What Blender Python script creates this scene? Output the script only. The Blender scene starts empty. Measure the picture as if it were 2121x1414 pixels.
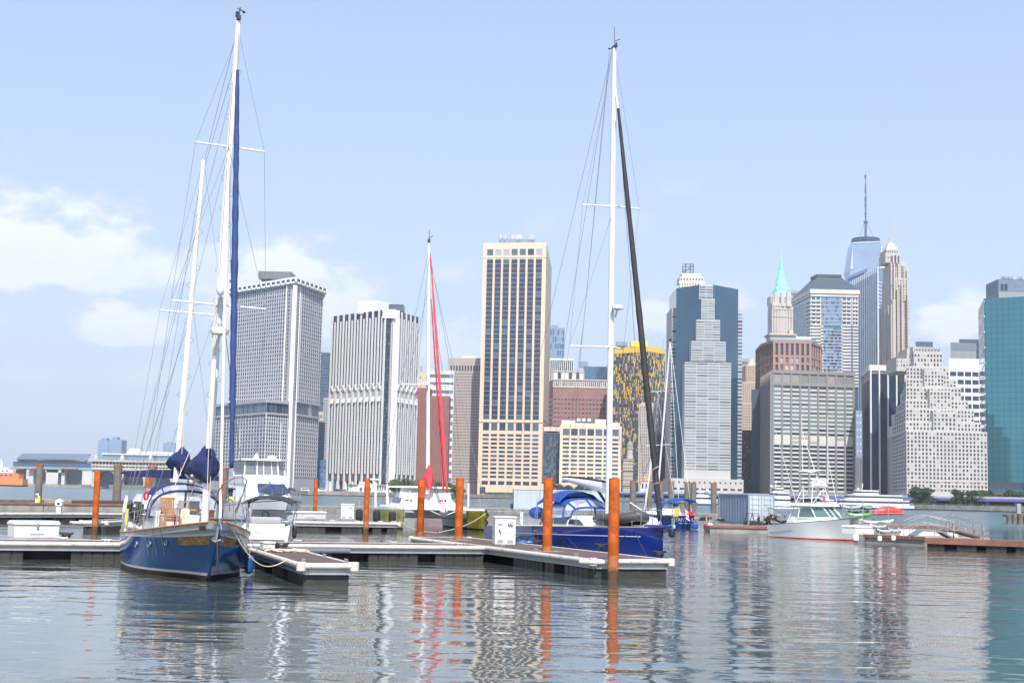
import bpy, math, random
from math import sin, cos, pi, radians, sqrt, atan2
from mathutils import Vector, Matrix
random.seed(7)
SC = bpy.context.scene
COL = SC.collection
# ------------------------------------------------------------------ camera
F, CX, CY, H = 2946.0, 1060.5, 707.0, 2.5
PITCH, ROLL = math.atan(319.0/F), math.atan(0.0225)
fwd = Vector((0, cos(PITCH), sin(PITCH)))
_u, _r = Vector((0, -sin(PITCH), cos(PITCH))), Vector((1, 0, 0))
rgt = _r*cos(ROLL) + _u*sin(ROLL)
upv = _u*cos(ROLL) - _r*sin(ROLL)
CAM = Vector((0, 0, H))
cd = bpy.data.cameras.new('camera'); cam = bpy.data.objects.new('camera', cd); COL.objects.link(cam)
cd.sensor_width = 36.0; cd.lens = F/2121*36; cd.clip_start = 0.5; cd.clip_end = 30000
mt = Matrix((rgt, upv, -fwd)).transposed().to_4x4(); mt.translation = CAM
cam.matrix_world = mt
SC.camera = cam
def ray(px, py): return fwd + rgt*((px-CX)/F) + upv*((CY-py)/F)
def at(px, py, Y):
    d = ray(px, py); return CAM + d*(Y/d.y)
def on(px, py, z):
    d = ray(px, py); return CAM + d*((z-H)/d.z)
# ------------------------------------------------------------------ sun, sky, exposure
SUN_AZ, SUN_EL = radians(174), radians(50)
S = Vector((sin(SUN_AZ)*cos(SUN_EL), cos(SUN_AZ)*cos(SUN_EL), sin(SUN_EL)))
sl = bpy.data.lights.new('sun', 'SUN'); so = bpy.data.objects.new('sun', sl); COL.objects.link(so)
sl.energy = 4.0; sl.angle = radians(0.53); sl.color = (1.0, 0.955, 0.89)
so.rotation_euler = S.to_track_quat('Z', 'Y').to_euler(); so.location = (60, -60, 200)
SC.view_settings.view_transform = 'Standard'; SC.view_settings.look = 'None'
SC.view_settings.gamma = 1.0; SC.view_settings.use_curve_mapping = False
SC.view_settings.exposure = 0.66
SC.cycles.max_bounces = 6; SC.cycles.glossy_bounces = 3; SC.cycles.transparent_max_bounces = 12
SC.cycles.sample_clamp_indirect = 4.0
W = bpy.data.worlds.new('World'); SC.world = W; W.use_nodes = True
nt = W.node_tree; N = nt.nodes; L = nt.links
bg = N['Background']; bg.inputs[1].default_value = 0.115
sky = N.new('ShaderNodeTexSky'); sky.sky_type = 'NISHITA'; sky.sun_disc = False
sky.sun_elevation = SUN_EL; sky.sun_rotation = SUN_AZ
sky.altitude = 0; sky.air_density = 1.0; sky.dust_density = 1.6; sky.ozone_density = 3.0
def wmath(op, a, b=None, c=None, clamp=False):
    n = N.new('ShaderNodeMath'); n.operation = op; n.use_clamp = clamp
    for i, x in enumerate((a, b, c)):
        if x is None: continue
        if isinstance(x, (int, float)): n.inputs[i].default_value = x
        else: L.new(x, n.inputs[i])
    return n.outputs[0]
tc = N.new('ShaderNodeTexCoord'); sep = N.new('ShaderNodeSeparateXYZ'); L.new(tc.outputs['Generated'], sep.inputs[0])
az = wmath('ARCTAN2', sep.outputs[0], sep.outputs[1])
el = wmath('ARCSINE', sep.outputs[2])
comb = N.new('ShaderNodeCombineXYZ'); L.new(az, comb.inputs[0]); L.new(wmath('MULTIPLY', el, 1.7), comb.inputs[1])
def wnoise(scale, detail, rough=0.55, off=0.0):
    mp = N.new('ShaderNodeMapping'); L.new(comb.outputs[0], mp.inputs[0]); mp.inputs[1].default_value = (off, off*.7, off*.3)
    n = N.new('ShaderNodeTexNoise'); L.new(mp.outputs[0], n.inputs['Vector'])
    n.inputs['Scale'].default_value = scale; n.inputs['Detail'].default_value = detail; n.inputs['Roughness'].default_value = rough
    return n.outputs[0]
n1 = wnoise(24, 8, 0.55); n2 = wnoise(9, 5, 0.6, 3.1)
# clouds: (px, py of the base centre, half-width px, height px, depth below base px, strength)
CLOUDS = [(60, 560, 310, 175, 40, 1.0), (250, 585, 150, 120, 30, .9), (-60, 520, 130, 150, 60, .95), (255, 690, 120, 75, 28, .95), (560, 640, 190, 165, 60, .95),
          (440, 560, 90, 60, 50, .6), (690, 670, 130, 120, 50, .85), (930, 720, 110, 65, 35, .7), (925, 570, 75, 35, 20, .5),
          (1370, 660, 70, 62, 34, .85), (1510, 625, 60, 45, 30, .7), (1975, 675, 105, 78, 36, .95), (2110, 640, 70, 45, 20, .5),
          (60, 780, 120, 30, 20, .4), (330, 780, 120, 45, 25, .5),
          (1250, 470, 170, 60, 40, .28), (1400, 395, 90, 30, 22, .25), (2600, 700, 300, 150, 50, .9), (-700, 640, 400, 200, 60, .9)]
total = None; shade = None
nn = wmath('ADD', wmath('MULTIPLY', n1, 0.62), wmath('MULTIPLY', n2, 0.38))
for (px, py, hw, hh, dp, st) in CLOUDS:
    d = ray(px, py).normalized(); a0 = atan2(d.x, d.y); e0 = math.asin(d.z)
    dx = wmath('DIVIDE', wmath('SUBTRACT', az, a0), hw/F)
    ev = wmath('SUBTRACT', el, e0)
    dyu = wmath('DIVIDE', wmath('MAXIMUM', ev, 0.0), hh/F)
    dyd = wmath('DIVIDE', wmath('MINIMUM', ev, 0.0), dp/F)
    r2 = wmath('ADD', wmath('MULTIPLY', dx, dx), wmath('ADD', wmath('MULTIPLY', dyu, dyu), wmath('MULTIPLY', dyd, dyd)))
    body = wmath('SUBTRACT', 1.0, wmath('SQRT', r2))
    v = wmath('ADD', wmath('MULTIPLY', body, 0.9), wmath('MULTIPLY', wmath('SUBTRACT', nn, 0.5), 3.0))
    soft = 0.58 if st > .55 else 0.85
    mr = N.new('ShaderNodeMapRange'); mr.interpolation_type = 'SMOOTHSTEP'; L.new(v, mr.inputs[0])
    mr.inputs[1].default_value = -0.08; mr.inputs[2].default_value = -0.08 + soft; mr.inputs[3].default_value = 0; mr.inputs[4].default_value = st
    sh = wmath('MULTIPLY', mr.outputs[0], wmath('ADD', wmath('MULTIPLY', dyu, .45), .62, clamp=True), clamp=True)
    total = mr.outputs[0] if total is None else wmath('MAXIMUM', total, mr.outputs[0])
    shade = sh if shade is None else wmath('MAXIMUM', shade, sh)
# the lower edge of each cloud is a bit greyer than its sunlit top
ccol = N.new('ShaderNodeMix'); ccol.data_type = 'RGBA'
ccol.inputs[6].default_value = (5.0, 5.45, 6.3, 1); ccol.inputs[7].default_value = (7.2, 7.15, 7.2, 1)
L.new(shade, ccol.inputs[0])
# summer haze lifts the whole sky towards a milky blue, most near the horizon
hz = N.new('ShaderNodeMix'); hz.data_type = 'RGBA'; hz.inputs[7].default_value = (4.35, 5.2, 6.95, 1)
hzf = N.new('ShaderNodeMapRange'); L.new(el, hzf.inputs[0]); hzf.inputs[1].default_value = 0.0; hzf.inputs[2].default_value = 0.5
hzf.inputs[3].default_value = .72; hzf.inputs[4].default_value = .25
L.new(hzf.outputs[0], hz.inputs[0]); L.new(sky.outputs[0], hz.inputs[6])
mixc = N.new('ShaderNodeMix'); mixc.data_type = 'RGBA'
L.new(hz.outputs[2], mixc.inputs[6]); L.new(ccol.outputs[2], mixc.inputs[7])
L.new(wmath('MULTIPLY', total, .78), mixc.inputs[0]); L.new(mixc.outputs[2], bg.inputs[0])
# ------------------------------------------------------------------ helpers
class MB:
    def __init__(s): s.v = []; s.f = []; s.m = []; s.cur = 0
    def add(s, vs, fs, mi=None):
        o = len(s.v); s.v += [tuple(x) for x in vs]; mi = s.cur if mi is None else mi
        for f in fs: s.f.append([o+i for i in f]); s.m.append(mi)
        return s
    def box(s, c, d, rz=0, mi=None, ry=0, rx=0):
        R = Matrix.Rotation(rz, 3, 'Z') @ Matrix.Rotation(ry, 3, 'Y') @ Matrix.Rotation(rx, 3, 'X'); c = Vector(c)
        vs = [c + R @ Vector((d[0]*i/2, d[1]*j/2, d[2]*k/2)) for k in (-1, 1) for i, j in ((-1, -1), (1, -1), (1, 1), (-1, 1))]
        return s.add(vs, [(3, 2, 1, 0), (4, 5, 6, 7), (0, 1, 5, 4), (1, 2, 6, 5), (2, 3, 7, 6), (3, 0, 4, 7)], mi)
    def mm(s, a, b, mi=None): return s.box([(a[i]+b[i])/2 for i in range(3)], [abs(b[i]-a[i]) for i in range(3)], 0, mi)
    def prism(s, poly, z0, z1, mi=None, top=None, mit=None):
        n = len(poly); top = top or poly
        ar = sum(poly[i][0]*poly[(i+1) % n][1]-poly[(i+1) % n][0]*poly[i][1] for i in range(n))
        if ar < 0: poly = poly[::-1]; top = top[::-1]
        z1l = z1 if isinstance(z1, (list, tuple)) else [z1]*n
        if ar < 0: z1l = list(z1l)[::-1]
        vs = [(p[0], p[1], z0) for p in poly] + [(p[0], p[1], z) for p, z in zip(top, z1l)]
        s.add(vs, [(i, (i+1) % n, n+(i+1) % n, n+i) for i in range(n)] + [tuple(range(n-1, -1, -1))], mi)
        return s.add(vs, [tuple(range(n, 2*n))], mit if mit is not None else mi)
    def plate(s, poly, y0, y1, mi=None):
        n = len(poly); ar = sum(poly[i][0]*poly[(i+1) % n][1]-poly[(i+1) % n][0]*poly[i][1] for i in range(n))
        if ar < 0: poly = poly[::-1]
        vs = [(x, y0, z) for x, z in poly] + [(x, y1, z) for x, z in poly]
        return s.add(vs, [tuple(range(n)), tuple(range(2*n-1, n-1, -1))] + [(i, n+i, n+(i+1) % n, (i+1) % n) for i in range(n)], mi)
    def tube(s, pts, r, n=6, mi=None, cap=True, sq=1.0):
        pts = [Vector(p) for p in pts]; k = len(pts); rr = r if isinstance(r, (list, tuple)) else [r]*k
        t0 = (pts[1]-pts[0]).normalized(); ref = Vector((0, 0, 1)) if abs(t0.z) < .9 else Vector((1, 0, 0))
        u = t0.cross(ref).normalized(); vs = []
        for i, p in enumerate(pts):
            t = (pts[min(i+1, k-1)]-pts[max(i-1, 0)])
            t = t.normalized() if t.length > 1e-9 else t0
            u = (u - t*u.dot(t)); u = u.normalized() if u.length > 1e-6 else t.orthogonal().normalized()
            w = t.cross(u)
            vs += [p + (u*cos(2*pi*j/n) + w*sin(2*pi*j/n)*sq)*rr[i] for j in range(n)]
        fs = [(i*n+j, i*n+(j+1) % n, (i+1)*n+(j+1) % n, (i+1)*n+j) for i in range(k-1) for j in range(n)]
        if cap: fs += [tuple(range(n-1, -1, -1)), tuple((k-1)*n+j for j in range(n))]
        return s.add(vs, fs, mi)
    def lathe(s, prof, c=(0, 0, 0), n=16, mi=None, cap=True):
        vs = [(c[0]+r*cos(2*pi*j/n), c[1]+r*sin(2*pi*j/n), c[2]+z) for r, z in prof for j in range(n)]; k = len(prof)
        fs = [(i*n+j, i*n+(j+1) % n, (i+1)*n+(j+1) % n, (i+1)*n+j) for i in range(k-1) for j in range(n)]
        if cap: fs += [tuple(range(n-1, -1, -1)), tuple((k-1)*n+j for j in range(n))]
        return s.add(vs, fs, mi)
    def grid(s, rows, mi=None, closed=False, flip=False, mf=None):
        k, n = len(rows), len(rows[0]); vs = [p for r in rows for p in r]; o = len(s.v); s.v += [tuple(p) for p in vs]
        for i in range(k-1):
            for j in range(n if closed else n-1):
                f = [o+i*n+j, o+i*n+(j+1) % n, o+(i+1)*n+(j+1) % n, o+(i+1)*n+j]
                s.f.append(f[::-1] if flip else f); s.m.append(mf(i, j) if mf else (s.cur if mi is None else mi))
        return s
    def ell(s, c, rad, n=12, k=8, mi=None):
        prof = [(sin(pi*i/k), -cos(pi*i/k)) for i in range(k+1)]; prof[0] = (.001, -1); prof[-1] = (.001, 1)
        vs = [(c[0]+rad[0]*r*cos(2*pi*j/n), c[1]+rad[1]*r*sin(2*pi*j/n), c[2]+rad[2]*z) for r, z in prof for j in range(n)]
        return s.add(vs, [(i*n+j, i*n+(j+1) % n, (i+1)*n+(j+1) % n, (i+1)*n+j) for i in range(k) for j in range(n)], mi)
    def quad(s, *p, mi=None): return s.add(p, [tuple(range(len(p)))], mi)
    def mesh(s, name, mats, smooth=False):
        me = bpy.data.meshes.new(name); me.from_pydata(s.v, [], s.f)
        for m in (mats if isinstance(mats, (list, tuple)) else [mats]): me.materials.append(m)
        me.polygons.foreach_set('material_index', s.m)
        if smooth: me.polygons.foreach_set('use_smooth', [True]*len(s.f))
        me.update(); return me
    def build(s, name, mats, parent=None, smooth=False, world=False, bevel=0, angle=40):
        if world and parent:
            r = parent if parent.type == 'EMPTY' or not parent.parent else parent.parent
            inv = r.matrix_basis.inverted(); s.v = [tuple(inv @ Vector(p)) for p in s.v]
        me = s.mesh(name, mats, smooth); o = bpy.data.objects.new(name, me); COL.objects.link(o)
        if parent: o.parent = parent
        if bevel:
            b = o.modifiers.new('bevel', 'BEVEL'); b.width = bevel; b.segments = 2; b.limit_method = 'ANGLE'; b.angle_limit = radians(50)
        if smooth and angle < 180:
            try: me.set_sharp_from_angle(angle=radians(angle))
            except Exception: pass
        return o
def tag(o, label=None, cat=None, group=None, kind=None):
    for k, v in (('label', label), ('category', cat), ('group', group), ('kind', kind)):
        if v: o[k] = v
    return o
def thing(name, label, cat, loc=(0, 0, 0), rz=0, group=None, rx=0, ry=0):
    o = bpy.data.objects.new(name, None); COL.objects.link(o); o.location = loc; o.rotation_euler = (rx, ry, rz); o.empty_display_size = .3
    return tag(o, label, cat, group)
def dup(root, loc=None, rz=None, label=None, group=None, scale=None):
    def cp(o, par):
        c = o.copy(); COL.objects.link(c); c.parent = par
        for ch in kids.get(o, ()): cp(ch, c)
        return c
    kids = {}
    def walk(o):
        kids[o] = list(o.children)
        for ch in kids[o]: walk(ch)
    walk(root); r = cp(root, None)
    if loc is not None: r.location = loc
    if rz is not None: r.rotation_euler = (r.rotation_euler.x, r.rotation_euler.y, rz)
    if label: r['label'] = label
    if group: r['group'] = group
    if scale: r.scale = scale if isinstance(scale, (tuple, list)) else (scale,)*3
    return r
def solid(name, mb, mats, label, cat, group=None, smooth=False, bevel=0, kind=None, loc=None):
    if loc is not None: mb.v = [(x-loc[0], y-loc[1], z-loc[2]) for x, y, z in mb.v]
    o = mb.build(name, mats, None, smooth, bevel=bevel)
    if loc is not None: o.location = loc
    return tag(o, label, cat, group, kind)
# ------------------------------------------------------------------ materials
def M(name, col, rough=.6, metal=0.0, var=.12, vs=.6, bump=0, bs=8, spec=.5, streak=0, coat=0, col2=None, alpha=1.0, trans=0, sc=(1, 1, 1), brick=None, ior=None):
    m = bpy.data.materials.new(name); m.use_nodes = True; n = m.node_tree.nodes; l = m.node_tree.links; b = n['Principled BSDF']
    b.inputs['Roughness'].default_value = rough; b.inputs['Metallic'].default_value = metal
    b.inputs['Specular IOR Level'].default_value = spec; b.inputs['Coat Weight'].default_value = coat
    b.inputs['Alpha'].default_value = alpha; b.inputs['Transmission Weight'].default_value = trans
    if ior: b.inputs['IOR'].default_value = ior
    t = n.new('ShaderNodeTexCoord'); mp = n.new('ShaderNodeMapping'); l.new(t.outputs['Object'], mp.inputs[0]); mp.inputs[3].default_value = sc
    vec = mp.outputs[0]
    def mix(a, bb, f):
        x = n.new('ShaderNodeMix'); x.data_type = 'RGBA'
        for i, v in ((6, a), (7, bb)):
            if isinstance(v, tuple): x.inputs[i].default_value = v if len(v) == 4 else v+(1,)
            else: l.new(v, x.inputs[i])
        if isinstance(f, float): x.inputs[0].default_value = f
        else: l.new(f, x.inputs[0])
        return x.outputs[2]
    def ramp(sock, lo, hi, a=0., bb=1.):
        r = n.new('ShaderNodeMapRange'); l.new(sock, r.inputs[0])
        for i, v in enumerate((lo, hi, a, bb)): r.inputs[1+i].default_value = v
        return r.outputs[0]
    def noise(scale, det=5, v=vec, rg=.6):
        x = n.new('ShaderNodeTexNoise'); l.new(v, x.inputs['Vector']); x.inputs['Scale'].default_value = scale
        x.inputs['Detail'].default_value = det; x.inputs['Roughness'].default_value = rg; return x.outputs[0]
    c = tuple(col)
    if var or col2:
        lo = tuple(max(0, k*(1-var)) for k in c); hi = col2 or tuple(min(1, k*(1+var)) for k in c)
        out = mix(lo, hi, ramp(noise(vs), .3, .7))
    else: out = mix(c, c, 0.0)
    if streak:
        mp2 = n.new('ShaderNodeMapping'); l.new(t.outputs['Object'], mp2.inputs[0]); mp2.inputs[3].default_value = (1, 1, .07)
        out = mix(out, tuple(k*.45 for k in c), ramp(noise(vs*5, 4, mp2.outputs[0]), .52, .8, 0, streak))
    if brick:
        out = brick(n, l, t, out, mix, ramp, noise)
    l.new(out, b.inputs['Base Color'])
    if bump:
        bp = n.new('ShaderNodeBump'); bp.inputs['Strength'].default_value = bump; bp.inputs['Distance'].default_value = .05
        l.new(noise(bs, 4), bp.inputs['Height']); l.new(bp.outputs[0], b.inputs['Normal'])
    return m
def lines(period, width, axis, depth=.6, col=None):
    """darkened lines (board gaps, panel joints) every `period` metres along axis"""
    def f(n, l, t, out, mix, ramp, noise):
        s = n.new('ShaderNodeSeparateXYZ'); l.new(t.outputs['Object'], s.inputs[0])
        for p, wd, a in zip(period, width, axis):
            d = n.new('ShaderNodeMath'); d.operation = 'DIVIDE'; l.new(s.outputs[a], d.inputs[0]); d.inputs[1].default_value = p
            fr = n.new('ShaderNodeMath'); fr.operation = 'FRACT'; l.new(d.outputs[0], fr.inputs[0])
            lt = n.new('ShaderNodeMath'); lt.operation = 'LESS_THAN'; l.new(fr.outputs[0], lt.inputs[0]); lt.inputs[1].default_value = wd/p
            mu = n.new('ShaderNodeMath'); mu.operation = 'MULTIPLY'; l.new(lt.outputs[0], mu.inputs[0]); mu.inputs[1].default_value = depth
            out = mix(out, col or (.02, .018, .016), mu.outputs[0])
        return out
    return f
def text(body, size, loc, rot, mat, parent=None, name='lettering', depth=.004):
    cu = bpy.data.curves.new(name, 'FONT'); cu.body = body; cu.size = size; cu.extrude = depth; cu.align_x = 'CENTER'; cu.align_y = 'CENTER'
    o = bpy.data.objects.new(name, cu); COL.objects.link(o); bpy.context.view_layer.update()
    dg = bpy.context.evaluated_depsgraph_get(); me = bpy.data.meshes.new_from_object(o.evaluated_get(dg)); bpy.data.objects.remove(o)
    me.name = name; me.materials.clear(); me.materials.append(mat)
    o = bpy.data.objects.new(name, me); COL.objects.link(o); o.location = loc
    o.rotation_euler = rot.to_euler() if isinstance(rot, Matrix) else rot
    if parent: o.parent = parent
    return o
# ------------------------------------------------------------------ water
def water_material():
    m = bpy.data.materials.new('water'); m.use_nodes = True; n = m.node_tree.nodes; l = m.node_tree.links; b = n['Principled BSDF']
    b.inputs['Base Color'].default_value = (.045, .058, .05, 1); b.inputs['IOR'].default_value = 1.6; b.inputs['Roughness'].default_value = .04
    g = n.new('ShaderNodeNewGeometry'); sp = n.new('ShaderNodeSeparateXYZ'); l.new(g.outputs['Position'], sp.inputs[0])
    def noise(scale, det, sc, rg=.55, dist=0):
        mp = n.new('ShaderNodeMapping'); l.new(g.outputs['Position'], mp.inputs[0]); mp.inputs[3].default_value = sc; mp.inputs[2].default_value = (0, 0, .15)
        x = n.new('ShaderNodeTexNoise'); l.new(mp.outputs[0], x.inputs['Vector']); x.inputs['Scale'].default_value = scale
        x.inputs['Detail'].default_value = det; x.inputs['Roughness'].default_value = rg; x.inputs['Distortion'].default_value = dist; return x.outputs[0]
    def mth(op, a, bb):
        x = n.new('ShaderNodeMath'); x.operation = op
        for i, v in enumerate((a, bb)):
            if isinstance(v, (int, float)): x.inputs[i].default_value = v
            else: l.new(v, x.inputs[i])
        return x.outputs[0]
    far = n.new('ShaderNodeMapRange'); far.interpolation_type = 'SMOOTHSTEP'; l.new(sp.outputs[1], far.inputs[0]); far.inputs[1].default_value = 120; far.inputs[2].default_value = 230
    near = noise(.95, 2.5, (.55, 1.0, 1), .45, .5)
    mid = noise(.3, 2, (.6, 1, 1))
    fine = noise(3.4, 2, (.6, 1, 1))
    chop = noise(.55, 4, (.5, 1, 1), .6)
    patch = n.new('ShaderNodeMapRange'); l.new(noise(.07, 2, (1, 1, 1)), patch.inputs[0]); patch.inputs[1].default_value = .35; patch.inputs[2].default_value = .65
    patch.inputs[3].default_value = .55; patch.inputs[4].default_value = 1.25
    h = mth('ADD', mth('MULTIPLY', mth('MULTIPLY', near, patch.outputs[0]), .050), mth('ADD', mth('MULTIPLY', mid, .06), mth('MULTIPLY', mth('MULTIPLY', fine, patch.outputs[0]), .006)))
    h = mth('ADD', h, mth('MULTIPLY', mth('MULTIPLY', chop, far.outputs[0]), .85))
    bp = n.new('ShaderNodeBump'); bp.inputs['Strength'].default_value = 1.0; bp.inputs['Distance'].default_value = 1.0
    l.new(h, bp.inputs['Height']); l.new(bp.outputs[0], b.inputs['Normal'])
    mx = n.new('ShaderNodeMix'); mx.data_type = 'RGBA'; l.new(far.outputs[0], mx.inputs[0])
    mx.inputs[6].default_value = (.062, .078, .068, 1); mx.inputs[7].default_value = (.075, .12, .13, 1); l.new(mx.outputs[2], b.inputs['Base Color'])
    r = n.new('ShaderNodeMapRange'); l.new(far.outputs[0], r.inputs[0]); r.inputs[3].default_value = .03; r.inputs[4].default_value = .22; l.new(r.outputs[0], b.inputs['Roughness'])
    return m
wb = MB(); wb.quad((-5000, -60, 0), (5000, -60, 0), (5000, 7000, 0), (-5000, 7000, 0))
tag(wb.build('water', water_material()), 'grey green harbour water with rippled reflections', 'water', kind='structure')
# ================================================================== THE FAR SHORE
GZ = 2.4
# land behind the sea wall, one sheet per stretch with a real quay edge
shore_px = [(-700, 2150), (-60, 2060), (160, 1990), (262, 1700), (420, 1120), (640, 850), (760, 880), (900, 960), (1050, 1080), (1240, 1000), (1480, 900), (1700, 800), (1900, 720), (2130, 660), (2700, 570)]
shore = [(at(px, 1000, Y).x, Y) for px, Y in shore_px]
m_land = M('land_paving', (.22, .21, .2), .9, vs=.05); m_quay = M('quay_stone', (.3, .28, .25), .85, vs=.3, var=.3, streak=.7)
lb = MB(); lb.prism(shore + [(4900, 6900), (-4900, 6900)], -1.0, GZ-.25, 0)
tag(lb.build('land', [m_land]), 'flat paved land behind the sea wall under the towers', 'land', kind='structure')
qb = MB()
for (a, b) in zip(shore[:-1], shore[1:]):
    d = Vector((b[0]-a[0], b[1]-a[1])); ln = d.length; ang = atan2(d.y, d.x); c = ((a[0]+b[0])/2, (a[1]+b[1])/2)
    qb.box((c[0], c[1], GZ-.75), (ln+.2, 1.2, 2.3), ang); k = max(2, int(ln/7))
    for i in range(k):
        t = (i+.5)/k; qb.box((a[0]+d.x*t, a[1]+d.y*t, GZ+.62), (.25, .25, .5), ang)
    qb.box((c[0], c[1], GZ+.9), (ln, .12, .1), ang)
solid('sea_wall', qb, m_quay, 'long pale stone sea wall with low railing along the far waterfront', 'sea wall')

# glass and stone shades shared by the towers
def glass(name, col, rough=.12, metal=.35, spec=.6, var=.18, vs=.25): return M(name, col, rough, metal, var, vs, spec=spec)
g_dark = glass('window_glass_dark', (.035, .05, .075), .15, .1)
g_navy = glass('window_glass_navy', (.03, .055, .10), .12, .25)
g_blind = M('window_blind', (.34, .36, .36), .4, vs=.3)
g_mid = glass('window_glass_mid', (.09, .12, .16), .2, .1)
g_blue = glass('curtain_glass_blue', (.10, .19, .30), .08, .55)
g_sky = glass('curtain_glass_sky', (.25, .38, .50), .1, .6)
g_teal = glass('curtain_glass_teal', (.07, .23, .29), .1, .45)
s_roof = M('roof_gravel', (.25, .24, .23), .9)
s_white = M('white_stone', (.64, .63, .61), .7, vs=.08, var=.05)
s_grey = M('grey_concrete', (.33, .32, .32), .8, vs=.1, var=.08)
s_metal = M('roof_metal', (.28, .31, .35), .4, .3)

class Bld:
    """a tower standing on the far shore; its outline comes from visible corners (pixel at y=yref, distance)"""
    def __init__(s, name, label, corners, cat='skyscraper', yref=1000, back=35, z0=GZ-.3, group=None):
        s.c = [Vector((at(px, yref, Y).x, Y)) for px, Y in corners]
        a, b = s.c[0], s.c[-1]; s.foot = list(s.c); my = max(a.y, b.y)
        m_ = (a+b)/2; bb, ab = b*(1+back/b.y), a*(1+back/a.y)   # rear corners straight behind the front ones
        s.foot += [bb+(m_-b).normalized()*2.5, ab+(m_-a).normalized()*2.5]
        cx = sum(p.x for p in s.foot)/len(s.foot); cy = sum(p.y for p in s.foot)/len(s.foot)
        s.z0 = z0; s.root = thing(name, label, cat, (cx, cy, z0), 0, group); s.nw = {}; s.extra = {}; s.cache = {}; s.cands = []
    def z(s, px, py, i=0): return at(px, py, s.c[i].y).z
    def zat(s, py, px, Y): return at(px, py, Y).z
    def part(s, name, mb, mats, smooth=False): return mb.build(name, mats, s.root, smooth, world=True)
    def windows(s, a, b, z0, z1, nx, nz, fx, fz, mats, wts=None, name='window', mx=0., mzb=0., mzt=0., off=.06, skip=None, pr=0):
        """a grid of windows on the face a->b (left to right as seen), each a thin pane of its own"""
        a, b = Vector(a[:2]), Vector(b[:2]); d = b-a; ln = d.length; d = d/ln; n = Vector((d.y, -d.x))
        cw = (ln-2*mx)/nx; chh = (z1-z0-mzb-mzt)/nz; w, h = cw*fx, chh*fz
        for j in range(nz-1, -1, -1):
            for i in range(nx):
                if skip and skip(i, j): continue
                p = a + d*(mx+(i+.5)*cw) + n*off; zc = z0+mzb+(j+.5)*chh
                m = random.choices(mats, wts)[0] if wts else random.choice(mats)
                s.cands.append((pr, name, (p.x, p.y, zc), (d.x, d.y), w, h, m))
    def finish(s, cap=100):
        by = {}
        for c in s.cands: by.setdefault(c[1], []).append(c)
        for name, cs in by.items():
            cs.sort(key=lambda c: c[0]); lim = cap
            for (_, nm, p, d, w, h, m) in cs[:lim]:
                key = (nm, round(w, 2), round(h, 2), round(d[0], 3), m.name)
                if key not in s.cache:
                    mb = MB(); mb.box((0, 0, 0), (w, .1, h), atan2(d[1], d[0])); s.cache[key] = mb.mesh(nm, m)
                o = bpy.data.objects.new(nm, s.cache[key]); COL.objects.link(o); o.parent = s.root
                o.location = Vector(p) - s.root.location
            rest = cs[lim:]
            if rest:
                ms = []; mb = MB()
                for (_, nm, p, d, w, h, m) in rest:
                    if m not in ms: ms.append(m)
                    mb.box(p, (w, .1, h), atan2(d[1], d[0]), ms.index(m))
                o = s.part(name, mb, ms); o['kind'] = 'stuff'
        s.cands = []
def ribs(mb, a, b, z0, z1, n, w, dep, mi=0, ends=True, mx=0.):
    a, b = Vector(a[:2]), Vector(b[:2]); d = b-a; ln = d.length; d = d/ln; nn = Vector((d.y, -d.x)); ang = atan2(d.y, d.x)
    for i in range(0 if ends else 1, n+1 if ends else n):
        p = a + d*(mx+(ln-2*mx)*i/n) + nn*(dep/2-.02); mb.box((p.x, p.y, (z0+z1)/2), (w, dep, z1-z0), ang, mi)
def bands(mb, a, b, zs, h, dep, mi=0, over=0.):
    a, b = Vector(a[:2]), Vector(b[:2]); d = b-a; ln = d.length; d = d/ln; nn = Vector((d.y, -d.x)); ang = atan2(d.y, d.x)
    c = (a+b)/2 + nn*(dep/2-.02)
    for z in zs: mb.box((c.x, c.y, z), (ln+over, dep, h), ang, mi)
def lerp2(a, b, t): return a + (b-a)*t
def face_rect(b, a0, a1, t0, t1): return lerp2(a0, a1, t0), lerp2(a0, a1, t1)
def roofbox(b, px0, px1, py0, py1, Y, dep, mats=None, name='penthouse', mb=None):
    """a box on a roof from its pixel outline, at distance Y"""
    p0, p1 = at(px0, py1, Y), at(px1, py0, Y); mm = mb or MB()
    mm.mm((p0.x, Y, at((px0+px1)/2, py1, Y).z), (p1.x, Y+dep, at((px0+px1)/2, py0, Y).z))
    if mb is None: return b.part(name, mm, mats or s_metal)

# ---------------------------------------------------------------- 1 concrete waffle tower, left
m_waf = M('waffle_concrete', (.36, .36, .38), .8, vs=.05, var=.06); m_wafr = M('waffle_fin', (.56, .56, .57), .8, var=.05); m_wafw = M('pale_concrete', (.80, .80, .79), .7, var=.04)
B = Bld('office_tower', 'pale grey tower with a waffle grid of small windows, behind the blue ketch', [(466, 985), (596, 930), (654, 975)], back=50)
c0, c1, c2 = B.c; zt = B.z(609, 588, 1); zp = B.z(605, 857, 1); zp1 = B.z(605, 829, 1)
w = MB(); w.prism(B.foot, B.z0, zt); 
i0, i1 = lerp2(c0, c1, .86), lerp2(c1, c2, .24)
for (a, b, n) in ((c0, i0, 24), (i1, c2, 10)):
    zs = [zp1+(zt-zp1)*k/29 for k in range(30)]; bands(w, a, b, zs, 1.0, .3); ribs(w, a, b, zp1, zt, n, .6, .34, 1)
    B.windows(a, b, zp1, zt, n, 29, .6, .66, [g_navy, g_navy, g_dark, g_mid], pr=0 if n == 24 else 1, off=.1)
for (a, b, n) in ((lerp2(c0, c1, .86), lerp2(c0, c1, .93), 2), (lerp2(c1, c2, .10), lerp2(c1, c2, .2), 1)):
    B.windows(a, b, zp1, zt-3, n, 29, .5, .6, [g_dark], pr=2)
zb = B.z(600, 985, 1)
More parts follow.
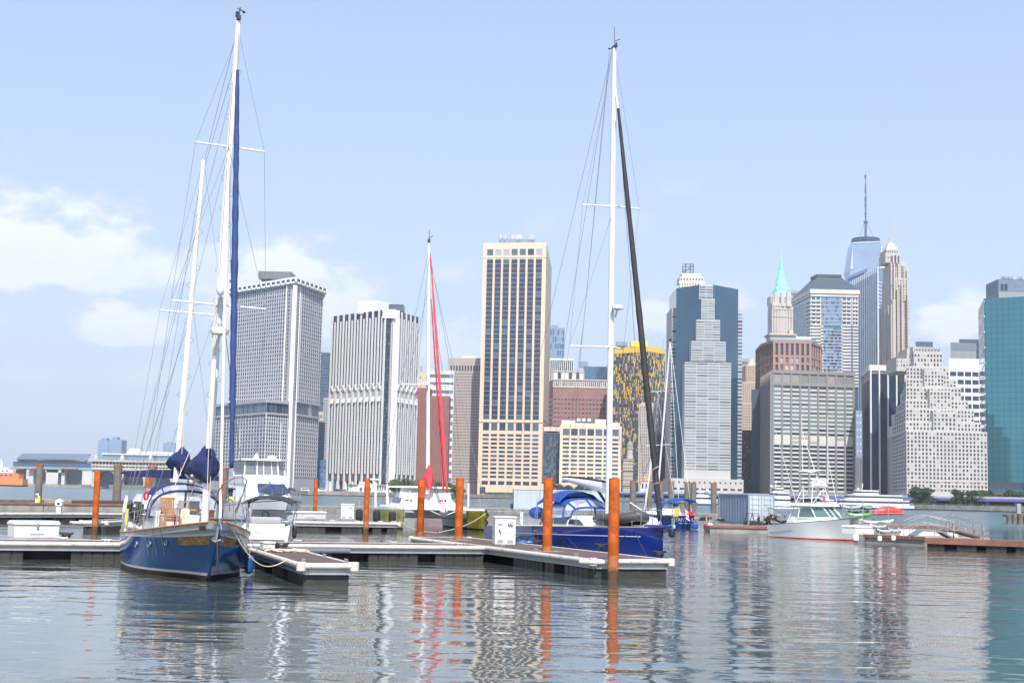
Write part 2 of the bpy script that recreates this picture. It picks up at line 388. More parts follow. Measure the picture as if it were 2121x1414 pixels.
for (a, b, n) in ((lerp2(c1, c2, .2), c2, 11),):
    zs = [zb+(zp-zb)*k/15 for k in range(16)]; bands(w, a, b, zs, 1.0, .3); ribs(w, a, b, zb, zp, n, .6, .34, 1)
    B.windows(a, b, zb, zp, n, 15, .62, .62, [g_navy, g_dark], pr=3, off=.1)
B.part('wall', w, [m_waf, m_wafr])
q = MB(); p = c1 + (Vector((0, -1)))*.5; q.prism([(p.x-1.3, p.y+2), (p.x-1.3, p.y-1.2), (p.x+1.3, p.y-1.2), (p.x+1.3, p.y+2)], B.z0, zt-1)
for t, (a, b) in ((.875, (c0, c1)), (.19, (c1, c2))):
    k = lerp2(a, b, t); q.box((k.x, k.y-.9, (B.z0+zt)/2), (.5, 1.0, zt-B.z0))
B.part('corner_column', q, m_wafw)
cr = MB(); zc0, zc1 = B.z(609, 587, 1), B.z(609, 574, 1); cen = (c0+c1+c2)/3
ex = [p+(p-Vector((cen.x, cen.y+25))).normalized()*3.2 for p in B.foot]
cr.prism(ex, zc0, zc0+1.2); cr.prism(ex, zc1-1.2, zc1)
for (a, b, n) in ((ex[0], ex[1], 14), (ex[1], ex[2], 7)): ribs(cr, a, b, zc0+.9, zc1-.9, n, 1.3, .5, 0)
inn = [p+(p-Vector((cen.x, cen.y+25))).normalized()*2.2 for p in B.foot]; cr.prism(inn, zc0+.9, zc1-.9, 1)
B.part('crown', cr, [m_wafw, g_mid])
roofbox(B, 535, 604, 562, 577, 960, 22, M('louvre_grey', (.16, .17, .20), .6, brick=lines([.9], [.35], [0])))
# podium wing
P0, P1 = Vector((at(432, 1000, 975).x, 975)), Vector((at(546, 1000, 905).x, 905)); P2 = Vector((at(590, 1000, 922).x, 922))
pw = MB(); pw.prism([P0, P1, P2, (P2.x, 960), (P0.x, 1000)], B.z0, B.z(549, 829, 1)-.6)
ztp = at(549, 829, 905).z; zlo = at(549, 856, 905).z; zbb = at(549, 990, 905).z
for (a, b, n) in ((P0, P1, 20), (P1, P2, 9)):
    zs = [zbb+(zlo-zbb)*k/17 for k in range(18)]; bands(pw, a, b, zs, 1.0, .3); ribs(pw, a, b, zbb, zlo, n, .6, .34, 1)
    B.windows(a, b, zbb, zlo, n, 17, .62, .62, [g_navy, g_dark, g_mid], pr=4, off=.1)
    bands(pw, a, b, [ztp-.4], 1.6, 1.0); bands(pw, a, b, [zlo+.2], 1.3, 1.0)
    B.windows(a, b, zlo+.9, ztp-1.2, n+6, 1, .86, .96, [g_navy, g_mid], pr=-1, name='window_panel')
for (a, b) in ((lerp2(c1, c2, .2), c2),):
    bands(pw, a, b, [zp1], 1.4, 1.2); bands(pw, a, b, [zp], 1.4, 1.2); B.windows(a, b, zp+.7, zp1-.7, 6, 1, .9, 1, [g_mid, g_blind], pr=-1, name='window_panel', off=.3)
B.part('podium', pw, [m_waf, m_wafr]); B.finish()

# ---------------------------------------------------------------- slivers between the first two towers
def plain(name, label, corners, ytop, wall, nxz, fx, fz, gl, cat='building', back=25, wts=None, rib=None, band=None, cap=60, faces=None, ybot=1000, top=None, roofmat=None):
    b = Bld(name, label, corners, cat, back=back); w = MB(); k = 1 if len(b.c) > 2 else 0
    zt = at(corners[k][0], ytop, corners[k][1]).z; w.prism(b.foot, b.z0, zt, 0, None, 1)
    zb = at(corners[k][0], ybot, corners[k][1]).z
    for i in range(len(b.c)-1):
        nx, nz = nxz[i] if isinstance(nxz[0], tuple) else nxz
        if not nx: continue
        if rib: ribs(w, b.c[i], b.c[i+1], zb, zt-.5, nx, rib[0], rib[1])
        if band: bands(w, b.c[i], b.c[i+1], [zb+(zt-zb)*j/nz for j in range(nz)], band[0], band[1])
        b.windows(b.c[i], b.c[i+1], zb, zt-(top or 1.5), nx, nz, fx, fz, gl, wts, pr=i, mx=.4)
    b.part('wall', w, [wall, roofmat or s_roof]); b.zt = zt; b.zb = zb
    return b
m_db = M('dark_blue_panel', (.07, .12, .2), .35, .2); m_bg = M('beige_masonry', (.48, .42, .35), .8, vs=.1); m_tan = M('tan_masonry', (.52, .45, .37), .8, vs=.12)
plain('office_tower', 'dark blue slab tower seen in the gap right of the waffle tower', [(648, 1400), (676, 1400)], 729, m_db, (5, 40), .6, .55, [g_navy, g_mid], 'skyscraper').finish(30)
plain('office_tower', 'thin blue glass tower just left of the white striped tower', [(670, 1500), (700, 1500)], 755, M('blue_panel', (.06, .13, .25), .3, .3), (4, 40), .7, .6, [g_navy], 'skyscraper').finish(20)
plain('office_building', 'small cream block low in the gap beside the waffle tower', [(652, 1250), (664, 1250)], 852, m_bg, (3, 12), .5, .5, [g_dark]).finish(20)
plain('office_building', 'narrow grey windowed block left of the striped tower base', [(664, 1220), (690, 1220)], 823, s_grey, (6, 30), .45, .5, [g_dark, g_mid]).finish(40)
plain('office_building', 'navy glass block low beside the waffle tower podium', [(644, 1150), (669, 1150)], 873, M('navy_panel', (.035, .07, .13), .3, .3), (8, 20), .8, .7, [g_navy]).finish(30)
plain('office_building', 'small bright blue office block at street level left of striped tower', [(658, 1060), (674, 1060)], 952, M('bright_blue_panel', (.09, .22, .42), .4, .2), (3, 6), .5, .5, [g_blind, g_mid]).finish(30)

# ---------------------------------------------------------------- 2 white striped tower
m_wst = M('white_aluminium', (.72, .72, .70), .5, vs=.05, var=.03)
B = Bld('office_tower', 'white tower with narrow vertical dark stripes and a sloped mid band', [(677, 1045), (787, 1000), (803, 1000), (858, 1040)], back=45)
c0, c1, c2, c3 = B.c; zt = B.z(796, 641, 1); zw1 = B.z(796, 655, 1); zm1, zm0 = B.z(790, 800, 1), B.z(790, 828, 1); zg = B.z(780, 1004, 1); zb0 = B.z(780, 990, 1)
w = MB(); body = [c0, c1, c1+Vector((3, 6)), c2+Vector((-1, 2)), c2, c3, (c3.x-10, c3.y+45), (c0.x+15, c0.y+45)]
w.prism(body, zb0-2, zt)
st = MB()
for (a, b, n) in ((c0, c1, 9), (c2+(c3-c2)*.16, c3, 5)):
    d = (b-a)/(n)
    for i in range(n+1):
        p = a + d*i; ang = atan2(d.y, d.x); nn = Vector((d.y, -d.x)).normalized()
        st.box((p.x+nn.x*.2, p.y+nn.y*.2, (zt+B.z0)/2), (d.length*.29, .5, zt-B.z0), ang)
        if i < n:
            p2 = p + d*.5
            for (za, zb2) in ((zm1+2, zw1), (zb0+3, zm0)): st.box((p2.x+nn.x*.15, p2.y+nn.y*.15, (za+zb2)/2), (d.length*.25, .45, zb2-za), ang)
            st.box((p2.x+nn.x*.9, p2.y+nn.y*.9, zm1+.3), (1.7, 1.6, 4.0), ang, None, 0, radians(22))
            st.box((p2.x+nn.x*.5, p2.y+nn.y*.5, zm0+.8), (2.2, 1.3, 3.6), ang, None, 0, radians(-18))
            B.windows(p, p+d, zw1, zt, 1, 1, .55, .98, [g_navy], name='top_window', off=.3)
            for h in (.262, .738):
                p3 = p + d*h; hw = d*.12
                B.windows(p3-hw, p3+hw, zm1+2.5, zw1, 1, 26, 1, .82, [g_navy, g_dark, g_dark], pr=0, name='window', off=.12)
                B.windows(p3-hw, p3+hw, zb0+2, zm0, 1, 22, 1, .82, [g_navy, g_dark, g_dark], pr=1, name='window', off=.12)
mbd = MB()
for (a, b) in ((c0, c1), (c2, c3)): bands(mbd, a, b, [(zm0+zm1)/2+1], zm1-zm0-1, .14)
B.part('mid_band', mbd, M('mid_band_grey', (.44, .43, .42), .7))
# open corner pier and the dark notch with its strip windows
e = c2+(c3-c2)*.09; st.box((e.x, e.y-.8, (zt+B.z0)/2), (5.8, 2.2, zt-B.z0), atan2((c3-c2).y, (c3-c2).x)*.5)
st.box(((c1.x+c2.x)/2, c1.y-.2, zt-3), (c2.x-c1.x+4, 2.0, 6.2))
B.windows(c1+Vector((.5, .6)), c2+Vector((-1.6, .6)), zb0, zt-6, 5, 40, .72, .86, [g_dark, g_navy, g_navy, g_mid], pr=2, off=.3)
B.part('wall', w, [M('stripe_recess', (.10, .11, .13), .5)]); B.part('pier', st, m_wst)
ph = MB(); a, b = at(741, 640, 1020), at(782, 640, 1012); c = at(812, 640, 1025)
ph.prism([(a.x, 1020), (b.x, 1012), (c.x, 1025), (c.x, 1042), (a.x, 1042)], zt-1, at(790, 622, 1012).z); B.part('penthouse', ph, m_wst)
roofbox(B, 801, 836, 630, 644, 1022, 16, [g_mid], name='plant_room')
for k in range(7):
    p = lerp2(c0, c1, (k+.5)/7); q = MB(); q.lathe([(1.6, 0), (1.3, zb0-B.z0)], (p.x, p.y+2, B.z0), 10); B.part('column', q, m_wst)
bm = MB(); bm.prism([(c0.x+6, c0.y+10), (c1.x, c1.y+8), (c3.x-4, c3.y+6), (c3.x-6, c3.y+30), (c0.x+8, c0.y+40)], B.z0, zb0); B.part('lobby', bm, g_dark)
B.finish()

# ---------------------------------------------------------------- red brick block and neighbours
m_rb = M('red_brown_brick', (.27, .12, .095), .85, vs=.15, var=.1)
B = Bld('brick_building', 'plain red brown brick tower behind the red furled sail', [(856, 1150), (926, 1145)], back=40); c0, c1 = B.c
w = MB(); zt = B.z(880, 803); md = lerp2(c0, c1, .42); w.prism([c0, md, (md.x, md.y+30), (c0.x, c0.y+30)], B.z0, zt); zt2 = B.z(910, 820); w.prism([md+Vector((.2, .1)), c1, (c1.x, c1.y+30), (md.x+.2, md.y+30)], B.z0, zt2)
B.windows(c0, md, B.z0+6, zt-3, 7, 32, .16, .62, [g_dark], pr=1); B.windows(md, c1, B.z0+6, zt2-3, 9, 31, .16, .62, [g_dark])
B.part('wall', w, m_rb); B.finish()
b = plain('apartment_building', 'tan block with plain side wall beside the striped tower', [(858, 1300), (884, 1300)], 770, M('peach_render', (.62, .47, .33), .8), (2, 14), .12, .3, [g_dark]); roofbox(b, 862, 872, 757, 771, 1302, 10, [m_bg]); b.finish(20)
plain('office_building', 'pale blue and white banded block above the red brick tower', [(878, 1280), (935, 1280)], 766, M('white_spandrel', (.62, .67, .68), .5), (12, 14), .94, .45, [g_sky, g_mid]).finish(60)
# ---------------------------------------------------------------- brown grey tower with many small windows
b = plain('office_tower', 'brown grey tower of tiny punched windows left of the beige tower', [(922, 1290), (1000, 1285)], 741, M('brown_granite', (.40, .345, .32), .8, vs=.06, var=.05), (26, 38), .46, .42, [g_dark, g_dark, g_navy], 'skyscraper', top=13, back=45)
b.windows(b.c[0], b.c[1], b.zt-12, b.zt-6.5, 12, 1, .55, .9, [g_dark], name='louvre_opening', mx=1.5); roofbox(b, 958, 988, 737, 744, 1300, 10, [s_white]); b.finish(100)

# ---------------------------------------------------------------- 3 tall beige tower
m_be = M('beige_precast', (.66, .535, .42), .75, vs=.04, var=.035, brick=lines([4.0], [.12], [2], .12, (.3, .22, .16)))
B = Bld('office_tower', 'tallest beige tower with seven dark vertical window strips', [(989, 1195), (1122, 1185), (1134, 1315)], back=110)
c0, c1, c2 = B.c; w = MB(); zt = B.z(1003, 503.5); w.prism([c0, c1, c2, (c0.x+12, 1310)], B.z0, zt, 0, None, 1)
yz = lambda y: at(1065, y, 1190).z
for (y1, y0) in ((515.5, 528.5), (876, 891.5)): B.windows(c0, c1, yz(y0), yz(y1), 7, 1, .73, 1, [g_mid, g_dark, g_blind], [3, 3, 1], mx=2.6, pr=0, name='plant_louvre')
for k in range(7):
    d = c1-c0; cw = (d.length-5.2)/7; a = c0+d.normalized()*(2.6+k*cw+cw*.135); b = c0+d.normalized()*(2.6+(k+1)*cw-cw*.135)
    B.windows(a, b, yz(869), yz(536.5), 1, 34, 1, .93, [g_dark, g_navy, g_mid], [5, 4, 1], pr=1, name='strip_window')
for k in range(8):
    pass
B.windows(c0, c1, yz(992), yz(897), 7, 11, .74, .53, [g_dark, g_navy, g_mid], mx=2.6, pr=0); B.windows(c0, c1, yz(1005), yz(995.5), 7, 1, .76, .8, [g_dark], mx=2.6, pr=0)
for k in range(46): B.windows(lerp2(c1, c2, .06), c2, yz(990)+k*4.0, yz(990)+k*4.0+3.4, 1, 1, .9, .4, [g_mid], pr=5, name='ribbon_window') if k < 13 or k in (44,) else None
B.windows(lerp2(c1, c2, .12), lerp2(c1, c2, .95), yz(529), yz(516), 6, 1, .7, 1, [g_dark], pr=6)
bands(w, c0, c1, [yz(532)], 1.4, .5); bands(w, c0, c1, [yz(873)], 1.2, .5); ribs(w, c0, c1, yz(873), zt, 7, 1.3, .55, 0, True, 2.6)
B.part('wall', w, [m_be, s_roof])
roofbox(B, 1034, 1108, 494.5, 505, 1215, 40, [s_metal]); roofbox(B, 1059, 1083, 485.5, 496, 1220, 20, [M('lift_housing', (.42, .45, .46), .6)], name='lift_housing')
q = MB()
for px in (1036, 1046, 1072, 1077, 1098, 1103): p = at(px, 495, 1213); q.box((p.x, p.y, p.z+1.6), (.5, .5, 4.5), .4); q.box((p.x+1, p.y, p.z+3), (2.2, .3, .3), 0, None, .5)
B.part('antenna', q, s_white)
q = MB(); q.box((lerp2(c0, c1, .1).x, lerp2(c0, c1, .1).y-.1, yz(1016)), (6.5, .3, 5.5)); B.part('entrance', q, g_dark)
B.finish()

# ---------------------------------------------------------------- buildings right of the beige tower
b = plain('office_tower', 'slim pale glass tower peeking out right of the beige tower', [(1132, 1750), (1164, 1750)], 678, g_sky, (6, 22), .6, .75, [g_mid, g_sky, g_blue], 'skyscraper'); roofbox(b, 1143, 1156, 673, 679, 1755, 10, [s_metal]); b.finish(60)
plain('office_tower', 'squat tower with black and white vertical stripes behind the brick block', [(1130, 1600), (1184, 1600)], 741, s_white, (13, 3), .62, .97, [g_dark, g_navy], 'office block').finish(60)
m_brk = M('rose_brick', (.30, .16, .145), .85, vs=.1, var=.08)
b = plain('brick_building', 'long rose brick block with a white window row under its roof', [(1134, 1420), (1142, 1400), (1298, 1400)], 786, m_brk, ((2, 9), (21, 9)), .58, .36, [g_dark, g_mid, g_navy], 'office block', top=17, ybot=905, back=40)
q = MB(); bands(q, b.c[1], b.c[2], [b.zt-3.6], 7.6, .5, 0, .6); bands(q, b.c[1], b.c[2], [b.zt+.3], 1, 1.4, 0, 1); b.part('frieze', q, M('pale_terracotta', (.58, .56, .53), .7)); b.windows(b.c[1], b.c[2], b.zt-6.4, b.zt-1.2, 38, 1, .5, .8, [m_brk, g_dark], name='attic_window', off=.6)
bm = MB(); a = at(1145, 786, 1405); c = at(1210, 786, 1405); bm.mm((a.x, 1405, b.zt), (c.x, 1425, at(1178, 770, 1405).z)); b.part('plant_screen', bm, m_tan); bm = MB(); bm.mm((a.x, 1404.5, at(1178, 770.5, 1405).z), (c.x, 1424, at(1178, 767.5, 1405).z)); b.part('plant_roof', bm, m_tan)
b.windows((a.x+1, 1405), (c.x-1, 1405), b.zt+.5, at(1178, 771, 1405).z, 8, 1, .8, .9, [g_dark, s_white], name='louvre_opening', off=.2); roofbox(b, 1210, 1268, 759, 787, 1408, 18, [g_blue], name='glass_attic'); roofbox(b, 1202, 1218, 748, 760, 1425, 10, [s_metal], name='water_tank'); b.finish(100)
# lower beige wing
B = Bld('office_building', 'lower beige block with rows of dark windows right of the tallest beige tower', [(1158, 1090), (1286, 1085)], 'office block', back=45); c0, c1 = B.c; w = MB(); yz = lambda y: at(1222, y, 1088).z
zt = yz(881); w.prism(B.foot, B.z0, zt, 0, None, 1); B.windows(c0, c1, yz(902), yz(888), 7, 1, .8, .98, [g_mid, g_dark], mx=1.6, name='plant_louvre'); B.windows(c0, c1, yz(1002), yz(905.5), 7, 11, .78, .5, [g_dark, g_navy, g_mid], mx=1.6)
ribs(w, c0, c1, yz(905), zt, 7, 1.0, .4, 0, True, 1.6)
B.part('wall', w, [m_be, s_roof])
for (x0, x1, y0) in ((1163, 1192, 870), (1192, 1232, 876), (1233, 1255, 868), (1262, 1284, 875)): roofbox(B, x0, x1, y0, 883, 1098, 12, [M('cream_penthouse', (.66, .60, .52), .7)])
for x in (1195, 1206, 1217): roofbox(B, x, x+7, 866, 872, 1100, 6, [s_white], name='cooling_unit')
B.finish()
B = Bld('glass_building', 'dark glass link with a beige parapet between the two beige blocks', [(1124, 1110), (1158, 1110)], 'office block', back=30); c0, c1 = B.c; w = MB(); zt = at(1140, 884, 1110).z; w.prism(B.foot, B.z0, zt-4.5); w.prism([p+Vector((0, -.6)) for p in B.foot], zt-3.2, zt, 1)
B.windows(c0, c1, B.z0+4, zt-5, 8, 18, .9, .9, [g_dark, g_mid, g_navy]); B.part('wall', w, [g_mid, m_be]); B.finish(60)
# low beige terrace in front
B = Bld('terrace', 'low beige waterfront terrace wall below the beige blocks', [(1118, 1060), (1262, 1055)], 'terrace', back=25); w = MB(); w.prism(B.foot, B.z0, at(1190, 1003, 1058).z); q = MB(); a, c = lerp2(B.c[0], B.c[1], .25), lerp2(B.c[0], B.c[1], .95); bands(q, a, c, [at(1190, 1017, 1058).z], 3.6, .3); B.part('wall', w, m_be); B.part('opening', q, g_mid)

# ---------------------------------------------------------------- yellow panelled tower
m_yel = M('yellow_panel', (.86, .55, .07), .5, var=.05); m_yd = M('charcoal_brick', (.10, .105, .125), .6)
B = Bld('apartment_tower', 'dark tower speckled with yellow panels and a yellow crown', [(1262, 1300), (1340, 1270), (1375, 1290)], back=30); c0, c1, c2 = B.c; zt = B.z(1341, 728, 1); w = MB(); w.prism(B.foot, B.z0, zt)
B.part('wall', w, m_yd)
cr = MB(); cr.prism([p+Vector((0, -.4)) for p in B.foot], zt, B.z(1341, 717, 1)); B.part('crown', cr, m_yel); roofbox(B, 1307, 1341, 706.5, 718, 1285, 16, [m_yel])
nz = 38; zb = B.z(1341, 1000, 1)
for (a, b, n) in ((c0, c1, 27), (c1, c2, 15)):
    B.windows(a, b, zb, zt, n, nz, .84, .58, [g_mid, g_dark, g_blind, g_navy], [5, 3, 2, 2])
    d = (b-a); ln = d.length; d = d/ln; nn = Vector((d.y, -d.x)); ang = atan2(d.y, d.x); cw = ln/n; chh = (zt-zb)/nz
    for j in range(nz):
        for i in range(n):
            if random.random() < .05+.33*(j/nz)**1.3:
                p = a+d*(i+random.choice((.25, .6)))*cw+nn*.2; B.cands.append((-j, 'yellow_panel', (p.x, p.y, zb+(j+.5)*chh), (d.x, d.y), cw*.55, chh*random.choice((.8, 1.6)), m_yel))
B.finish()
b = plain('glass_building', 'dark glass slab with rooftop plant left of the yellow tower', [(1256, 1340), (1290, 1340)], 716, M('slate_panel', (.08, .12, .17), .4, .2), (5, 45), .8, .7, [g_navy, g_mid], 'skyscraper'); roofbox(b, 1277, 1300, 707, 716, 1350, 10, [s_metal]); b.finish(30)
m_orn = M('limestone_ornate', (.46, .42, .37), .8, vs=.2, var=.15)
b = plain('stone_tower', 'ornate limestone tower of thin vertical windows behind the black furled jib', [(1322, 1180), (1358, 1180)], 836, m_orn, (8, 26), .4, .6, [g_dark, g_mid], 'office block', rib=(.8, .5)); roofbox(b, 1328, 1352, 833, 837, 1185, 12, [m_orn], name='cornice'); b.finish(60)
B = Bld('domed_building', 'small stone building with a green domed cupola beside the yellow tower', [(1290, 1150), (1311, 1150)], 'building', back=20); w = MB(); zt = at(1300, 952, 1150).z; w.prism(B.foot, B.z0, zt); B.windows(B.c[0], B.c[1], B.z0+4, zt-2, 5, 8, .4, .55, [g_dark]); bands(w, B.c[0], B.c[1], [zt, zt-8, zt-20], .9, .8); B.part('wall', w, m_orn)
p = at(1305, 950, 1152); q = MB(); q.lathe([(3.0, 0), (3.0, 2), (2.6, 2.2), (2.6, 7.5), (3.1, 8), (3.1, 9)], (p.x, 1154, p.z), 14); B.part('cupola', q, m_orn); q = MB(); q.lathe([(2.7, 9), (2.6, 11), (1.9, 13), (.7, 14.4), (.25, 15), (.12, 18)], (p.x, 1154, p.z), 14); B.part('dome', q, M('weathered_copper', (.24, .28, .17), .7), True); B.finish(40)
B = Bld('pavilion', 'tiny white pavilion with an orange hipped roof by the piles', [(1327, 1030), (1350, 1030)], 'pavilion', back=10); w = MB(); zt = at(1338, 996, 1030).z; w.prism(B.foot, B.z0, zt); B.windows(B.c[0], B.c[1], zt-6, zt-1, 3, 1, .4, .7, [g_dark]); B.part('wall', w, s_white); q = MB(); f = B.foot; ct = ((f[0].x+f[2].x)/2, (f[0].y+f[2].y)/2); q.prism([p+(p-Vector(ct))*.12 for p in f], zt, zt+4.2, 0, [Vector(ct)+(p-Vector(ct))*.15 for p in f]); B.part('roof', q, M('orange_tile', (.62, .2, .09), .7)); B.finish()
plain('office_tower', 'narrow dark block with white vertical bars left of the blue stepped tower', [(1362, 1240), (1384, 1240)], 824, m_yd, (4, 3), .8, .95, [g_dark, g_navy], 'office block', rib=(.9, .8)).finish(20)
plain('stone_tower', 'sliver of grey stone tower touching the blue stepped tower', [(1376, 1350), (1392, 1350)], 780, s_grey, (3, 30), .4, .5, [g_dark, g_mid], 'office block').finish(30)
# ---------------------------------------------------------------- blue glass tower with the stepped granite front
m_gr = M('pale_granite', (.44, .44, .435), .6, vs=.06, var=.05); m_grid = lines([1.6, 3.6], [.16, .16], [0, 2], .4, (.03, .05, .08))
m_bgl = M('blue_curtain_wall', (.06, .13, .20), .06, .5, .14, .03, spec=.7, bump=.5, bs=.22, brick=m_grid)
B = Bld('glass_tower', 'blue glass tower with a stepped granite centre rising behind the grey piles', [(1391, 1118), (1441, 1080), (1500, 1080), (1529, 1110)], back=60)
c = [Vector((at(x, 1000, y).x, y)) for x, y in ((1397, 1100), (1449, 1078), (1478, 1078), (1527, 1098))]; yz = lambda y: at(1470, y, 1078).z
zt = at(1480, 590, 1078).z; w = MB(); w.prism(c + [(c[3].x, 1150), (c[0].x, 1150)], B.z0, zt, 0, None, 1); B.part('curtain_wall', w, [m_bgl, s_roof])
zs0 = yz(627); wing = MB(); L0, R1 = at(1388, 1000, 1112).x, at(1536, 1000, 1108).x
wing.mm((L0, 1112, B.z0), (c[0].x+3, 1150, zs0)); wing.mm((c[3].x-3, 1108, B.z0), (R1, 1150, yz(628)))
B.windows((L0, 1112), (c[0].x, 1112), yz(1005), zs0-3, 1, 48, .98, .52, [g_mid, g_sky, g_navy], pr=3, name='ribbon_window'); B.windows((c[3].x, 1108), (R1, 1108), yz(1005), zs0-3, 1, 48, .98, .52, [g_mid, g_sky, g_navy], pr=3, name='ribbon_window')
steps = [(1452, 1480, 619, 662, 8), (1442, 1491, 662, 706, 8), (1431.5, 1503, 706, 749, 8), (1420.5, 1514, 749, 993, 43)]
for k, (x0, x1, y0, y1, n) in enumerate(steps):
    Yf = 1077.5-k*.9; a, b = at(x0, (y0+y1)/2+60, Yf).x, at(x1, (y0+y1)/2+60, Yf).x
    if k == 3: a, b = at(1416.5, 1000, Yf).x, at(1513, 1000, Yf).x
    wing.mm((a, Yf, yz(y1) if k < 3 else B.z0), (b, 1090, yz(y0)-.3*k)); cols = (2, 3, 3, 4)[k]
    B.windows((a, Yf), (b, Yf), yz(y1), yz(y0)-1, cols, n if k < 3 else 40, .94, .5, [M('ribbon_glass', (.20, .24, .26), .2, .2), M('ribbon_glass_light', (.28, .32, .32), .25, .2), g_mid], [5, 4, 2], name='ribbon_window', pr=k, skip=(lambda i, j: k == 3 and j < 3), off=.1)
a, b = at(1449, 500, 1078).x, at(1477, 500, 1078).x; wing.mm((a, 1077.2, yz(619)-.4), (b, 1085, zt+.6)); B.windows((a, 1077.2), (b, 1077.2), yz(619), zt-1, 2, 5, .9, .55, [g_sky, g_mid], name='ribbon_window')
pod = MB(); pa, pb = at(1390, 1000, 1066).x, at(1540, 1000, 1066).x; wing.mm((pa, 1066, B.z0), (pb, 1120, yz(992)))
B.windows((pa, 1066), (pb, 1066), yz(1003), yz(996), 14, 1, .3, .5, [g_navy]); B.windows((pa, 1066), (pb, 1066), yz(1017), yz(1009), 10, 1, .6, .5, [g_dark])
B.part('granite_wall', wing, m_gr); B.finish()
B = Bld('stone_tower', 'stepped cream stone crown with roof scaffold peeking over the blue tower', [(1402, 1320), (1458, 1320)], back=40); w = MB(); yz = lambda y: at(1433, y, 1320).z
w.prism(B.foot, B.z0, yz(583)); xs = lambda p: at(p, 580, 1320).x
w.mm((xs(1408), 1321, yz(584)), (xs(1458), 1345, yz(573))); w.mm((xs(1413), 1322, yz(574)), (xs(1453), 1345, yz(565)))
B.windows((xs(1408), 1321), (xs(1458), 1321), yz(582), yz(574), 8, 1, .35, .6, [g_dark]); B.windows((xs(1405), 1320), (xs(1460), 1320), yz(700), yz(586), 10, 20, .4, .5, [g_dark]); B.part('wall', w, M('cream_stone', (.62, .57, .5), .8, vs=.2)); q = MB()
for p in (1416, 1422, 1432, 1438):
    q.tube([(xs(p), 1328, yz(566)), (xs(p), 1328, yz(543 if p > 1420 else 547))], .4, 4)
for y in (562, 556, 550, 545): q.tube([(xs(1416), 1328, yz(y)), (xs(1438), 1328, yz(y-1))], .35, 4)
q.tube([(xs(1416), 1328, yz(562)), (xs(1438), 1328, yz(547))], .3, 4); B.part('roof_scaffold', q, M('steel_dark', (.06, .08, .12), .5)); B.finish(60)
# ---------------------------------------------------------------- gap: brown stepped tower, dark blocks
m_bn = M('buff_brick', (.47, .37, .30), .85, vs=.2, var=.1)
B = Bld('stone_tower', 'buff brick setback tower in the gap left of the grey grid building', [(1530, 1350), (1575, 1350)], 'office block', back=40); w = MB(); yz = lambda y: at(1552, y, 1350).z; xs = lambda p: at(p, 800, 1350).x
w.prism(B.foot, B.z0, yz(835)); w.mm((xs(1538), 1352, yz(836)), (xs(1575), 1380, yz(790))); w.mm((xs(1546), 1354, yz(791)), (xs(1572), 1380, yz(755))); w.prism([(xs(1550), 1355), (xs(1571), 1355), (xs(1571), 1375), (xs(1550), 1375)], yz(756), yz(740), None, [(xs(1560), 1362), (xs(1563), 1362), (xs(1563), 1366), (xs(1560), 1366)])
B.windows(B.c[0], B.c[1], yz(900), yz(837), 11, 11, .4, .55, [g_dark]); B.windows((xs(1538), 1352), (xs(1575), 1352), yz(834), yz(793), 9, 8, .4, .55, [g_dark]); B.windows((xs(1546), 1354), (xs(1572), 1354), yz(789), yz(757), 7, 6, .4, .6, [g_dark]); ribs(w, (xs(1538), 1352), (xs(1575), 1352), yz(836), yz(790), 9, 1.2, .5); B.part('wall', w, m_bn); B.finish(80)
b = plain('stone_tower', 'grey ribbed tower top peeping beside the blue stepped tower', [(1528, 1500), (1550, 1500)], 742, s_grey, (3, 20), .9, .4, [g_mid], 'office block'); b.finish(20)
plain('office_building', 'dark block of lit small windows low between blue tower and grey grid building', [(1532, 1150), (1562, 1150)], 890, M('dark_brick', (.09, .10, .12), .7), (5, 12), .3, .45, [g_mid, g_blind, g_dark], 'office block').finish(60)
plain('office_building', 'navy blank slab behind the left edge of the grey grid building', [(1556, 1120), (1580, 1120)], 806, M('navy_slab', (.05, .085, .14), .5, .1), (0, 1), .5, .5, [g_dark], 'office block')
# ---------------------------------------------------------------- grey grid building
m_gg = M('grey_brown_stone', (.225, .215, .205), .7, vs=.05, var=.06)
g_green = M('green_grey_glass', (.20, .275, .28), .2, .25, .2, .2); m_sp = M('spandrel_cream', (.56, .55, .50), .6)
B = Bld('office_tower', 'broad grey grid tower with greenish glass bays behind the fishing boat', [(1577, 1100), (1598, 1040), (1771, 1050)], back=55); c0, c1, c2 = B.c; yz = lambda y: at(1680, y, 1045).z; zt = yz(769)
w = MB(); w.prism(B.foot, B.z0, zt, 0, None, 1); w.cur = 0; ribs(w, c1, c2, B.z0, zt-.4, 9, 1.35, .8, 0, True, .9); ribs(w, c0, c1, B.z0, zt-.4, 7, 1.6, 1.2); bands(w, c1, c2, [zt-1, yz(797)], 2.4, 1.0); B.windows(c0, c1, yz(1010), yz(800), 7, 28, .75, .6, [g_dark], pr=4)
B.windows(c1, c2, yz(795), yz(774), 9, 1, .8, .96, [M('louvre_brown', (.20, .19, .19), .6), M('louvre_taupe', (.27, .255, .25), .6)], name='plant_louvre', mx=.9)
n = 25
for j in range(n):
    y0, y1 = 801+j*(1018-801)/n, 801+(j+1)*(1018-801)/n
    mm = [g_green, g_green, g_mid] if j < 10 else ([g_green, g_mid, g_navy] if j < 12 else [g_navy, g_dark, g_navy])
    if 12 <= j <= 13: mm = [m_sp, m_sp, m_sp, M('louvre_taupe2', (.33, .31, .30), .6)]
    B.windows(c1, c2, yz(y1)+1.25, yz(y0), 9, 1, .78, 1, mm, mx=.9, pr=0); B.windows(c1, c2, yz(y1), yz(y1)+1.2, 9, 1, .78, 1, [m_sp], name='spandrel', mx=.9)
B.part('wall', w, [m_gg, s_roof]); B.finish()
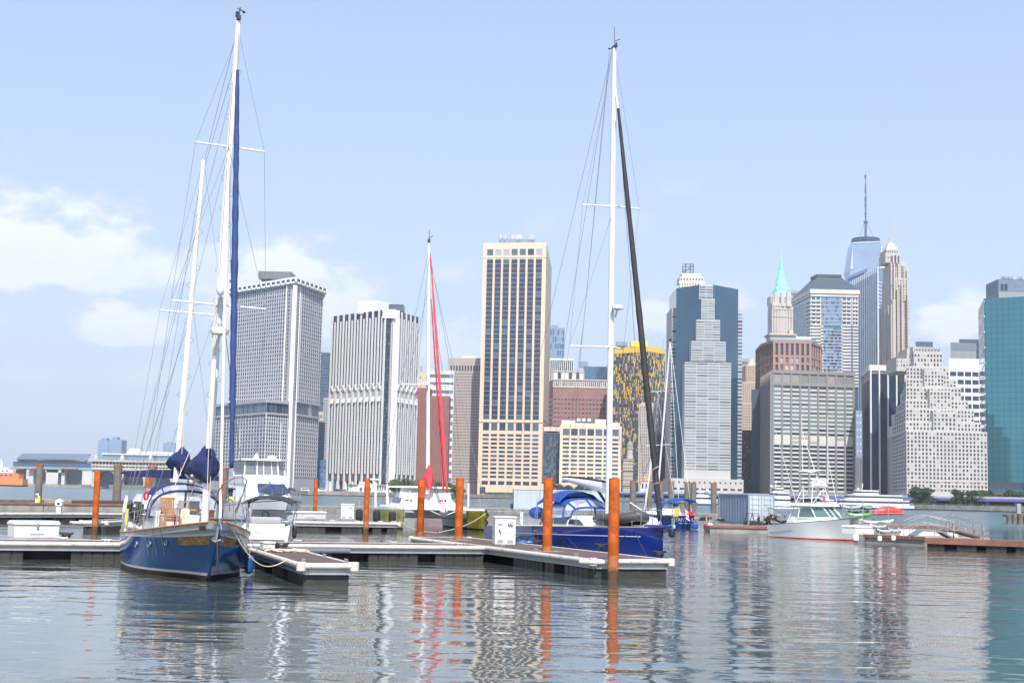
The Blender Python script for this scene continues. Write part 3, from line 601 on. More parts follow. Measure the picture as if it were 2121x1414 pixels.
# ---------------------------------------------------------------- terracotta faceted building
m_tc = M('terracotta', (.34, .20, .168), .75, vs=.1, var=.06)
B = Bld('terracotta_building', 'rounded terracotta building with tall dark windows above the grey grid tower', [(1567, 1240), (1578, 1190), (1603, 1160), (1678, 1160), (1698, 1185), (1701, 1230)], 'office block', back=20, yref=800); yz = lambda y: at(1640, y, 1160).z; zt = yz(706); w = MB(); w.prism(B.foot, B.z0, zt, 0, None, 1)
for i, n in enumerate((4, 6, 7, 4, 3)):
    a, b = B.c[i], B.c[i+1]; ribs(w, a, b, B.z0, zt, n, 2.0 if i == 2 else 1.2, 1.0); bands(w, a, b, [zt-1], 2.4, 1.2); bands(w, a, b, [yz(738), yz(753)], 1.6, .8)
    B.windows(a, b, yz(735), yz(710), n, 1, .66, 1, [g_dark], pr=0); B.windows(a, b, yz(751.5), yz(740), n, 1, .66, 1, [g_dark, g_mid, g_blind], [4, 2, 1]); B.windows(a, b, yz(790), yz(755), n, 3, .66, .9, [g_dark, g_mid, m_tan])
B.part('wall', w, [m_tc, s_roof]); roofbox(B, 1596, 1650, 692, 706, 1172, 20, [s_white]); roofbox(B, 1593, 1650, 690.5, 693.5, 1170, 24, [m_tan], name='roof_slab'); roofbox(B, 1650, 1680, 697, 706, 1172, 18, [s_white]); roofbox(B, 1635, 1643, 683, 692, 1175, 8, [m_tan], name='chimney'); roofbox(B, 1596, 1690, 702, 706.5, 1164, .5, [g_sky], name='glass_balustrade'); B.finish()
# ---------------------------------------------------------------- green spire tower
B = Bld('spire_tower', 'old stone tower with a bright green copper pyramid and spire', [(1590, 1780), (1600, 1760), (1646, 1765)], yref=660, back=45); yz = lambda y: at(1623, y, 1762).z; X = lambda p: at(p, 620, 1762).x; w = MB(); zt = yz(628)
w.prism(B.foot, B.z0, zt); w.mm((X(1597), 1764, zt), (X(1640), 1790, yz(612)))
for p in (1604, 1618, 1630): w.mm((X(p), 1761, zt-4), (X(p+7), 1766, yz(604)))
ribs(w, B.c[1], B.c[2], yz(720), yz(640), 8, 1.6, .6); bands(w, B.c[1], B.c[2], [yz(640), yz(655)], 1.4, .9); B.windows(B.c[0], B.c[1], yz(720), yz(640), 3, 14, .4, .5, [g_dark]); B.windows(B.c[1], B.c[2], yz(720), yz(632), 9, 15, .45, .55, [g_dark, g_mid]); B.windows((X(1597), 1764), (X(1640), 1764), yz(627), yz(614), 8, 2, .4, .6, [g_dark]); B.part('wall', w, M('warm_stone', (.50, .46, .42), .8, vs=.1))
m_cop = M('verdigris_copper', (.27, .66, .53), .65, vs=.15, var=.1); q = MB(); prof = [(1646, 612), (1638, 590), (1631, 568), (1628, 556), (1627.5, 548), (1625.5, 546), (1625, 534), (1624.2, 531), (1623.4, 505)]
q.lathe([((X(p)-X(1623))*1.05, yz(y)) for p, y in prof], (X(1623), 1778, 0), 8); B.part('pyramid_roof', q, m_cop)
q = MB()
for k, (y, hw) in enumerate(((600, 17), (588, 13), (576, 9))):
    for j in range(4-k): px = 1623-hw*.75+1.5*hw*j/max(1, 3-k); q.mm((X(px)-.7, 1778-(X(1646)-X(1623))*1.0*(hw/23)-.2, yz(y)), (X(px)+.7, 1779, yz(y-5)))
B.part('dormer', q, m_cop); B.finish(90)
# ---------------------------------------------------------------- mansard roofed glass and granite tower
m_gb = M('banded_granite', (.60, .56, .51), .6, vs=.1); m_man = M('slate_mansard', (.075, .105, .13), .45, .2, brick=lines([2.2], [.5], [2], .5, (.03, .045, .06)))
B = Bld('mansard_tower', 'granite banded glass tower under a dark mansard roof', [(1643, 1640), (1680, 1560), (1777, 1560)], yref=680, back=60); c0, c1, c2 = B.c; yz = lambda y: at(1725, y, 1560).z; zt = yz(606); w = MB(); w.prism(B.foot, B.z0, zt)
B.part('wall', w, [g_blue]); q = MB(); ex = [p+(p-Vector(((c1.x+c2.x)/2, 1600))).normalized()*3 for p in B.foot]; q.prism(ex, zt-1.5, yz(600)); bands(q, c1, c2, [yz(612.5)], 2.2, 1.6, 0, 2); bands(q, c0, c1, [yz(612.5)], 2.2, 1.6); 
for (t0, t1) in ((0.0, .2), (.66, .85), (.88, 1.0)):
    a, b = lerp2(c1, c2, t0), lerp2(c1, c2, t1); bands(q, a, b, [yz(y) for y in [624+8*k for k in range(6)]], 1.7, 2.0); bands(q, a, b, [yz(y) for y in [673+6.6*k for k in range(20)]], 1.9, 1.4)
    ribs(q, a, b, yz(672), yz(616), 2, 1.0, .8)
bands(q, lerp2(c1, c2, .2), lerp2(c1, c2, .26), [yz(y) for y in [677+6.6*k for k in range(20)]], 1.9, 1.4); bands(q, lerp2(c1, c2, .63), lerp2(c1, c2, .66), [yz(y) for y in [677+6.6*k for k in range(20)]], 1.9, 1.4)
a, b = lerp2(c0, c1, .72), c1; bands(q, a, b, [yz(y) for y in [624+8*k for k in range(6)]], 1.7, 1.6); bands(q, a, b, [yz(y) for y in [673+6.6*k for k in range(20)]], 1.9, 1.2)
bands(q, lerp2(c1, c2, .2), lerp2(c1, c2, .66), [yz(y) for y in [624+8.2*k for k in range(7)]+[684+6.6*k for k in range(18)]], .5, .8); B.part('granite_bands', q, m_gb)
B.windows(lerp2(c1, c2, .2), lerp2(c1, c2, .66), yz(672), yz(614), 12, 7, .9, .9, [g_sky, g_blue, g_sky]); B.windows(lerp2(c1, c2, .27), lerp2(c1, c2, .63), yz(790), yz(678), 9, 17, .9, .8, [g_sky, g_blue, g_navy]); B.windows(c0, lerp2(c0, c1, .7), yz(700), yz(620), 8, 12, .9, .9, [g_blue, g_navy, g_mid])
q = MB(); e2 = [Vector((at(px, 575, Y).x, Y)) for px, Y in ((1681, 1605), (1693, 1582), (1741, 1582), (1744, 1625), (1690, 1630))]; ee = [ex[0], ex[1], ex[2], ex[3], ex[4]]; q.prism(ee, yz(600)+.2, yz(567), 0, e2); e3 = [p+(p-Vector((e2[1].x+20, 1605))).normalized()*1.5 for p in e2]; q.prism(e3, yz(567), yz(562)); B.part('mansard_roof', q, m_man); B.finish()
b = plain('office_tower', 'grey white slab tower just right of the green spire', [(1636, 1900), (1662, 1900)], 601, s_grey, (5, 30), .8, .5, [g_mid]); b.finish(20)
# ---------------------------------------------------------------- silver finned tower and the blue one behind
m_fin = M('silver_fin', (.62, .66, .70), .35, .4, var=.04); m_sg = M('silver_glass', (.22, .31, .42), .15, .4, .15, .05)
B = Bld('office_tower', 'silver tower with close vertical fins left of the art deco tower', [(1758, 1900), (1819, 1800), (1841, 1830)], yref=700, back=50); c0, c1, c2 = B.c; yz = lambda y: at(1815, y, 1800).z; zt = yz(553); zl = at(1762, 587, 1900).z; w = MB()
w.prism([c0, c1, c2, (c2.x, 1880), (c0.x+10, 1930)], B.z0, [zl, zt, zt, zt, zl]); B.part('wall', w, [m_sg]); q = MB(); d = c1-c0
for i in range(15):
    t = i/14; p = lerp2(c0, c1, t); q.box((p.x-.3, p.y-.6, (B.z0+zl+(zt-zl)*t)/2), (1.5, 1.6, zl+(zt-zl)*t-B.z0+1), atan2(d.y, d.x))
bands(q, c1, c2, [yz(583+7.6*k) for k in range(30)], 2.2, .6); B.part('fin', q, m_fin); B.windows(c1, c2, yz(795), yz(579), 3, 28, .9, .45, [g_mid, g_navy], pr=0)
for t in [k/14 for k in range(14)]: B.windows(lerp2(c0, c1, t), lerp2(c0, c1, t+1/14), yz(795), zl+(zt-zl)*t-12, 1, 30, .5, .7, [m_sg, g_sky, g_blue], pr=1)
B.finish()
B = Bld('office_tower', 'blue tower with dark louvre bands behind the silver tower', [(1754, 2050), (1797, 2030)], yref=600, back=40); w = MB(); z0, z1 = at(1755, 573, 2050).z, at(1795, 555, 2030).z; f = B.foot; w.prism(f, B.z0, [z0, z1, z1, z0]); B.part('wall', w, M('blue_steel', (.18, .26, .40), .4, .2)); q = MB(); a, b = B.c
for k in range(9):
    p = lerp2(a, b, .45); q.box((p.x, p.y-.4, (z0+z1)/2-6-4.4*k), ((b-a).length*.85, .6, 1.9), atan2((b-a).y, (b-a).x), None, -.30)
B.part('louvre_band', q, g_navy)
# ---------------------------------------------------------------- tapered glass supertall with ring and mast
Y = 2420; B = Bld('glass_supertall', 'tapering pale glass supertall with a dark ring and tall segmented mast', [(1758, Y-10), (1824, Y-30), (1838, Y+10)], yref=800, back=55); yz = lambda y: at(1797, y, Y).z; X = lambda p, y=540: at(p, y, Y).x
zt = yz(505); bot = B.foot; top = [Vector((X(1763, 505), Y-10)), Vector((X(1815.5, 505), Y-26)), Vector((X(1827, 512), Y+6)), Vector((X(1828, 512), Y+40)), Vector((X(1768), Y+40))]
m_tw = M('supertall_glass', (.36, .46, .60), .1, .55, .08, .02, brick=lines([4.2], [.5], [2], .22, (.2, .26, .36))); w = MB()
zb = yz(600); w.prism([(p.x, p.y) for p in bot], B.z0, zb); mid = [Vector((X(1758.5, 560), Y-10)), Vector((X(1823, 560), Y-28)), Vector((X(1836.5, 560), Y+8)), Vector((X(1836), Y+45)), Vector((X(1760), Y+45))]; w.prism(bot, zb, yz(560), 0, mid); w.prism(mid, yz(560), zt, 0, top); B.part('wall', w, m_tw)
q = MB(); q.add([(X(1817, 507), Y-27.2, yz(508)), (X(1813, 560), Y-29.2, yz(560)), (X(1822.4, 560), Y-29.5, yz(560))], [(0, 1, 2)]); q.add([(X(1762.5, 507), Y-11, yz(508)), (X(1758.7, 560), Y-11.4, yz(560)), (X(1763, 560), Y-12.6, yz(560))], [(0, 1, 2)]); bands(q, top[0], top[1], [zt-.8], 2.2, 1); bands(q, top[1], top[2], [zt-2], 2.2, 1); B.part('chamfer_edge', q, m_fin)
m_mast = M('mast_steel', (.07, .12, .20), .5, .2); cx = X(1796.5, 480); q = MB()
for y, r in ((503, 24), (498.5, 24.5), (494, 23.5)): q.lathe([(r*.94, yz(y)), (r, yz(y)), (r, yz(y)+1.6), (r*.94, yz(y)+1.6)], (cx, Y+12, 0), 28)
for k in range(28): a = 2*pi*k/28; q.tube([(cx+23*cos(a), Y+12+23*sin(a), yz(505)), (cx+23.5*cos(a+.1), Y+12+23.5*sin(a+.1), yz(492.5))], .6, 4)
B.part('ring', q, m_mast); q = MB(); prof = [(490, 2.6), (460, 2.2), (458, 4.6), (455.5, 4.6), (455, 1.6), (441.5, 1.7), (441, 3.0), (439.8, 3), (439.5, 1.7), (425.5, 1.5), (425, 2.8), (423.8, 2.8), (423.5, 1.9), (409, 1.9), (408.5, 3), (407, 3), (406.7, 1.2), (395.5, 1.2), (395, 2), (394, 2), (379, 1.4), (378, 1), (367, .9), (366, 2.0), (360.5, 2.0), (358, .4), (352, .2)]; X0 = X(1796.5, 430); q.lathe([(r*.86, yz(y)) for y, r in prof], (X0, Y+12, 0), 10); B.part('mast', q, m_mast)
q = MB()
for sx in (-13, 13): q.tube([(X0+sx, Y+6, yz(492)), (X0+sx*.2, Y+12, yz(459))], .3, 4)
B.part('guy_wire', q, m_mast)
# ---------------------------------------------------------------- art deco tower with needle
Y = 1500; m_ad = M('deco_limestone', (.46, .415, .375), .8, vs=.08, var=.07); B = Bld('deco_tower', 'slender stone art deco tower ending in a stepped crown and needle', [(1824, 1530), (1848, 1490), (1885, 1495)], yref=740, back=40); yz = lambda y: at(1855, y, 1490).z; X = lambda p, y=640: at(p, y, 1490).x
c0, c1, c2 = B.c; w = MB(); w.prism(B.foot, B.z0, yz(620)); tiers = [(1827, 1883, 622, 575, 2), (1829, 1881.5, 576, 545, 4), (1833, 1878, 546, 540, 6), (1838.5, 1869.5, 541, 530, 9), (1838.5, 1869.5, 531, 522, 9), (1840.5, 1867.5, 523, 513, 10)]
for (a, b, y0, y1, dy) in tiers:
    if dy < 9: xa = at(a, y0, 1529).x+.3; w.prism([(xa, 1529), (X(1847, y0), 1490+dy), (X(b, y0), 1490+dy), (X(b, y0), 1534), (xa+1, 1534)], yz(y0), yz(y1))
    else: w.mm((X(a, y0), 1490+dy, yz(y0)), (X(b, y0), 1525, yz(y1)))
for (a, y0) in ((1848, 622), (1850.5, 560), (1857, 600), (1866, 590), (1878, 610)): w.mm((X(a, 640), 1487.2, B.z0), (X(a+2.4, 640), 1494, yz(y0)))
for (a, y0, y1) in ((1846, 590, 545), (1852, 590, 548), (1861, 590, 545), (1872, 590, 550), (1879, 620, 560), (1857, 545, 527), (1850, 545, 528), (1863, 545, 528)): w.mm((X(a, y0), 1491, yz(y0)), (X(a+3, y0), 1500, yz(y1)))
ribs(w, c0, c1, B.z0, yz(630), 4, 1.8, 1.3); B.part('wall', w, m_ad)
B.windows(c0, c1, yz(790), yz(640), 6, 26, .3, .5, [g_dark], pr=2); B.windows(lerp2(c1, c2, .08), c2, yz(790), yz(622), 8, 26, .4, .42, [g_dark, g_mid, g_blind], pr=1); B.windows((X(1848), 1492), (X(1881), 1492), yz(620), yz(578), 6, 7, .4, .5, [g_dark, g_mid], pr=0); B.windows((X(1848), 1494), (X(1880), 1494), yz(574), yz(548), 5, 4, .35, .55, [g_dark]); B.windows((X(1839), 1500), (X(1867), 1500), yz(521), yz(515), 6, 1, .5, .8, [g_mid])
q = MB(); xc = X(1853.6, 500); q.prism([(xc-6.8, 1501), (xc+6.8, 1501), (xc+6.8, 1515), (xc-6.8, 1515)], yz(514), yz(499), None, [(xc-3, 1505), (xc+3, 1505), (xc+3, 1511), (xc-3, 1511)]); q.lathe([(2.8, yz(500)), (1.4, yz(495)), (1.1, yz(484)), (.35, yz(482)), (.3, yz(460)), (.16, yz(436))], (xc, 1508, 0), 8); B.part('spire', q, m_ad); B.finish()
# ---------------------------------------------------------------- dark tower with white ribs
m_dg = M('black_navy_glass', (.03, .05, .085), .12, .35, .2, .05); B = Bld('office_tower', 'black glass tower with thin white ribs beside the white wedding cake tower', [(1786, 1060), (1803, 1000), (1880, 1000)], yref=900, back=50); c0, c1, c2 = B.c; yz = lambda y: at(1830, y, 1000).z; zt = yz(757); w = MB(); w.prism(B.foot, B.z0, zt, 0, None, 1); B.part('wall', w, [m_dg, s_roof]); q = MB(); bands(q, c1, c2, [yz(762)], 4.0, .9, 0, 1); bands(q, c0, c1, [yz(762)], 4.0, .9)
d = c2-c1
for k in range(5): p = lerp2(c1, c2, k/4.3+.005); q.box((p.x, p.y-.6, (zt+B.z0)/2), (1.0, 1.6, zt-B.z0))
for k in range(6): p = lerp2(c0, c1, k/6); q.box((p.x, p.y-.3, zt-5), (.7, 1, 9), atan2((c1-c0).y, (c1-c0).x))
B.part('rib', q, m_fin if False else s_white); B.windows(c1, c2, yz(774), yz(765.5), 4, 1, .8, 1, [M('bronze_louvre', (.22, .19, .18), .5)], name='plant_louvre'); B.windows(c1, c2, yz(1010), yz(776), 12, 34, .9, .84, [m_dg, g_dark, g_navy]); roofbox(B, 1848, 1862, 750, 757, 1010, 6, [s_metal], name='cooling_unit')
q = MB()
for k in range(9): p = lerp2(c1, c2, k/8); q.tube([(p.x, p.y+1, zt), (p.x, p.y+1, zt+2.4)], .12, 4)
q.tube([(c1.x, c1.y+1, zt+2.4), (c2.x, c2.y+1, zt+2.4)], .12, 4); B.part('roof_railing', q, s_metal); B.finish()
plain('office_building', 'small dark stone block with green mansard between grey and black towers', [(1765, 1180), (1790, 1180)], 946, M('dusky_stone', (.19, .2, .22), .8), (5, 10), .4, .5, [g_dark], 'office block', roofmat=M('green_slate', (.08, .13, .13), .7)).finish(50)
plain('office_tower', 'pale blue sliver of tower seen between the grey and black towers', [(1773, 1500), (1787, 1500)], 850, M('blue_grey_render', (.20, .27, .38), .6), (2, 10), .3, .3, [s_white], 'office block').finish(10)
# ---------------------------------------------------------------- white wedding cake tower
m_wc = M('wedding_cake_stone', (.45, .43, .40), .8, vs=.08, var=.06); B = Bld('setback_tower', 'broad white setback tower stepping up like a wedding cake on the right', [(1850, 985), (1878, 900), (2046, 900)], yref=1000, back=60); c0, c1, c2 = B.c; yz = lambda y: at(1960, y, 900).z; X = lambda p, y: at(p, y, 900).x; w = MB()
w.prism([c0, c1, c2, (c2.x, 960), (c0.x, 1000)], B.z0, yz(892.5))
gl3 = [g_dark, g_dark, g_navy, g_mid, g_blind]; tiers = [(1848.5, 1879.5, 2037, 893, 872, 22, 2), (1853.5, 1883.5, 2026.5, 873, 844, 20, 3), (1860.5, 1887, 2018.5, 845, 825, 18, 2), (1865, 1891.5, 2007.5, 826, 797, 16, 3), (1871.5, 1895, 2001, 798, 779, 15, 2), (1877, 1899.5, 1990, 780, 752, 13, 3), (1884.5, 1919, 1980, 753, 720, 9, 3)]
n = 15
B.windows(c1, c2, yz(1019), yz(894.5), 22, n, .5, .6, gl3, [4, 4, 3, 2, 3], pr=2); B.windows(c0, c1, yz(1019), yz(894.5), 9, n, .35, .55, [g_dark, g_mid], pr=3)
for k, (xl, xf, xr, y0, y1, nx, nz) in enumerate(tiers):
    f = 900+4*(k+1); bl = f+(c0.y-c1.y)*.8; a = Vector((X(xf, y0), f)); b = Vector((X(xr, y0), f)); lft = Vector((at(xl, y0, bl).x, bl))
    if k == 6: lft = Vector((a.x-2, f+30))
    w.prism([lft, a, b, (b.x, 958), (lft.x, 985)], yz(y0)-1, yz(y1)); B.windows(a, b, yz(y0)+.4, yz(y1)-.9, nx, nz, .5, .6, gl3, [4, 4, 3, 2, 3], pr=1); B.windows(lft, a, yz(y0)+.4, yz(y1)-.9, 6, nz, .4, .55, [g_dark, g_mid], pr=3)
lft = Vector((X(1887, 740), 945)); w.mm((X(1887, 740), 934, yz(760)), (X(1921, 740), 960, yz(733))); B.windows((X(1900, 740), 934), (X(1919, 740), 934), yz(752), yz(735), 3, 2, .5, .6, gl3); B.windows((X(1887, 740), 934), (X(1900, 740), 934), yz(752), yz(735), 3, 2, .4, .5, gl3)
# central recess bays and pilasters
for (a, b, y0, y1, f, nx, nz) in ((1931, 1972, 805, 760, 917, 6, 5), (1934, 1978, 850, 806, 908.5, 6, 5), (1935, 1982, 893, 852, 901.5, 6, 4)):
    w.mm((X(a, y0), f, yz(y0)), (X(b, y0), f+20, yz(y1))); B.windows((X(a, y0), f), (X(b, y0), f), yz(y0)+.5, yz(y1)-1, nx, nz, .5, .6, gl3, pr=1)
w.mm((X(1918, 715), 929, yz(721)), (X(1976, 715), 958, yz(709))); w.mm((X(1911, 720), 936, yz(735)), (X(1922, 720), 957, yz(711)))
for k in range(9): w.mm((X(1921+6.6*k, 715), 928.2, yz(722)), (X(1922.6+6.6*k, 715), 930, yz(709.5)))
bands(w, c1, c2, [yz(996), yz(1012)], .8, .3); B.part('wall', w, m_wc); B.windows((X(1921, 715), 929), (X(1975, 715), 929), yz(719), yz(712), 8, 1, .4, .7, [g_mid]); B.finish()
b = plain('office_tower', 'dark slab tower peeking left behind the white setback tower', [(1899, 1250), (1935, 1250)], 707, m_db, (0, 1), .5, .5, [g_dark], 'skyscraper')
b = plain('office_tower', 'grey pinstriped tower top behind the white setback tower', [(1972, 1230), (2026, 1230)], 709, M('grey_metal', (.16, .18, .21), .5), (22, 1), .5, .9, [g_blind], 'skyscraper'); b.finish(40)
plain('office_tower', 'dark flat roofed block right behind the pinstriped tower', [(1990, 1330), (2040, 1330)], 702, M('slate_blue', (.07, .10, .15), .4, .2), (8, 20), .8, .6, [g_navy], 'skyscraper').finish(20)
b = plain('office_tower', 'white tower with dark horizontal bands between setback and green towers', [(1968, 1120), (2032, 1120)], 742, M('white_panel', (.74, .74, .73), .5), (4, 14), .84, .56, [g_navy, g_dark], 'skyscraper', top=9); b.finish(60)
# ---------------------------------------------------------------- green glass tower at the right edge
m_gn = M('green_curtain_wall', (.065, .225, .28), .05, .6, .12, .03, spec=.7, bump=.5, bs=.22, brick=lines([3.2, 3.9], [.55, .6], [0, 2], .38, (.02, .07, .09)))
B = Bld('glass_tower', 'teal green glass tower filling the right edge of the skyline', [(2031, 985), (2043, 930), (2136, 915), (2175, 950)], back=60); c0, c1, c2, c3 = B.c; yz = lambda y: at(2075, y, 930).z; w = MB(); w.prism(B.foot, B.z0, yz(619), 0, None, 1); B.part('curtain_wall', w, [m_gn, s_roof]); q = MB()
for k in range(24): p = lerp2(c0, c1, .5); q.box((p.x, p.y-.5, yz(632+16*k)), ((c1-c0).length, .5, .7), atan2((c1-c0).y, (c1-c0).x), None, .08*(1 if k % 2 else -1))
B.part('lattice', q, m_fin); roofbox(B, 2068, 2150, 579, 606, 950, 25, [M('plant_blue_grey', (.13, .19, .26), .5)]); roofbox(B, 2069, 2150, 605, 621, 948, 26, [M('plant_concrete', (.25, .27, .27), .7)], name='plant_base')
q = MB()
for px in (2076, 2080, 2085, 2090, 2096, 2110, 2116): p = at(px, 578, 952); q.box((p.x, p.y, p.z+.8), (1.1, .8, 2.2)); q.box((p.x, p.y, p.z), (3, 1, .4))
B.part('roof_vent', q, s_metal); p = at(2076, 594, 949.6); q = MB(); q.box((p.x, 949.7, p.z), (1.8, .3, 4)); q.box((p.x+2.6, 949.7, p.z), (1.8, .3, 4)); B.part('louvre_opening', q, g_dark)
pod = MB(); a, b = at(2045, 1010, 910).x, at(2116, 1010, 910).x; pod.mm((a, 910, yz(1012)), (b, 925, yz(999.5))); B.part('canopy_box', pod, g_dark); pod = MB(); pod.add([(a, 910, yz(1012)), (b, 910, yz(1012)), (b-2, 887, yz(1027)), (a, 887, yz(1030)), (a, 910, yz(1030)), (b, 910, yz(1027))], [(0, 3, 2, 1), (0, 4, 3), (1, 2, 5), (3, 4, 5, 2)]); B.part('sloped_glass', pod, M('atrium_glass', (.05, .13, .16), .15, .3)); B.finish()
# ================================================================== far left: terminals, towers beyond, ferries, highway, trees
def bx(mb, px0, px1, py0, py1, Y, dep, mi=None):
    p0, p1 = at(px0, (py0+py1)/2, Y), at(px1, (py0+py1)/2, Y); pm = (px0+px1)/2
    mb.mm((p0.x, Y, at(pm, py1, Y).z), (p1.x, Y+dep, at(pm, py0, Y).z), mi)
def root_at(name, label, cat, px, Y, z=GZ-.2, group=None): return thing(name, label, cat, (at(px, 1000, Y).x, Y, z), 0, group)
m_conc = M('terminal_concrete', (.55, .55, .54), .8, vs=.05); m_red = M('red_awning', (.62, .13, .08), .6); m_pv = M('solar_roof', (.16, .19, .24), .3, .3, brick=lines([4.0], [.5], [0], .5))
Y = 1950; R = root_at('ferry_terminal', 'ferry terminal with a sloping solar panel roof and red awnings far left', 'ferry terminal', 108, Y)
w = MB(); bx(w, 28, 189, 971, 1006, Y+14, 60)
for a, b in ((54, 69), (95, 120), (127, 134), (170, 190)): bx(w, a, b, 971, 1006, Y, 16)
bx(w, 94, 134, 971, 978, Y, 16); w.build('wall', m_conc, R, world=True)
w = MB(); bx(w, 27, 189, 957, 965, Y-2, 50); w.build('upper_glazing', M('terminal_glass', (.06, .12, .24), .15, .4, brick=lines([2.4], [.5], [0], .5, (.2, .25, .3))), R, world=True)
w = MB(); bx(w, 27, 189, 965, 971.5, Y-1, 50); w.build('lower_glazing', M('terminal_teal_glass', (.22, .42, .44), .2, .2), R, world=True)
for a, b in ((22, 50), (57, 74), (124, 159)): w = MB(); bx(w, a, b, 968.6, 970.6, Y-8, 12); w.build('awning', m_red, R, world=True)
for a, b in ((32, 53), (70, 95), (134, 169)): w = MB(); bx(w, a, b, 972, 1004, Y+12, 1.5); w.build('dock_opening', g_mid, R, world=True)
w = MB(); bx(w, 36, 182, 953, 957.5, Y+4, 40); w.build('terrace', m_conc, R, world=True)
w = MB()
for x in (42, 75, 90, 160, 177): bx(w, x, x+2.5, 948, 958, Y+2, 2)
bx(w, 46, 72, 950, 957, Y+15, 12); bx(w, 90, 152, 950, 957, Y+15, 12, 1); w.build('clerestory', [m_conc, g_dark], R, world=True)
r = MB(); a0, a1, b1, b0 = at(34, 949.5, Y-6), at(181, 951, Y-6), at(189, 939.5, Y+50), at(46, 938.5, Y+50); dn = Vector((0, 0, -1.2)); r.add([a0, a1, b1, b0, a0+dn, a1+dn, b1+dn, b0+dn], [(0, 1, 2, 3), (7, 6, 5, 4), (0, 4, 5, 1), (1, 5, 6, 2), (2, 6, 7, 3), (3, 7, 4, 0)]); r.build('solar_roof', m_pv, R, world=True)
Y = 1680; R = root_at('maritime_building', 'old green and cream ferry house with three big arches', 'ferry terminal', 275, Y); m_bm = M('cream_green_iron', (.44, .43, .36), .7, vs=.1, var=.15)
w = MB(); x0, x1 = at(190, 990, Y).x, at(366, 990, Y).x; zb = GZ-.2; zt = at(275, 974, Y).z; cx = [at(p, 990, Y).x for p in (219, 275, 331)]; rr = (cx[1]-cx[0])*.40
zs = zb+ (zt-zb)*.30; pts = [(x0, zb)]
for c in cx: pts += [(c-rr, zb), (c-rr, zs)] + [(c-rr*cos(pi*k/14), zs+(zt-zs-.9)*sin(pi*k/14)) for k in range(1, 14)] + [(c+rr, zs), (c+rr, zb)]
pts += [(x1, zb), (x1, zt), (x0, zt)]; w.plate(pts, Y, Y+3)
for y0, y1, d in ((974, 969, 2.4), (966, 962.5, 1.6), (957, 953, 3.0)): bx(w, 189, 367, y1, y0, Y-d, d+4)
for k in range(26): x = 190+k*6.9; bx(w, x, x+1.6, 953, 975, Y-1.2, 3)
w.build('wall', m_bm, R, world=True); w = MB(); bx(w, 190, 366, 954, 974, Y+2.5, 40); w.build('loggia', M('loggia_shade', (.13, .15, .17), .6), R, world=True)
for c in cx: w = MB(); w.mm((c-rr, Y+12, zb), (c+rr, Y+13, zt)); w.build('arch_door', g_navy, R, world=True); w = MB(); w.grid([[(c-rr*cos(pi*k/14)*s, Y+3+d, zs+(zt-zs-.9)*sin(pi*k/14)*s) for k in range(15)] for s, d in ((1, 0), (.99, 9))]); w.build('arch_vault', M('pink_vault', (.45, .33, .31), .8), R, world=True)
w = MB(); bx(w, 213, 358, 941.5, 952, Y+12, 25); w.build('rooftop_glazing', M('rooftop_glass', (.25, .36, .44), .15, .4, brick=lines([3.2], [.5], [0], .4, (.4, .45, .47))), R, world=True)
w = MB(); bx(w, 210, 360, 939.5, 942, Y+10, 30); bx(w, 263, 318, 934, 940, Y+22, 20, 1); bx(w, 268, 292, 928, 934.5, Y+24, 12, 1); bx(w, 318, 358, 935.5, 940, Y+20, 20, 1); w.build('roof', [s_white, m_conc], R, world=True)
for px in (197, 252, 311): w = MB(); p = at(px, 953, Y); w.lathe([(3.4, 0), (3.6, 1.5), (2.6, 2), (2.4, 4.2), (1.2, 5.6), (.5, 6.4), (.2, 8)], (p.x, Y+2, p.z), 10); w.build('roof_finial', m_bm, R, world=True, smooth=True)
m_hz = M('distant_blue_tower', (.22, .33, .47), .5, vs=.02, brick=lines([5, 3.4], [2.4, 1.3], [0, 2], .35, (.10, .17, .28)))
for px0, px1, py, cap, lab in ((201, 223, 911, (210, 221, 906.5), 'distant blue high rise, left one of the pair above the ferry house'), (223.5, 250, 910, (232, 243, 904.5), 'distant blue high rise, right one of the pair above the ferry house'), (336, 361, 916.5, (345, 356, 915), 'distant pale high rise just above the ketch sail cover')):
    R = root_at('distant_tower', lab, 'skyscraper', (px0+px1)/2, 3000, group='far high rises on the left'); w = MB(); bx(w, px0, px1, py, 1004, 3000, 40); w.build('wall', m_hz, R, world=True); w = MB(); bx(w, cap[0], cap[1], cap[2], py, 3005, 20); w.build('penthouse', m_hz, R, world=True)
# timber fender wall of the terminals
m_tim = M('weathered_timber', (.34, .315, .29), .9, vs=.5, var=.3, brick=lines([1.3], [.35], [0], .6))
w = MB(); Yf = [(-60, 1880), (170, 1880), (300, 1500)]
a, b, c = [Vector((at(px, 1000, Y).x, Y)) for px, Y in Yf]
for (p, q) in ((a, b), (b, c)):
    d = q-p; n = int(d.length/3); 
    for i in range(n+1): k = lerp2(p, q, i/n); w.box((k.x, k.y, 1.6+random.uniform(-.3, .4)), (1.7, .8, 5.6), atan2(d.y, d.x))
    w.box(((p.x+q.x)/2, (p.y+q.y)/2, 1.2), (d.length, .6, 3.2), atan2(d.y, d.x))
solid('fender_wall', w, m_tim, 'weathered timber pile fender wall in front of the terminals', 'pier')
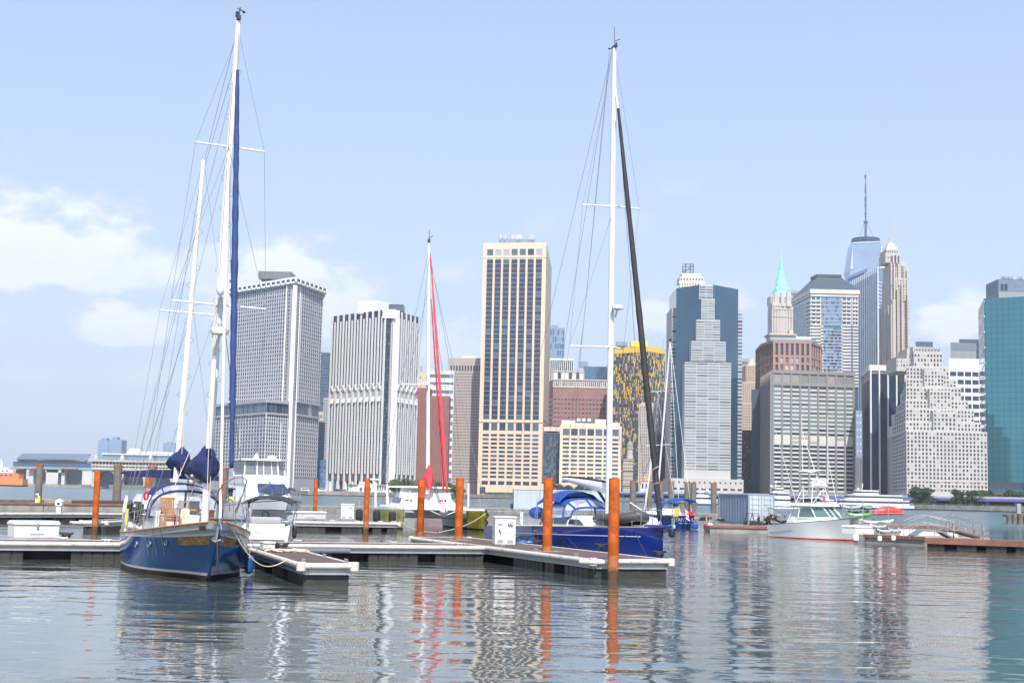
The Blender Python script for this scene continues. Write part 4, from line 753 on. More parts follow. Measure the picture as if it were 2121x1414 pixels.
# orange ferry at the left edge
m_orf = M('ferry_orange', (.72, .22, .06), .5); m_wh = M('boat_white', (.84, .84, .83), .35, vs=2, var=.04, coat=.2)
Y = 1860; R = thing('ferry', 'orange ferry with white upper deck at the left edge', 'ferry', (at(0, 1000, Y).x, Y, 0)); w = MB(); bx(w, -70, 39, 980, 999, Y, 18); bx(w, -70, 47, 990, 1003, Y-1, 20); bx(w, -70, 31, 977.5, 981, Y+2, 14); w.build('hull', m_orf, R, world=True)
w = MB(); bx(w, -70, 26, 972, 978, Y+3, 12); bx(w, -70, 16, 967, 972.5, Y+4, 10); bx(w, 0, 5, 957, 968, Y+6, 4); bx(w, 1.5, 3, 950, 958, Y+7, 1); w.build('upper_deck', m_wh, R, world=True); w = MB()
for k in range(10): bx(w, -66+k*9.5, -61+k*9.5, 982, 985, Y-.3, 1)
for k in range(9): bx(w, -64+k*9.5, -59+k*9.5, 973, 975.5, Y+2.6, 1)
w.build('window', g_dark, R, world=True)['kind'] = 'stuff'
# ---------------------------------------------------------------- elevated highway
m_lav = M('lavender_girder', (.27, .30, .62), .5, vs=.05, var=.05); m_pale = M('pale_parapet', (.62, .63, .74), .6)
hw = [Vector((at(px, 1000, Y).x, Y)) for px, Y in ((1190, 1030), (1240, 1012), (1480, 910), (1700, 812), (1900, 732), (2130, 672), (2500, 600))]
R = thing('elevated_highway', 'long lavender blue elevated highway along the waterfront', 'highway', (hw[0].x, hw[0].y, GZ-.2)); g = MB(); pp = MB(); cl = []
for a, b in zip(hw[:-1], hw[1:]):
    d = b-a; ang = atan2(d.y, d.x); n = Vector((-d.y, d.x)).normalized(); c = (a+b)/2+n*9
    g.box((c.x, c.y, 5.6), (d.length+1.5, 16, 1.5), ang); f = (a+b)/2; pp.box((f.x, f.y+.6, 6.75), (d.length+.8, .4, .8), ang)
    k = max(1, int(d.length/14))
    for i in range(k):
        for off in (2, 14): p = lerp2(a, b, (i+.5)/k)+n*off; cl.append(p)
g.build('girder', m_lav, R, world=True); pp.build('parapet', m_pale, R, world=True)
cl.sort(key=lambda p: p.y)
for p in cl[:60]: q = MB(); q.mm((p.x-.7, p.y-.7, GZ-.3), (p.x+.7, p.y+.7, 4.9)); q.build('column', M_dkc if 'M_dkc' in globals() else globals().setdefault('M_dkc', M('dark_steel_column', (.10, .12, .22), .6)), R, world=True)
# dark wall added under the deck, standing in for shade and shop fronts
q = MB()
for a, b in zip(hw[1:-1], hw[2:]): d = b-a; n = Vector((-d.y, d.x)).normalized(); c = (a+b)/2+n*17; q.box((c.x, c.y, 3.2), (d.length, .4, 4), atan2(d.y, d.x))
q.build('underdeck_shade', M('underdeck_shade_grey', (.16, .17, .2), .8), R, world=True)
# ---------------------------------------------------------------- trees
def tree_kind(name, h, wid, lab, hue, seed, n=1500, lean=0, conical=False):
    rnd = random.Random(seed); R = thing(name, lab, 'tree', (0, 0, -50)); q = MB(); q.tube([(0, 0, -.3), (.1, 0, h*.3), (.25, .1, h*.62)], [.035*h, .026*h, .008*h], 7)
    for k in range(6): a = k*1.05+seed; q.tube([(0, 0, h*(.25+.05*k)), (cos(a)*wid*.22, sin(a)*wid*.22, h*(.42+.06*k)), (cos(a)*wid*.36, sin(a)*wid*.36, h*(.55+.05*k))], [.014*h, .009*h, .004*h], 5)
    q.build('trunk', m_bark, R); q = MB(); blobs = []
    for k in range(14):
        a = rnd.uniform(0, 6.28); t = rnd.random(); z = h*(.2+.64*t); r = wid*.5*(1-t*.75 if conical else sqrt(max(.05, 1-(2*t-.9)**2)))*rnd.uniform(.4, .75)
        blobs.append((cos(a)*r, sin(a)*r, z, wid*rnd.uniform(.18, .3), h*rnd.uniform(.12, .2)))
    for _ in range(n):
        b = rnd.choice(blobs); v = Vector((rnd.gauss(0, 1), rnd.gauss(0, 1), rnd.gauss(0, 1))).normalized()*rnd.uniform(.55, 1.05); c = Vector((b[0]+v.x*b[3], b[1]+v.y*b[3], b[2]+v.z*b[4]))
        s = h*rnd.uniform(.03, .058); u = Vector((rnd.gauss(0, 1), rnd.gauss(0, 1), rnd.gauss(0, 1))).normalized(); t = u.orthogonal().normalized(); t2 = u.cross(t)
        q.add([c+t*s, c+t2*s*.7, c-t*s, c-t2*s*.7], [(0, 1, 2, 3)], rnd.choice((0, 0, 1, 2)))
    q.build('crown', hue, R); return R
m_bark = M('bark', (.10, .08, .06), .9)
lf = lambda n, c: M(n, c, .6, vs=.5, var=.25, spec=.3)
gr1 = [lf('leaf_green', (.095, .145, .045)), lf('leaf_light', (.14, .195, .065)), lf('leaf_deep', (.04, .075, .028))]
gr2 = [lf('leaf_dark_blue_green', (.045, .095, .045)), lf('leaf_dark', (.03, .065, .035)), lf('leaf_mid', (.07, .125, .055))]
gr3 = [lf('leaf_olive', (.15, .14, .06)), lf('leaf_straw', (.2, .18, .09)), lf('leaf_dull', (.09, .10, .045))]
kinds = {'a': tree_kind('broadleaf_tree', 10, 11, 'x', gr1, 1), 'b': tree_kind('broadleaf_tree', 10, 10, 'x', gr2, 2), 'c': tree_kind('conifer_tree', 10, 6, 'x', gr2, 3, 1200, conical=True), 'd': tree_kind('broadleaf_tree', 9, 11, 'x', gr3, 4)}
TREES = [('a', 818, 948, 26, 'bushy light green tree left of the red sail, at the striped tower foot'), ('a', 838, 940, 28, 'light green tree between striped tower and red brick block, tallest of that clump'), ('a', 856, 945, 24, 'light green tree right end of the clump by the striped tower'),
 ('a', 908, 975, 24, 'green tree right behind the red furled sail'), ('a', 926, 985, 24, 'green tree behind the lower end of the red furled jib'), ('a', 944, 990, 18, 'low green tree left of the beige tower foot'), ('a', 958, 1000, 12, 'small shrubby tree at the corner of the beige tower'),
 ('b', 1140, 1040, 25, 'dark green tree directly right of the beige tower foot'), ('b', 1158, 1042, 22, 'dark green tree left of the lower beige block'), ('b', 1178, 1042, 21, 'green tree above the white furling boom end'), ('b', 1200, 1042, 21, 'green tree over the middle of the white boom'), ('b', 1222, 1042, 20, 'green tree right of the white boom middle, before the lower beige block'),
 ('b', 1899, 728, 32, 'big dark tree on the quay below the setback tower, left one of the pair'), ('b', 1921, 722, 31, 'big dark tree on the quay below the setback tower, right one of the pair'), ('c', 1978, 705, 30, 'dark conical tree, leftmost of the row under the setback tower right edge'), ('c', 1991, 705, 26, 'shorter dark conical tree second in the row under the setback tower'), ('c', 2006, 702, 27, 'narrow dark conical tree third in the row'), ('c', 2018, 702, 29, 'dark conical tree fourth in the row beside the light green one'), ('a', 2034, 700, 30, 'light green tree in the row of dark conifers'), ('c', 2049, 700, 29, 'dark conifer right of the light green tree at the setback tower edge'), ('d', 2070, 698, 26, 'dry olive brown bush tree between the conifers and the right edge'), ('b', 2092, 695, 30, 'wide dark tree under the green glass tower'), ('b', 2112, 690, 28, 'dark tree at the far right edge of the quay'), ('a', 2112, 684, 18, 'low green bush at the far right edge of the quay')]
for i, (k, px, Y, hpx, lab) in enumerate(TREES):
    s = 1.15*hpx*Y/F/(9.2 if k != 'd' else 8.3); p = at(px, 1000, Y)
    dup(kinds[k], (p.x, Y, GZ-.3), random.uniform(0, 6.28), lab, 'waterfront trees', (s*random.uniform(.95, 1.1), s, s))
for k in kinds.values():
    for c in list(k.children): bpy.data.objects.remove(c)
    bpy.data.objects.remove(k)
# ---------------------------------------------------------------- ferries on the far river
def ferry(name, lab, px0, px1, pyw, Y, decks, stripe, bow_left=True, beam=8.5, mast=True, h=1.0):
    a, b = at(px0, pyw, Y), at(px1, pyw, Y); Ln = b.x-a.x; R = thing(name, lab, 'ferry', ((a.x+b.x)/2, Y+beam/2, 0), pi if bow_left else 0, 'ferries on the far river')
    hb = lambda t: beam/2*(1 if t < .55 else max(.03, 1-((t-.55)/.45)**2.2)); rows = []
    for i in range(21):
        t = i/20; x = -Ln/2+t*Ln; sh = (2.1+1.0*t*t)*h; rows.append([(x-.06*Ln*(1-v)*(t**4), s*hb(t)*f, z) for s, v, z, f in [(-1, 1, sh, 1), (-1, .6, .9*h, .97), (-1, .2, .1, .9), (-1, 0, -.6, .5), (1, 0, -.6, .5), (1, .2, .1, .9), (1, .6, .9*h, .97), (1, 1, sh, 1)]])
    q = MB(); q.grid(rows, flip=True, mf=lambda i, j: 1 if j in (1, 5) else 0); n = len(rows[0])
    q.add(rows[0], [tuple(range(n))]); q.grid([[(r[0][0], r[0][1], r[0][2]-.1), (r[-1][0], r[-1][1], r[-1][2]-.1)] for r in rows], 0, flip=True); q.build('hull', [m_wh, stripe], R, smooth=True, angle=30)
    z = 2.0*h
    for k, (x0, x1, dh, inset) in enumerate(decks):
        q = MB(); xa, xb = -Ln/2+x0*Ln, -Ln/2+x1*Ln; bw = beam/2*(1-inset)
        foot = [(xa, -bw), (xb-bw*.9, -bw), (xb-bw*.2, -bw*.6), (xb, 0), (xb-bw*.2, bw*.6), (xb-bw*.9, bw), (xa, bw)]; tp = [(x-(.8 if i in (2, 3, 4) else 0), y) for i, (x, y) in enumerate(foot)]
        q.prism(foot, z, z+dh, 0, tp); q.prism([(x*1.0+.3*(1 if x > 0 else -1), y*1.05) for x, y in tp], z+dh, z+dh+.18); q.build('deck_house', m_wh, R)
        q = MB(); f2 = [(x*1.0+(0.05 if x > 0 else 0), y*1.012) for x, y in foot]; q.prism(f2, z+dh*.38, z+dh*.78, 0, [(x-(.32 if i in (2, 3, 4) else 0), y) for i, (x, y) in enumerate(f2)]); q.build('window_band', g_dark, R); z += dh+.18
    if mast:
        q = MB(); xm = -Ln/2+(decks[-1][0]*.4+decks[-1][1]*.6)*Ln; q.tube([(xm, 0, z), (xm-.4, 0, z+3)], .12, 5); q.box((xm, 0, z+1.6), (.3, 2.2, .2)); q.ell((xm+1.6, 0, z+.5), (.5, .5, .5), 8, 6); q.build('mast', m_wh, R)
    q = MB(); 
    for s in (-1, 1): q.tube([(-Ln/2+.3, s*beam*.46, 2.9*h), (-Ln/2+decks[0][0]*Ln+1, s*beam*.46, 2.9*h)], .05, 4)
    q.build('railing', m_wh, R); return R
m_bls = M('ferry_blue_stripe', (.05, .09, .30), .4); m_lav2 = M('ferry_lavender', (.30, .33, .66), .5)
ferry('passenger_ferry', 'large white and blue passenger ferry moored under the setback tower', 1722, 1894, 1054, 620, [(.06, .93, 2.1, .03), (.14, .82, 2.0, .06), (.42, .72, 1.7, .25)], m_bls, True, 9)
ferry('passenger_ferry', 'white ferry heading in with a wake, left of the fishing boat tower', 1588, 1638, 1047, 560, [(.02, .9, 2.0, .02), (.05, .85, 1.9, .03), (.3, .75, 1.5, .2)], m_bls, True, 7)
ferry('passenger_ferry', 'white and blue ferry half hidden behind the paired grey piles', 1427, 1489, 1043, 640, [(.1, .88, 2.2, .05), (.3, .7, 1.7, .2)], m_bls, False, 7)
ferry('passenger_ferry', 'small white ferry in front of the big moored ferry bow', 1692, 1730, 1047, 700, [(.05, .85, 2.0, .05), (.35, .75, 1.7, .2)], m_lav2, True, 6)
m_foam = M('foam', (.8, .82, .82), .8, var=.1, bump=.6)
q = MB()
for k in range(90):
    t = random.random(); p = at(1588+t*68, 1048.5, 556+random.uniform(-7, 7)); q.ell((p.x, p.y, .05), (random.uniform(.5, 1.6), random.uniform(.3, .8), random.uniform(.1, .35)), 6, 4)
solid('wake_foam', q, m_foam, 'white foam of the wake behind the incoming ferry', 'wake', kind='stuff')
# ---------------------------------------------------------------- small things on the far quay
def van(px, Y, lab, col, ln=5.2, hh=2.1, rot=0.0):
    R = thing('parked_van', lab, 'van', (at(px, 1000, Y).x, Y, GZ-.25), rot, 'vehicles on the far quay'); q = MB(); q.plate([(-ln/2, .45), (ln/2, .45), (ln/2, 1.1), (ln*.36, 1.25), (ln*.25, hh), (-ln/2, hh)], -.9, .9); q.build('body', col, R, bevel=.08); q = MB(); q.plate([(ln*.33, 1.28), (ln*.25, hh-.15), (-ln*.42, hh-.15), (-ln*.42, 1.28)], -.93, .93); q.build('window', g_dark, R)
    for sx in (-.3, .32):
        for sy in (-.85, .85): q = MB(); q.tube([(ln*sx, sy-.1, .36), (ln*sx, sy+.1, .36)], .36, 12); q.build('wheel', M_tyre, R)
M_tyre = M('tyre', (.03, .03, .03), .8)
for px, Y, lab, c in ((633, 868, 'white van parked on the quay left of the thin orange pile', m_wh), (668, 872, 'white van parked on the quay right of the thin orange pile', m_wh), (700, 880, 'dark car parked on the quay by the striped tower foot', g_navy), (712, 884, 'silver car parked on the quay nearest the gabled white house', s_metal), (606, 862, 'dark van parked at the foot of the waffle tower column', g_dark)): van(px, Y, lab, c)
R = root_at('gabled_house', 'small white gabled pavilion on the quay before the striped tower', 'pavilion', 750, 900); w = MB(); bx(w, 722, 802, 1004, 1021, 900, 9); a = at(742, 1004, 899); b = at(772, 1004, 899); w.plate([(a.x, a.z), (b.x, b.z), ((a.x+b.x)/2, a.z+2.8)], 899, 908); bx(w, 741, 773, 1003.5, 1021, 898.6, 5); w.build('wall', s_white, R, world=True); w = MB(); bx(w, 720, 804, 1002.5, 1004.3, 899, 10); w.build('roof', s_grey, R, world=True)
w = MB()
for k in range(5): bx(w, 776+k*5, 779+k*5, 1008, 1014, 899.7, .4)
for k in range(3): bx(w, 745+k*9, 750+k*9, 1009, 1016, 898.3, .4)
w.build('window', g_mid, R, world=True)['kind'] = 'stuff'
R = root_at('road_sign', 'green highway sign on a post beside the white gabled pavilion', 'sign', 727, 890); w = MB(); bx(w, 723, 730, 1001, 1009, 890, .2); w.build('panel', M('sign_green', (.02, .22, .12), .5), R, world=True); w = MB(); bx(w, 726, 727, 1009, 1020, 890.1, .25); w.build('post', s_metal, R, world=True)
def lamp(px, Y, lab):
    R = root_at('street_lamp', lab, 'street lamp', px, Y, group='lamps on the far quay'); w = MB(); w.tube([(0, 0, 0), (0, 0, 8), (.4, 0, 8.6), (1.4, 0, 8.8)], [.12, .09, .08, .06], 6); w.build('post', s_metal, R); w = MB(); w.box((1.7, 0, 8.75), (.9, .3, .15)); w.build('lamp_head', s_white, R)
for px, Y, l in ((1595, 860, 'thin lamp post before the grey grid tower left edge'), (1040, 1100, 'thin lamp post before the beige tower'), (690, 870, 'thin lamp post before the striped tower')): lamp(px, Y, l)
m_hedge = gr2
q = MB()
for k in range(60):
    px = random.uniform(1006, 1062); p = at(px, 1000, 1098)
    for _ in range(12): c = Vector((p.x+random.gauss(0, .6), 1098+random.gauss(0, .4), GZ+random.uniform(.1, 2.2))); s = .5; q.add([c+Vector((s, 0, .1)), c+Vector((0, .1, s)), c-Vector((s, 0, 0)), c-Vector((0, .1, s*.7))], [(0, 1, 2, 3)], random.choice((0, 1, 2)))
solid('hedge', q, m_hedge, 'low dark hedge along the foot of the beige tower', 'hedge', kind='stuff')
# ================================================================== THE MARINA: docks, piles, breakwaters and what stands on them
def boards(n, l, t, out, mix, ramp, noise):
    out = lines([.145], [.018], [0], .75)(n, l, t, out, mix, ramp, noise); out = mix(out, (.2, .16, .15), ramp(noise(.9, 5), .52, .75, 0, .6)); return mix(out, (.6, .6, .57), ramp(noise(11, 2), .70, .73, 0, .8))
m_deck = M('dock_decking', (.115, .068, .06), .75, vs=1.5, var=.25, bump=.15, brick=boards)
def scuff(n, l, t, out, mix, ramp, noise): out = mix(out, (.2, .18, .16), ramp(noise(2.5, 7, rg=.7), .52, .72, 0, .75)); return mix(out, (.05, .05, .05), ramp(noise(9, 4), .66, .72, 0, .7))
m_bump = M('dock_bumper', (.60, .56, .51), .5, vs=3, var=.08, streak=.35, brick=scuff); m_alu = M('weathered_aluminium', (.27, .28, .29), .5, .3, vs=3); m_galv = M('galvanised_steel', (.42, .43, .44), .45, .5, vs=3)
def algae(n, l, t, out, mix, ramp, noise):
    s = n.new('ShaderNodeSeparateXYZ'); l.new(t.outputs['Object'], s.inputs[0]); x = n.new('ShaderNodeMath'); x.operation = 'MULTIPLY_ADD'; l.new(noise(4, 4), x.inputs[0]); x.inputs[1].default_value = -.22; l.new(s.outputs[2], x.inputs[2])
    out = mix(out, (.075, .07, .06), ramp(noise(3, 6), .5, .75, 0, .5)); return mix(out, (.035, .037, .018), ramp(x.outputs[0], -.02, -.09, 0, .85))
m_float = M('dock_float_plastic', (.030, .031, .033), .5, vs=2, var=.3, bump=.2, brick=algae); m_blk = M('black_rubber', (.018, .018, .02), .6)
def box_uv(*a): pass
def dock(name, label, a, b, width, floats, z=.60, bump=(1, 1, 1, 1), group='floating docks', deckm=None, side=None, nrib=7, cleats=(), fl_h=.42, far_side=True):
    """a: near-left end, b: near-right end of the near edge; the dock runs from the edge away from the camera"""
    a, b = Vector((a.x, a.y)), Vector((b.x, b.y)); Ln = (b-a).length; ang = atan2((b-a).y, (b-a).x)
    R = thing(name, label, 'dock', (a.x, a.y, 0), ang, group); Wd = width
    q = MB(); q.mm((0, .08, z-.09), (Ln, Wd-.08, z)); q.build('deck', deckm or m_deck, R)
    q = MB(); q.mm((.05, .06, z-.30), (Ln-.05, .20, z-.11)); q.mm((.05, Wd-.2, z-.30), (Ln-.05, Wd-.06, z-.11)); q.mm((.04, .21, z-.3), (.16, Wd-.21, z-.11)); q.mm((Ln-.16, .21, z-.3), (Ln-.04, Wd-.21, z-.11)); q.mm((.3, .005, z-.29), (Ln-.3, .055, z-.24)); q.build('frame', side or m_galv, R)
    q = MB(); q.mm((.25, Wd*.3, -.05), (Ln-.25, Wd*.7, z-.12)); q.build('gap_shade_beam', m_blk, R)  # black beam added so the gaps between floats look deep in shade
    def rail(p0, p1):
        q = MB(); d = Vector(p1)-Vector(p0); n = max(1, int(d.length/4.5)); 
        for i in range(n):
            s0, s1 = Vector(p0)+d*(i/n), Vector(p0)+d*((i+1)/n)-d.normalized()*.012
            q.tube([s0, s1], .085, 10)
        q.build('bumper', m_bump, R, smooth=True)
    if bump[0]: rail((0, 0, z-.07), (Ln, 0, z-.07))
    if bump[1]: rail((Ln, 0, z-.07), (Ln, Wd, z-.07))
    if bump[2]: rail((Ln, Wd, z-.07), (0, Wd, z-.07))
    if bump[3]: rail((0, Wd, z-.07), (0, 0, z-.07))
    for i, (cx, cy) in enumerate(((0, 0), (Ln, 0), (Ln, Wd), (0, Wd))):
        if bump[i] and bump[i-1]: q = MB(); q.lathe([(.08, z-.21), (.13, z-.19), (.13, z+.02), (.10, z+.04)], (cx, cy, 0), 12); q.build('corner_cap', m_bump, R, smooth=True)
    for (t0, t1) in floats:
        q = MB(); x0, x1 = t0*Ln, t1*Ln; n = max(2, round((x1-x0)/.36)); w = (x1-x0)/n
        for k in range(n): q.mm((x0+k*w+.018, .1, -.45), (x0+(k+1)*w-.018, Wd-.1, z-.31)); 
        q.mm((x0+.03, .13, -.44), (x1-.03, Wd-.13, z-.33)); nn = max(2, round(Wd/.36)); 
        q.build('float', m_float, R, bevel=.02)
        for k in range(1): pass
    for (cx, cy) in cleats: cleat(R, cx*Ln, cy*Wd, z)
    return R, Ln, ang
def cleat(R, x, y, z, rz=0, parent=True):
    q = MB(); q.box((x-.07, y, z+.03), (.05, .07, .06)); q.box((x+.07, y, z+.03), (.05, .07, .06)); q.tube([(x-.17, y, z+.085), (x-.08, y, z+.07), (x+.08, y, z+.07), (x+.17, y, z+.085)], [.018, .026, .026, .018], 6); q.mm((x-.12, y-.05, z), (x+.12, y+.05, z+.008)); q.build('cleat', m_galv, R, smooth=True)
def frac(R, px, z=.6, py=None, edge=None):
    """how far along a dock's near edge a pixel column falls"""
    a, b = edge; best = 0; bd = 9e9
    for i in range(401):
        t = i/400; p = a+(b-a)*t; d = (p-CAM); u = CX+F*d.dot(rgt)/d.dot(fwd)
        if abs(u-px) < bd: bd = abs(u-px); best = t
    return best
# main walkway across the picture
eA, eB = on(-60, 1120.2, .6), on(1014, 1130.5, .6); fr = lambda p: frac(None, p, edge=(eA, eB))
fl = [(fr(a), fr(b)) for a, b in ((-50, 52), (148, 262), (300, 380), (420, 505), (560, 690), (765, 868), (903, 1004))]
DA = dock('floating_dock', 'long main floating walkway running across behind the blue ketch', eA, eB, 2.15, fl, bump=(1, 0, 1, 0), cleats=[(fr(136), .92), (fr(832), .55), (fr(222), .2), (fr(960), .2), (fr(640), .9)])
q = MB(); pa, pb = fr(640)*DA[1], fr(725)*DA[1]; q.mm((pa-4.1, -.16, .44), (pb, -.10, .47)); q.mm((pa-4.1, -.16, .50), (pb, -.10, .53)); q.mm((pa-4.1, -.16, .38), (pb, -.10, .41)); q.mm((pa-4.1, -.11, .37), (pb, -.09, .54)); q.build('service_duct', m_galv, DA[0])
# the long finger pier with the power cabinet, from far left to the near right end
n0, n1 = on(852, 1111.5, .6), on(1229, 1157.5, .6); k = on(1381, 1157.5, .6)
d2 = Vector((n1.x-n0.x, n1.y-n0.y)).normalized(); wC = abs((Vector((k.x-n1.x, k.y-n1.y))).dot(Vector((-d2.y, d2.x))))
WC = min(2.7, max(1.8, wC)); fr2 = lambda p: frac(None, p, edge=(n0, n1))
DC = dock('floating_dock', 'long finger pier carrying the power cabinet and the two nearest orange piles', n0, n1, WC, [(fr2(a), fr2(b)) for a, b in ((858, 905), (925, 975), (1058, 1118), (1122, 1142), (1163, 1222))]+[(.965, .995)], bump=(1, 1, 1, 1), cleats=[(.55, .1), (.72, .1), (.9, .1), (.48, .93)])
DCm = DC[0].matrix_basis.copy()
# near finger with the coil of rope
f0, f1 = on(519, 1134, .6), on(624, 1166, .6); f2 = on(729, 1165.5, .6); f3 = on(597, 1128.5, .6)
dB = Vector((f1.x-f0.x, f1.y-f0.y)); wB = abs(Vector((f2.x-f1.x, f2.y-f1.y)).dot(Vector((-dB.y, dB.x)).normalized()))
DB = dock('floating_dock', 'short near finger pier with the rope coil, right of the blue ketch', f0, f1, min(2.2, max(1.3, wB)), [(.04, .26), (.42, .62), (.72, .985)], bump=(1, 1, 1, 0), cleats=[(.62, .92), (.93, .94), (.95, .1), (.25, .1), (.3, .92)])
DBm = DB[0].matrix_basis.copy()
# docks farther back on the left
e0, e1 = on(-80, 1061.5, .6), on(262, 1062.5, .6); fr3 = lambda p: frac(None, p, edge=(e0, e1))
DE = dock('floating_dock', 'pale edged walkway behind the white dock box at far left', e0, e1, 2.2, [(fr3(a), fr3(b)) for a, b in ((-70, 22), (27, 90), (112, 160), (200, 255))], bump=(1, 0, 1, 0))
g0, g1 = on(168, 1078, .6), on(221, 1079.2, .6)
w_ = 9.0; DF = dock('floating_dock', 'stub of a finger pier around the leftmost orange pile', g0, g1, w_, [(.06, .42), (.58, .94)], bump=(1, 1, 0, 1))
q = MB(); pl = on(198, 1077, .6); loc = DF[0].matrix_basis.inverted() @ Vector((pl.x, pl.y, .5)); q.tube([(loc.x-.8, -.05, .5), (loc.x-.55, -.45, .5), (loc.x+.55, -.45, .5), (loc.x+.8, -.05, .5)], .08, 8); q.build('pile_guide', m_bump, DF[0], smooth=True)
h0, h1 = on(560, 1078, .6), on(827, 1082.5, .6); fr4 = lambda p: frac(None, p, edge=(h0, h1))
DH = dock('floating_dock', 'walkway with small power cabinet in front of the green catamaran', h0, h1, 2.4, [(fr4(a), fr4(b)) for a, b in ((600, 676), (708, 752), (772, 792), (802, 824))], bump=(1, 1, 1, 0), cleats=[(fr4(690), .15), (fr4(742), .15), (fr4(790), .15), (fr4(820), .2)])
# concrete and timber docks
m_ccr = M('dock_concrete', (.27, .255, .235), .9, vs=.7, var=.3, streak=.8, bump=.2); m_brn = M('timber_edge', (.22, .10, .07), .8, vs=1, var=.3); m_plank = M('grey_plank', (.36, .32, .28), .9, vs=1.2, var=.25, brick=lines([.3], [.04], [0], .5))
def pontoon(name, label, pts, width, z, thick=.55, cap=True, cat='breakwater', deck=None, side=None, joints=6.0, group=None):
    """concrete pontoons along a line of near-edge points"""
    R = thing(name, label, cat, (pts[0].x, pts[0].y, 0), 0, group); s = MB(); d = MB(); cs = []
    for a, b in zip(pts[:-1], pts[1:]):
        a, b = Vector((a.x, a.y)), Vector((b.x, b.y)); v = b-a; ln = v.length; ang = atan2(v.y, v.x); n = Vector((-v.y, v.x))/ln; k = max(1, round(ln/joints))
        for i in range(k):
            m_ = a+v*((i+.5)/k)+n*width/2; s.box((m_.x, m_.y, (z-.1-.8)/2), (ln/k-.06, width, z-.1+.8), ang)
        m_ = (a+b)/2+n*width/2; d.box((m_.x, m_.y, z-.05), (ln, width-.06, .09), ang); m2 = (a+b)/2+n*(-.05); c = MB(); cs.append(c); c.box((m2.x, m2.y, z-.05), (ln, .10, .2), ang)
        m3 = (a+b)/2+n*(width+.05); c = MB(); cs.append(c); c.box((m3.x, m3.y, z-.09), (ln, .10, .2), ang)
    s.build('pontoon', side or m_ccr, R, world=True); d.build('deck', deck or m_plank, R, world=True)
    for c in (cs if cap else ()): c.build('timber_edge', m_brn, R, world=True)
    return R
pontoon('breakwater', 'brown edged concrete breakwater behind the lighthouse shaped pedestal at left', [on(-90, 1038.5, .7), on(262, 1044.5, .7)], 3.2, .7, joints=9)
pontoon('breakwater', 'farther low grey breakwater at the feet of the left grey piles', [on(-90, 1033, .7), on(150, 1034, .7)], 3, .7, cap=False, joints=9)
pontoon('breakwater', 'grey pontoon with timber edge behind the left grey pile pair', [on(148, 1036, .8), on(330, 1037.5, .8)], 4, .8, joints=9)
pontoon('breakwater', 'long grey concrete breakwater behind the catamaran', [on(560, 1046, .8), on(1120, 1053, .8)], 4, .8, cap=False, joints=8)
pontoon('breakwater', 'grey concrete breakwater continuing behind the small blue yacht', [on(1120, 1053, .8), on(1488, 1064, .8)], 4, .8, cap=False, joints=8)
DI = pontoon('concrete_dock', 'concrete dock with brown timber edge carrying the container, behind the white fishing boat', [on(1470, 1088, .5), on(1620, 1091.5, .5), on(1778, 1098, .5)], 5.0, .5, cat='dock')
pontoon('concrete_dock', 'concrete dock with brown timber edge under the kayak racks, right of the fishing boat', [on(1790, 1107, .5), on(1917, 1113, .5)], 6.0, .5, cat='dock')
eJ0, eJ1 = on(1915, 1113.5, .6), on(2190, 1123, .6); fr5 = lambda p: frac(None, p, edge=(eJ0, eJ1))
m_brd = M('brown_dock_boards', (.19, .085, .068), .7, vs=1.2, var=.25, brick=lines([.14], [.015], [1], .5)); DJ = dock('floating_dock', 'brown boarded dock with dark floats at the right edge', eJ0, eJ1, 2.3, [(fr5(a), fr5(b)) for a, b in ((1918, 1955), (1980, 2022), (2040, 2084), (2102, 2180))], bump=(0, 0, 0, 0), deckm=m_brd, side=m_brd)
q = MB(); q.mm((0, -.03, .28), (DJ[1], .045, .615)); q.build('fascia', m_brn, DJ[0])
# ---------------------------------------------------------------- piles
def rust_mat():
    def f(n, l, t, out, mix, ramp, noise):
        s = n.new('ShaderNodeSeparateXYZ'); l.new(t.outputs['Object'], s.inputs[0])
        out = mix(out, (.20, .055, .015), ramp(noise(2.2, 6), .45, .66, 0, .85))
        wob = n.new('ShaderNodeMath'); wob.operation = 'ADD'; l.new(s.outputs[2], wob.inputs[0]); x = n.new('ShaderNodeMath'); x.operation = 'MULTIPLY'; l.new(noise(3.0, 3), x.inputs[0]); x.inputs[1].default_value = .5; l.new(x.outputs[0], wob.inputs[1])
        out = mix(out, (.36, .15, .06), ramp(wob.outputs[0], 1.02, 1.0, 0, .8)); return mix(out, (.07, .045, .03), ramp(wob.outputs[0], .62, .5, 0, .9))
    return f
m_rust = M('rusty_orange_pile', (.50, .105, .012), .75, vs=1.6, var=.35, bump=.25, bs=14, brick=rust_mat(), spec=.25)
def pile(px, pyb, zb, pytop, r, label, lean=0, ring=None, sleeve=False):
    p = on(px, pyb, zb); ptx = p.x; top = at(px, pytop, p.y).z; R = thing('steel_pile', label, 'pile', (p.x, p.y, 0), 0, 'orange steel piles')
    q = MB(); prof = [(r, -1.2), (r, top)] if not sleeve else [(r, -1.2), (r, top-.85), (r*1.04, top-.84), (r*1.04, top-.80), (r*.97, top-.79), (r*.97, top-.36), (r*1.03, top-.35), (r*1.03, top)]
    q.lathe(prof+[(r*.9, top), (r*.9, top-.25), (.002, top-.25)], (0, 0, 0), 22); q.build('shaft', m_rust, R, smooth=True); return R
pile(1270, 1161, .6, 990, .168, 'nearest orange pile at the end of the finger pier, before the blue sloop mast')
pile(1133, 1141, .6, 989.5, .168, 'orange pile on the finger pier right of the power cabinet')
pile(949.5, 1117.5, .6, 989, .168, 'orange pile just left of the white power cabinet')
pile(870, 1108, .6, 993, .168, 'orange pile with stepped collars at the far end of the finger pier', sleeve=True)
pile(758, 1084, .6, 989.5, .168, 'orange pile in front of the green catamaran left hull')
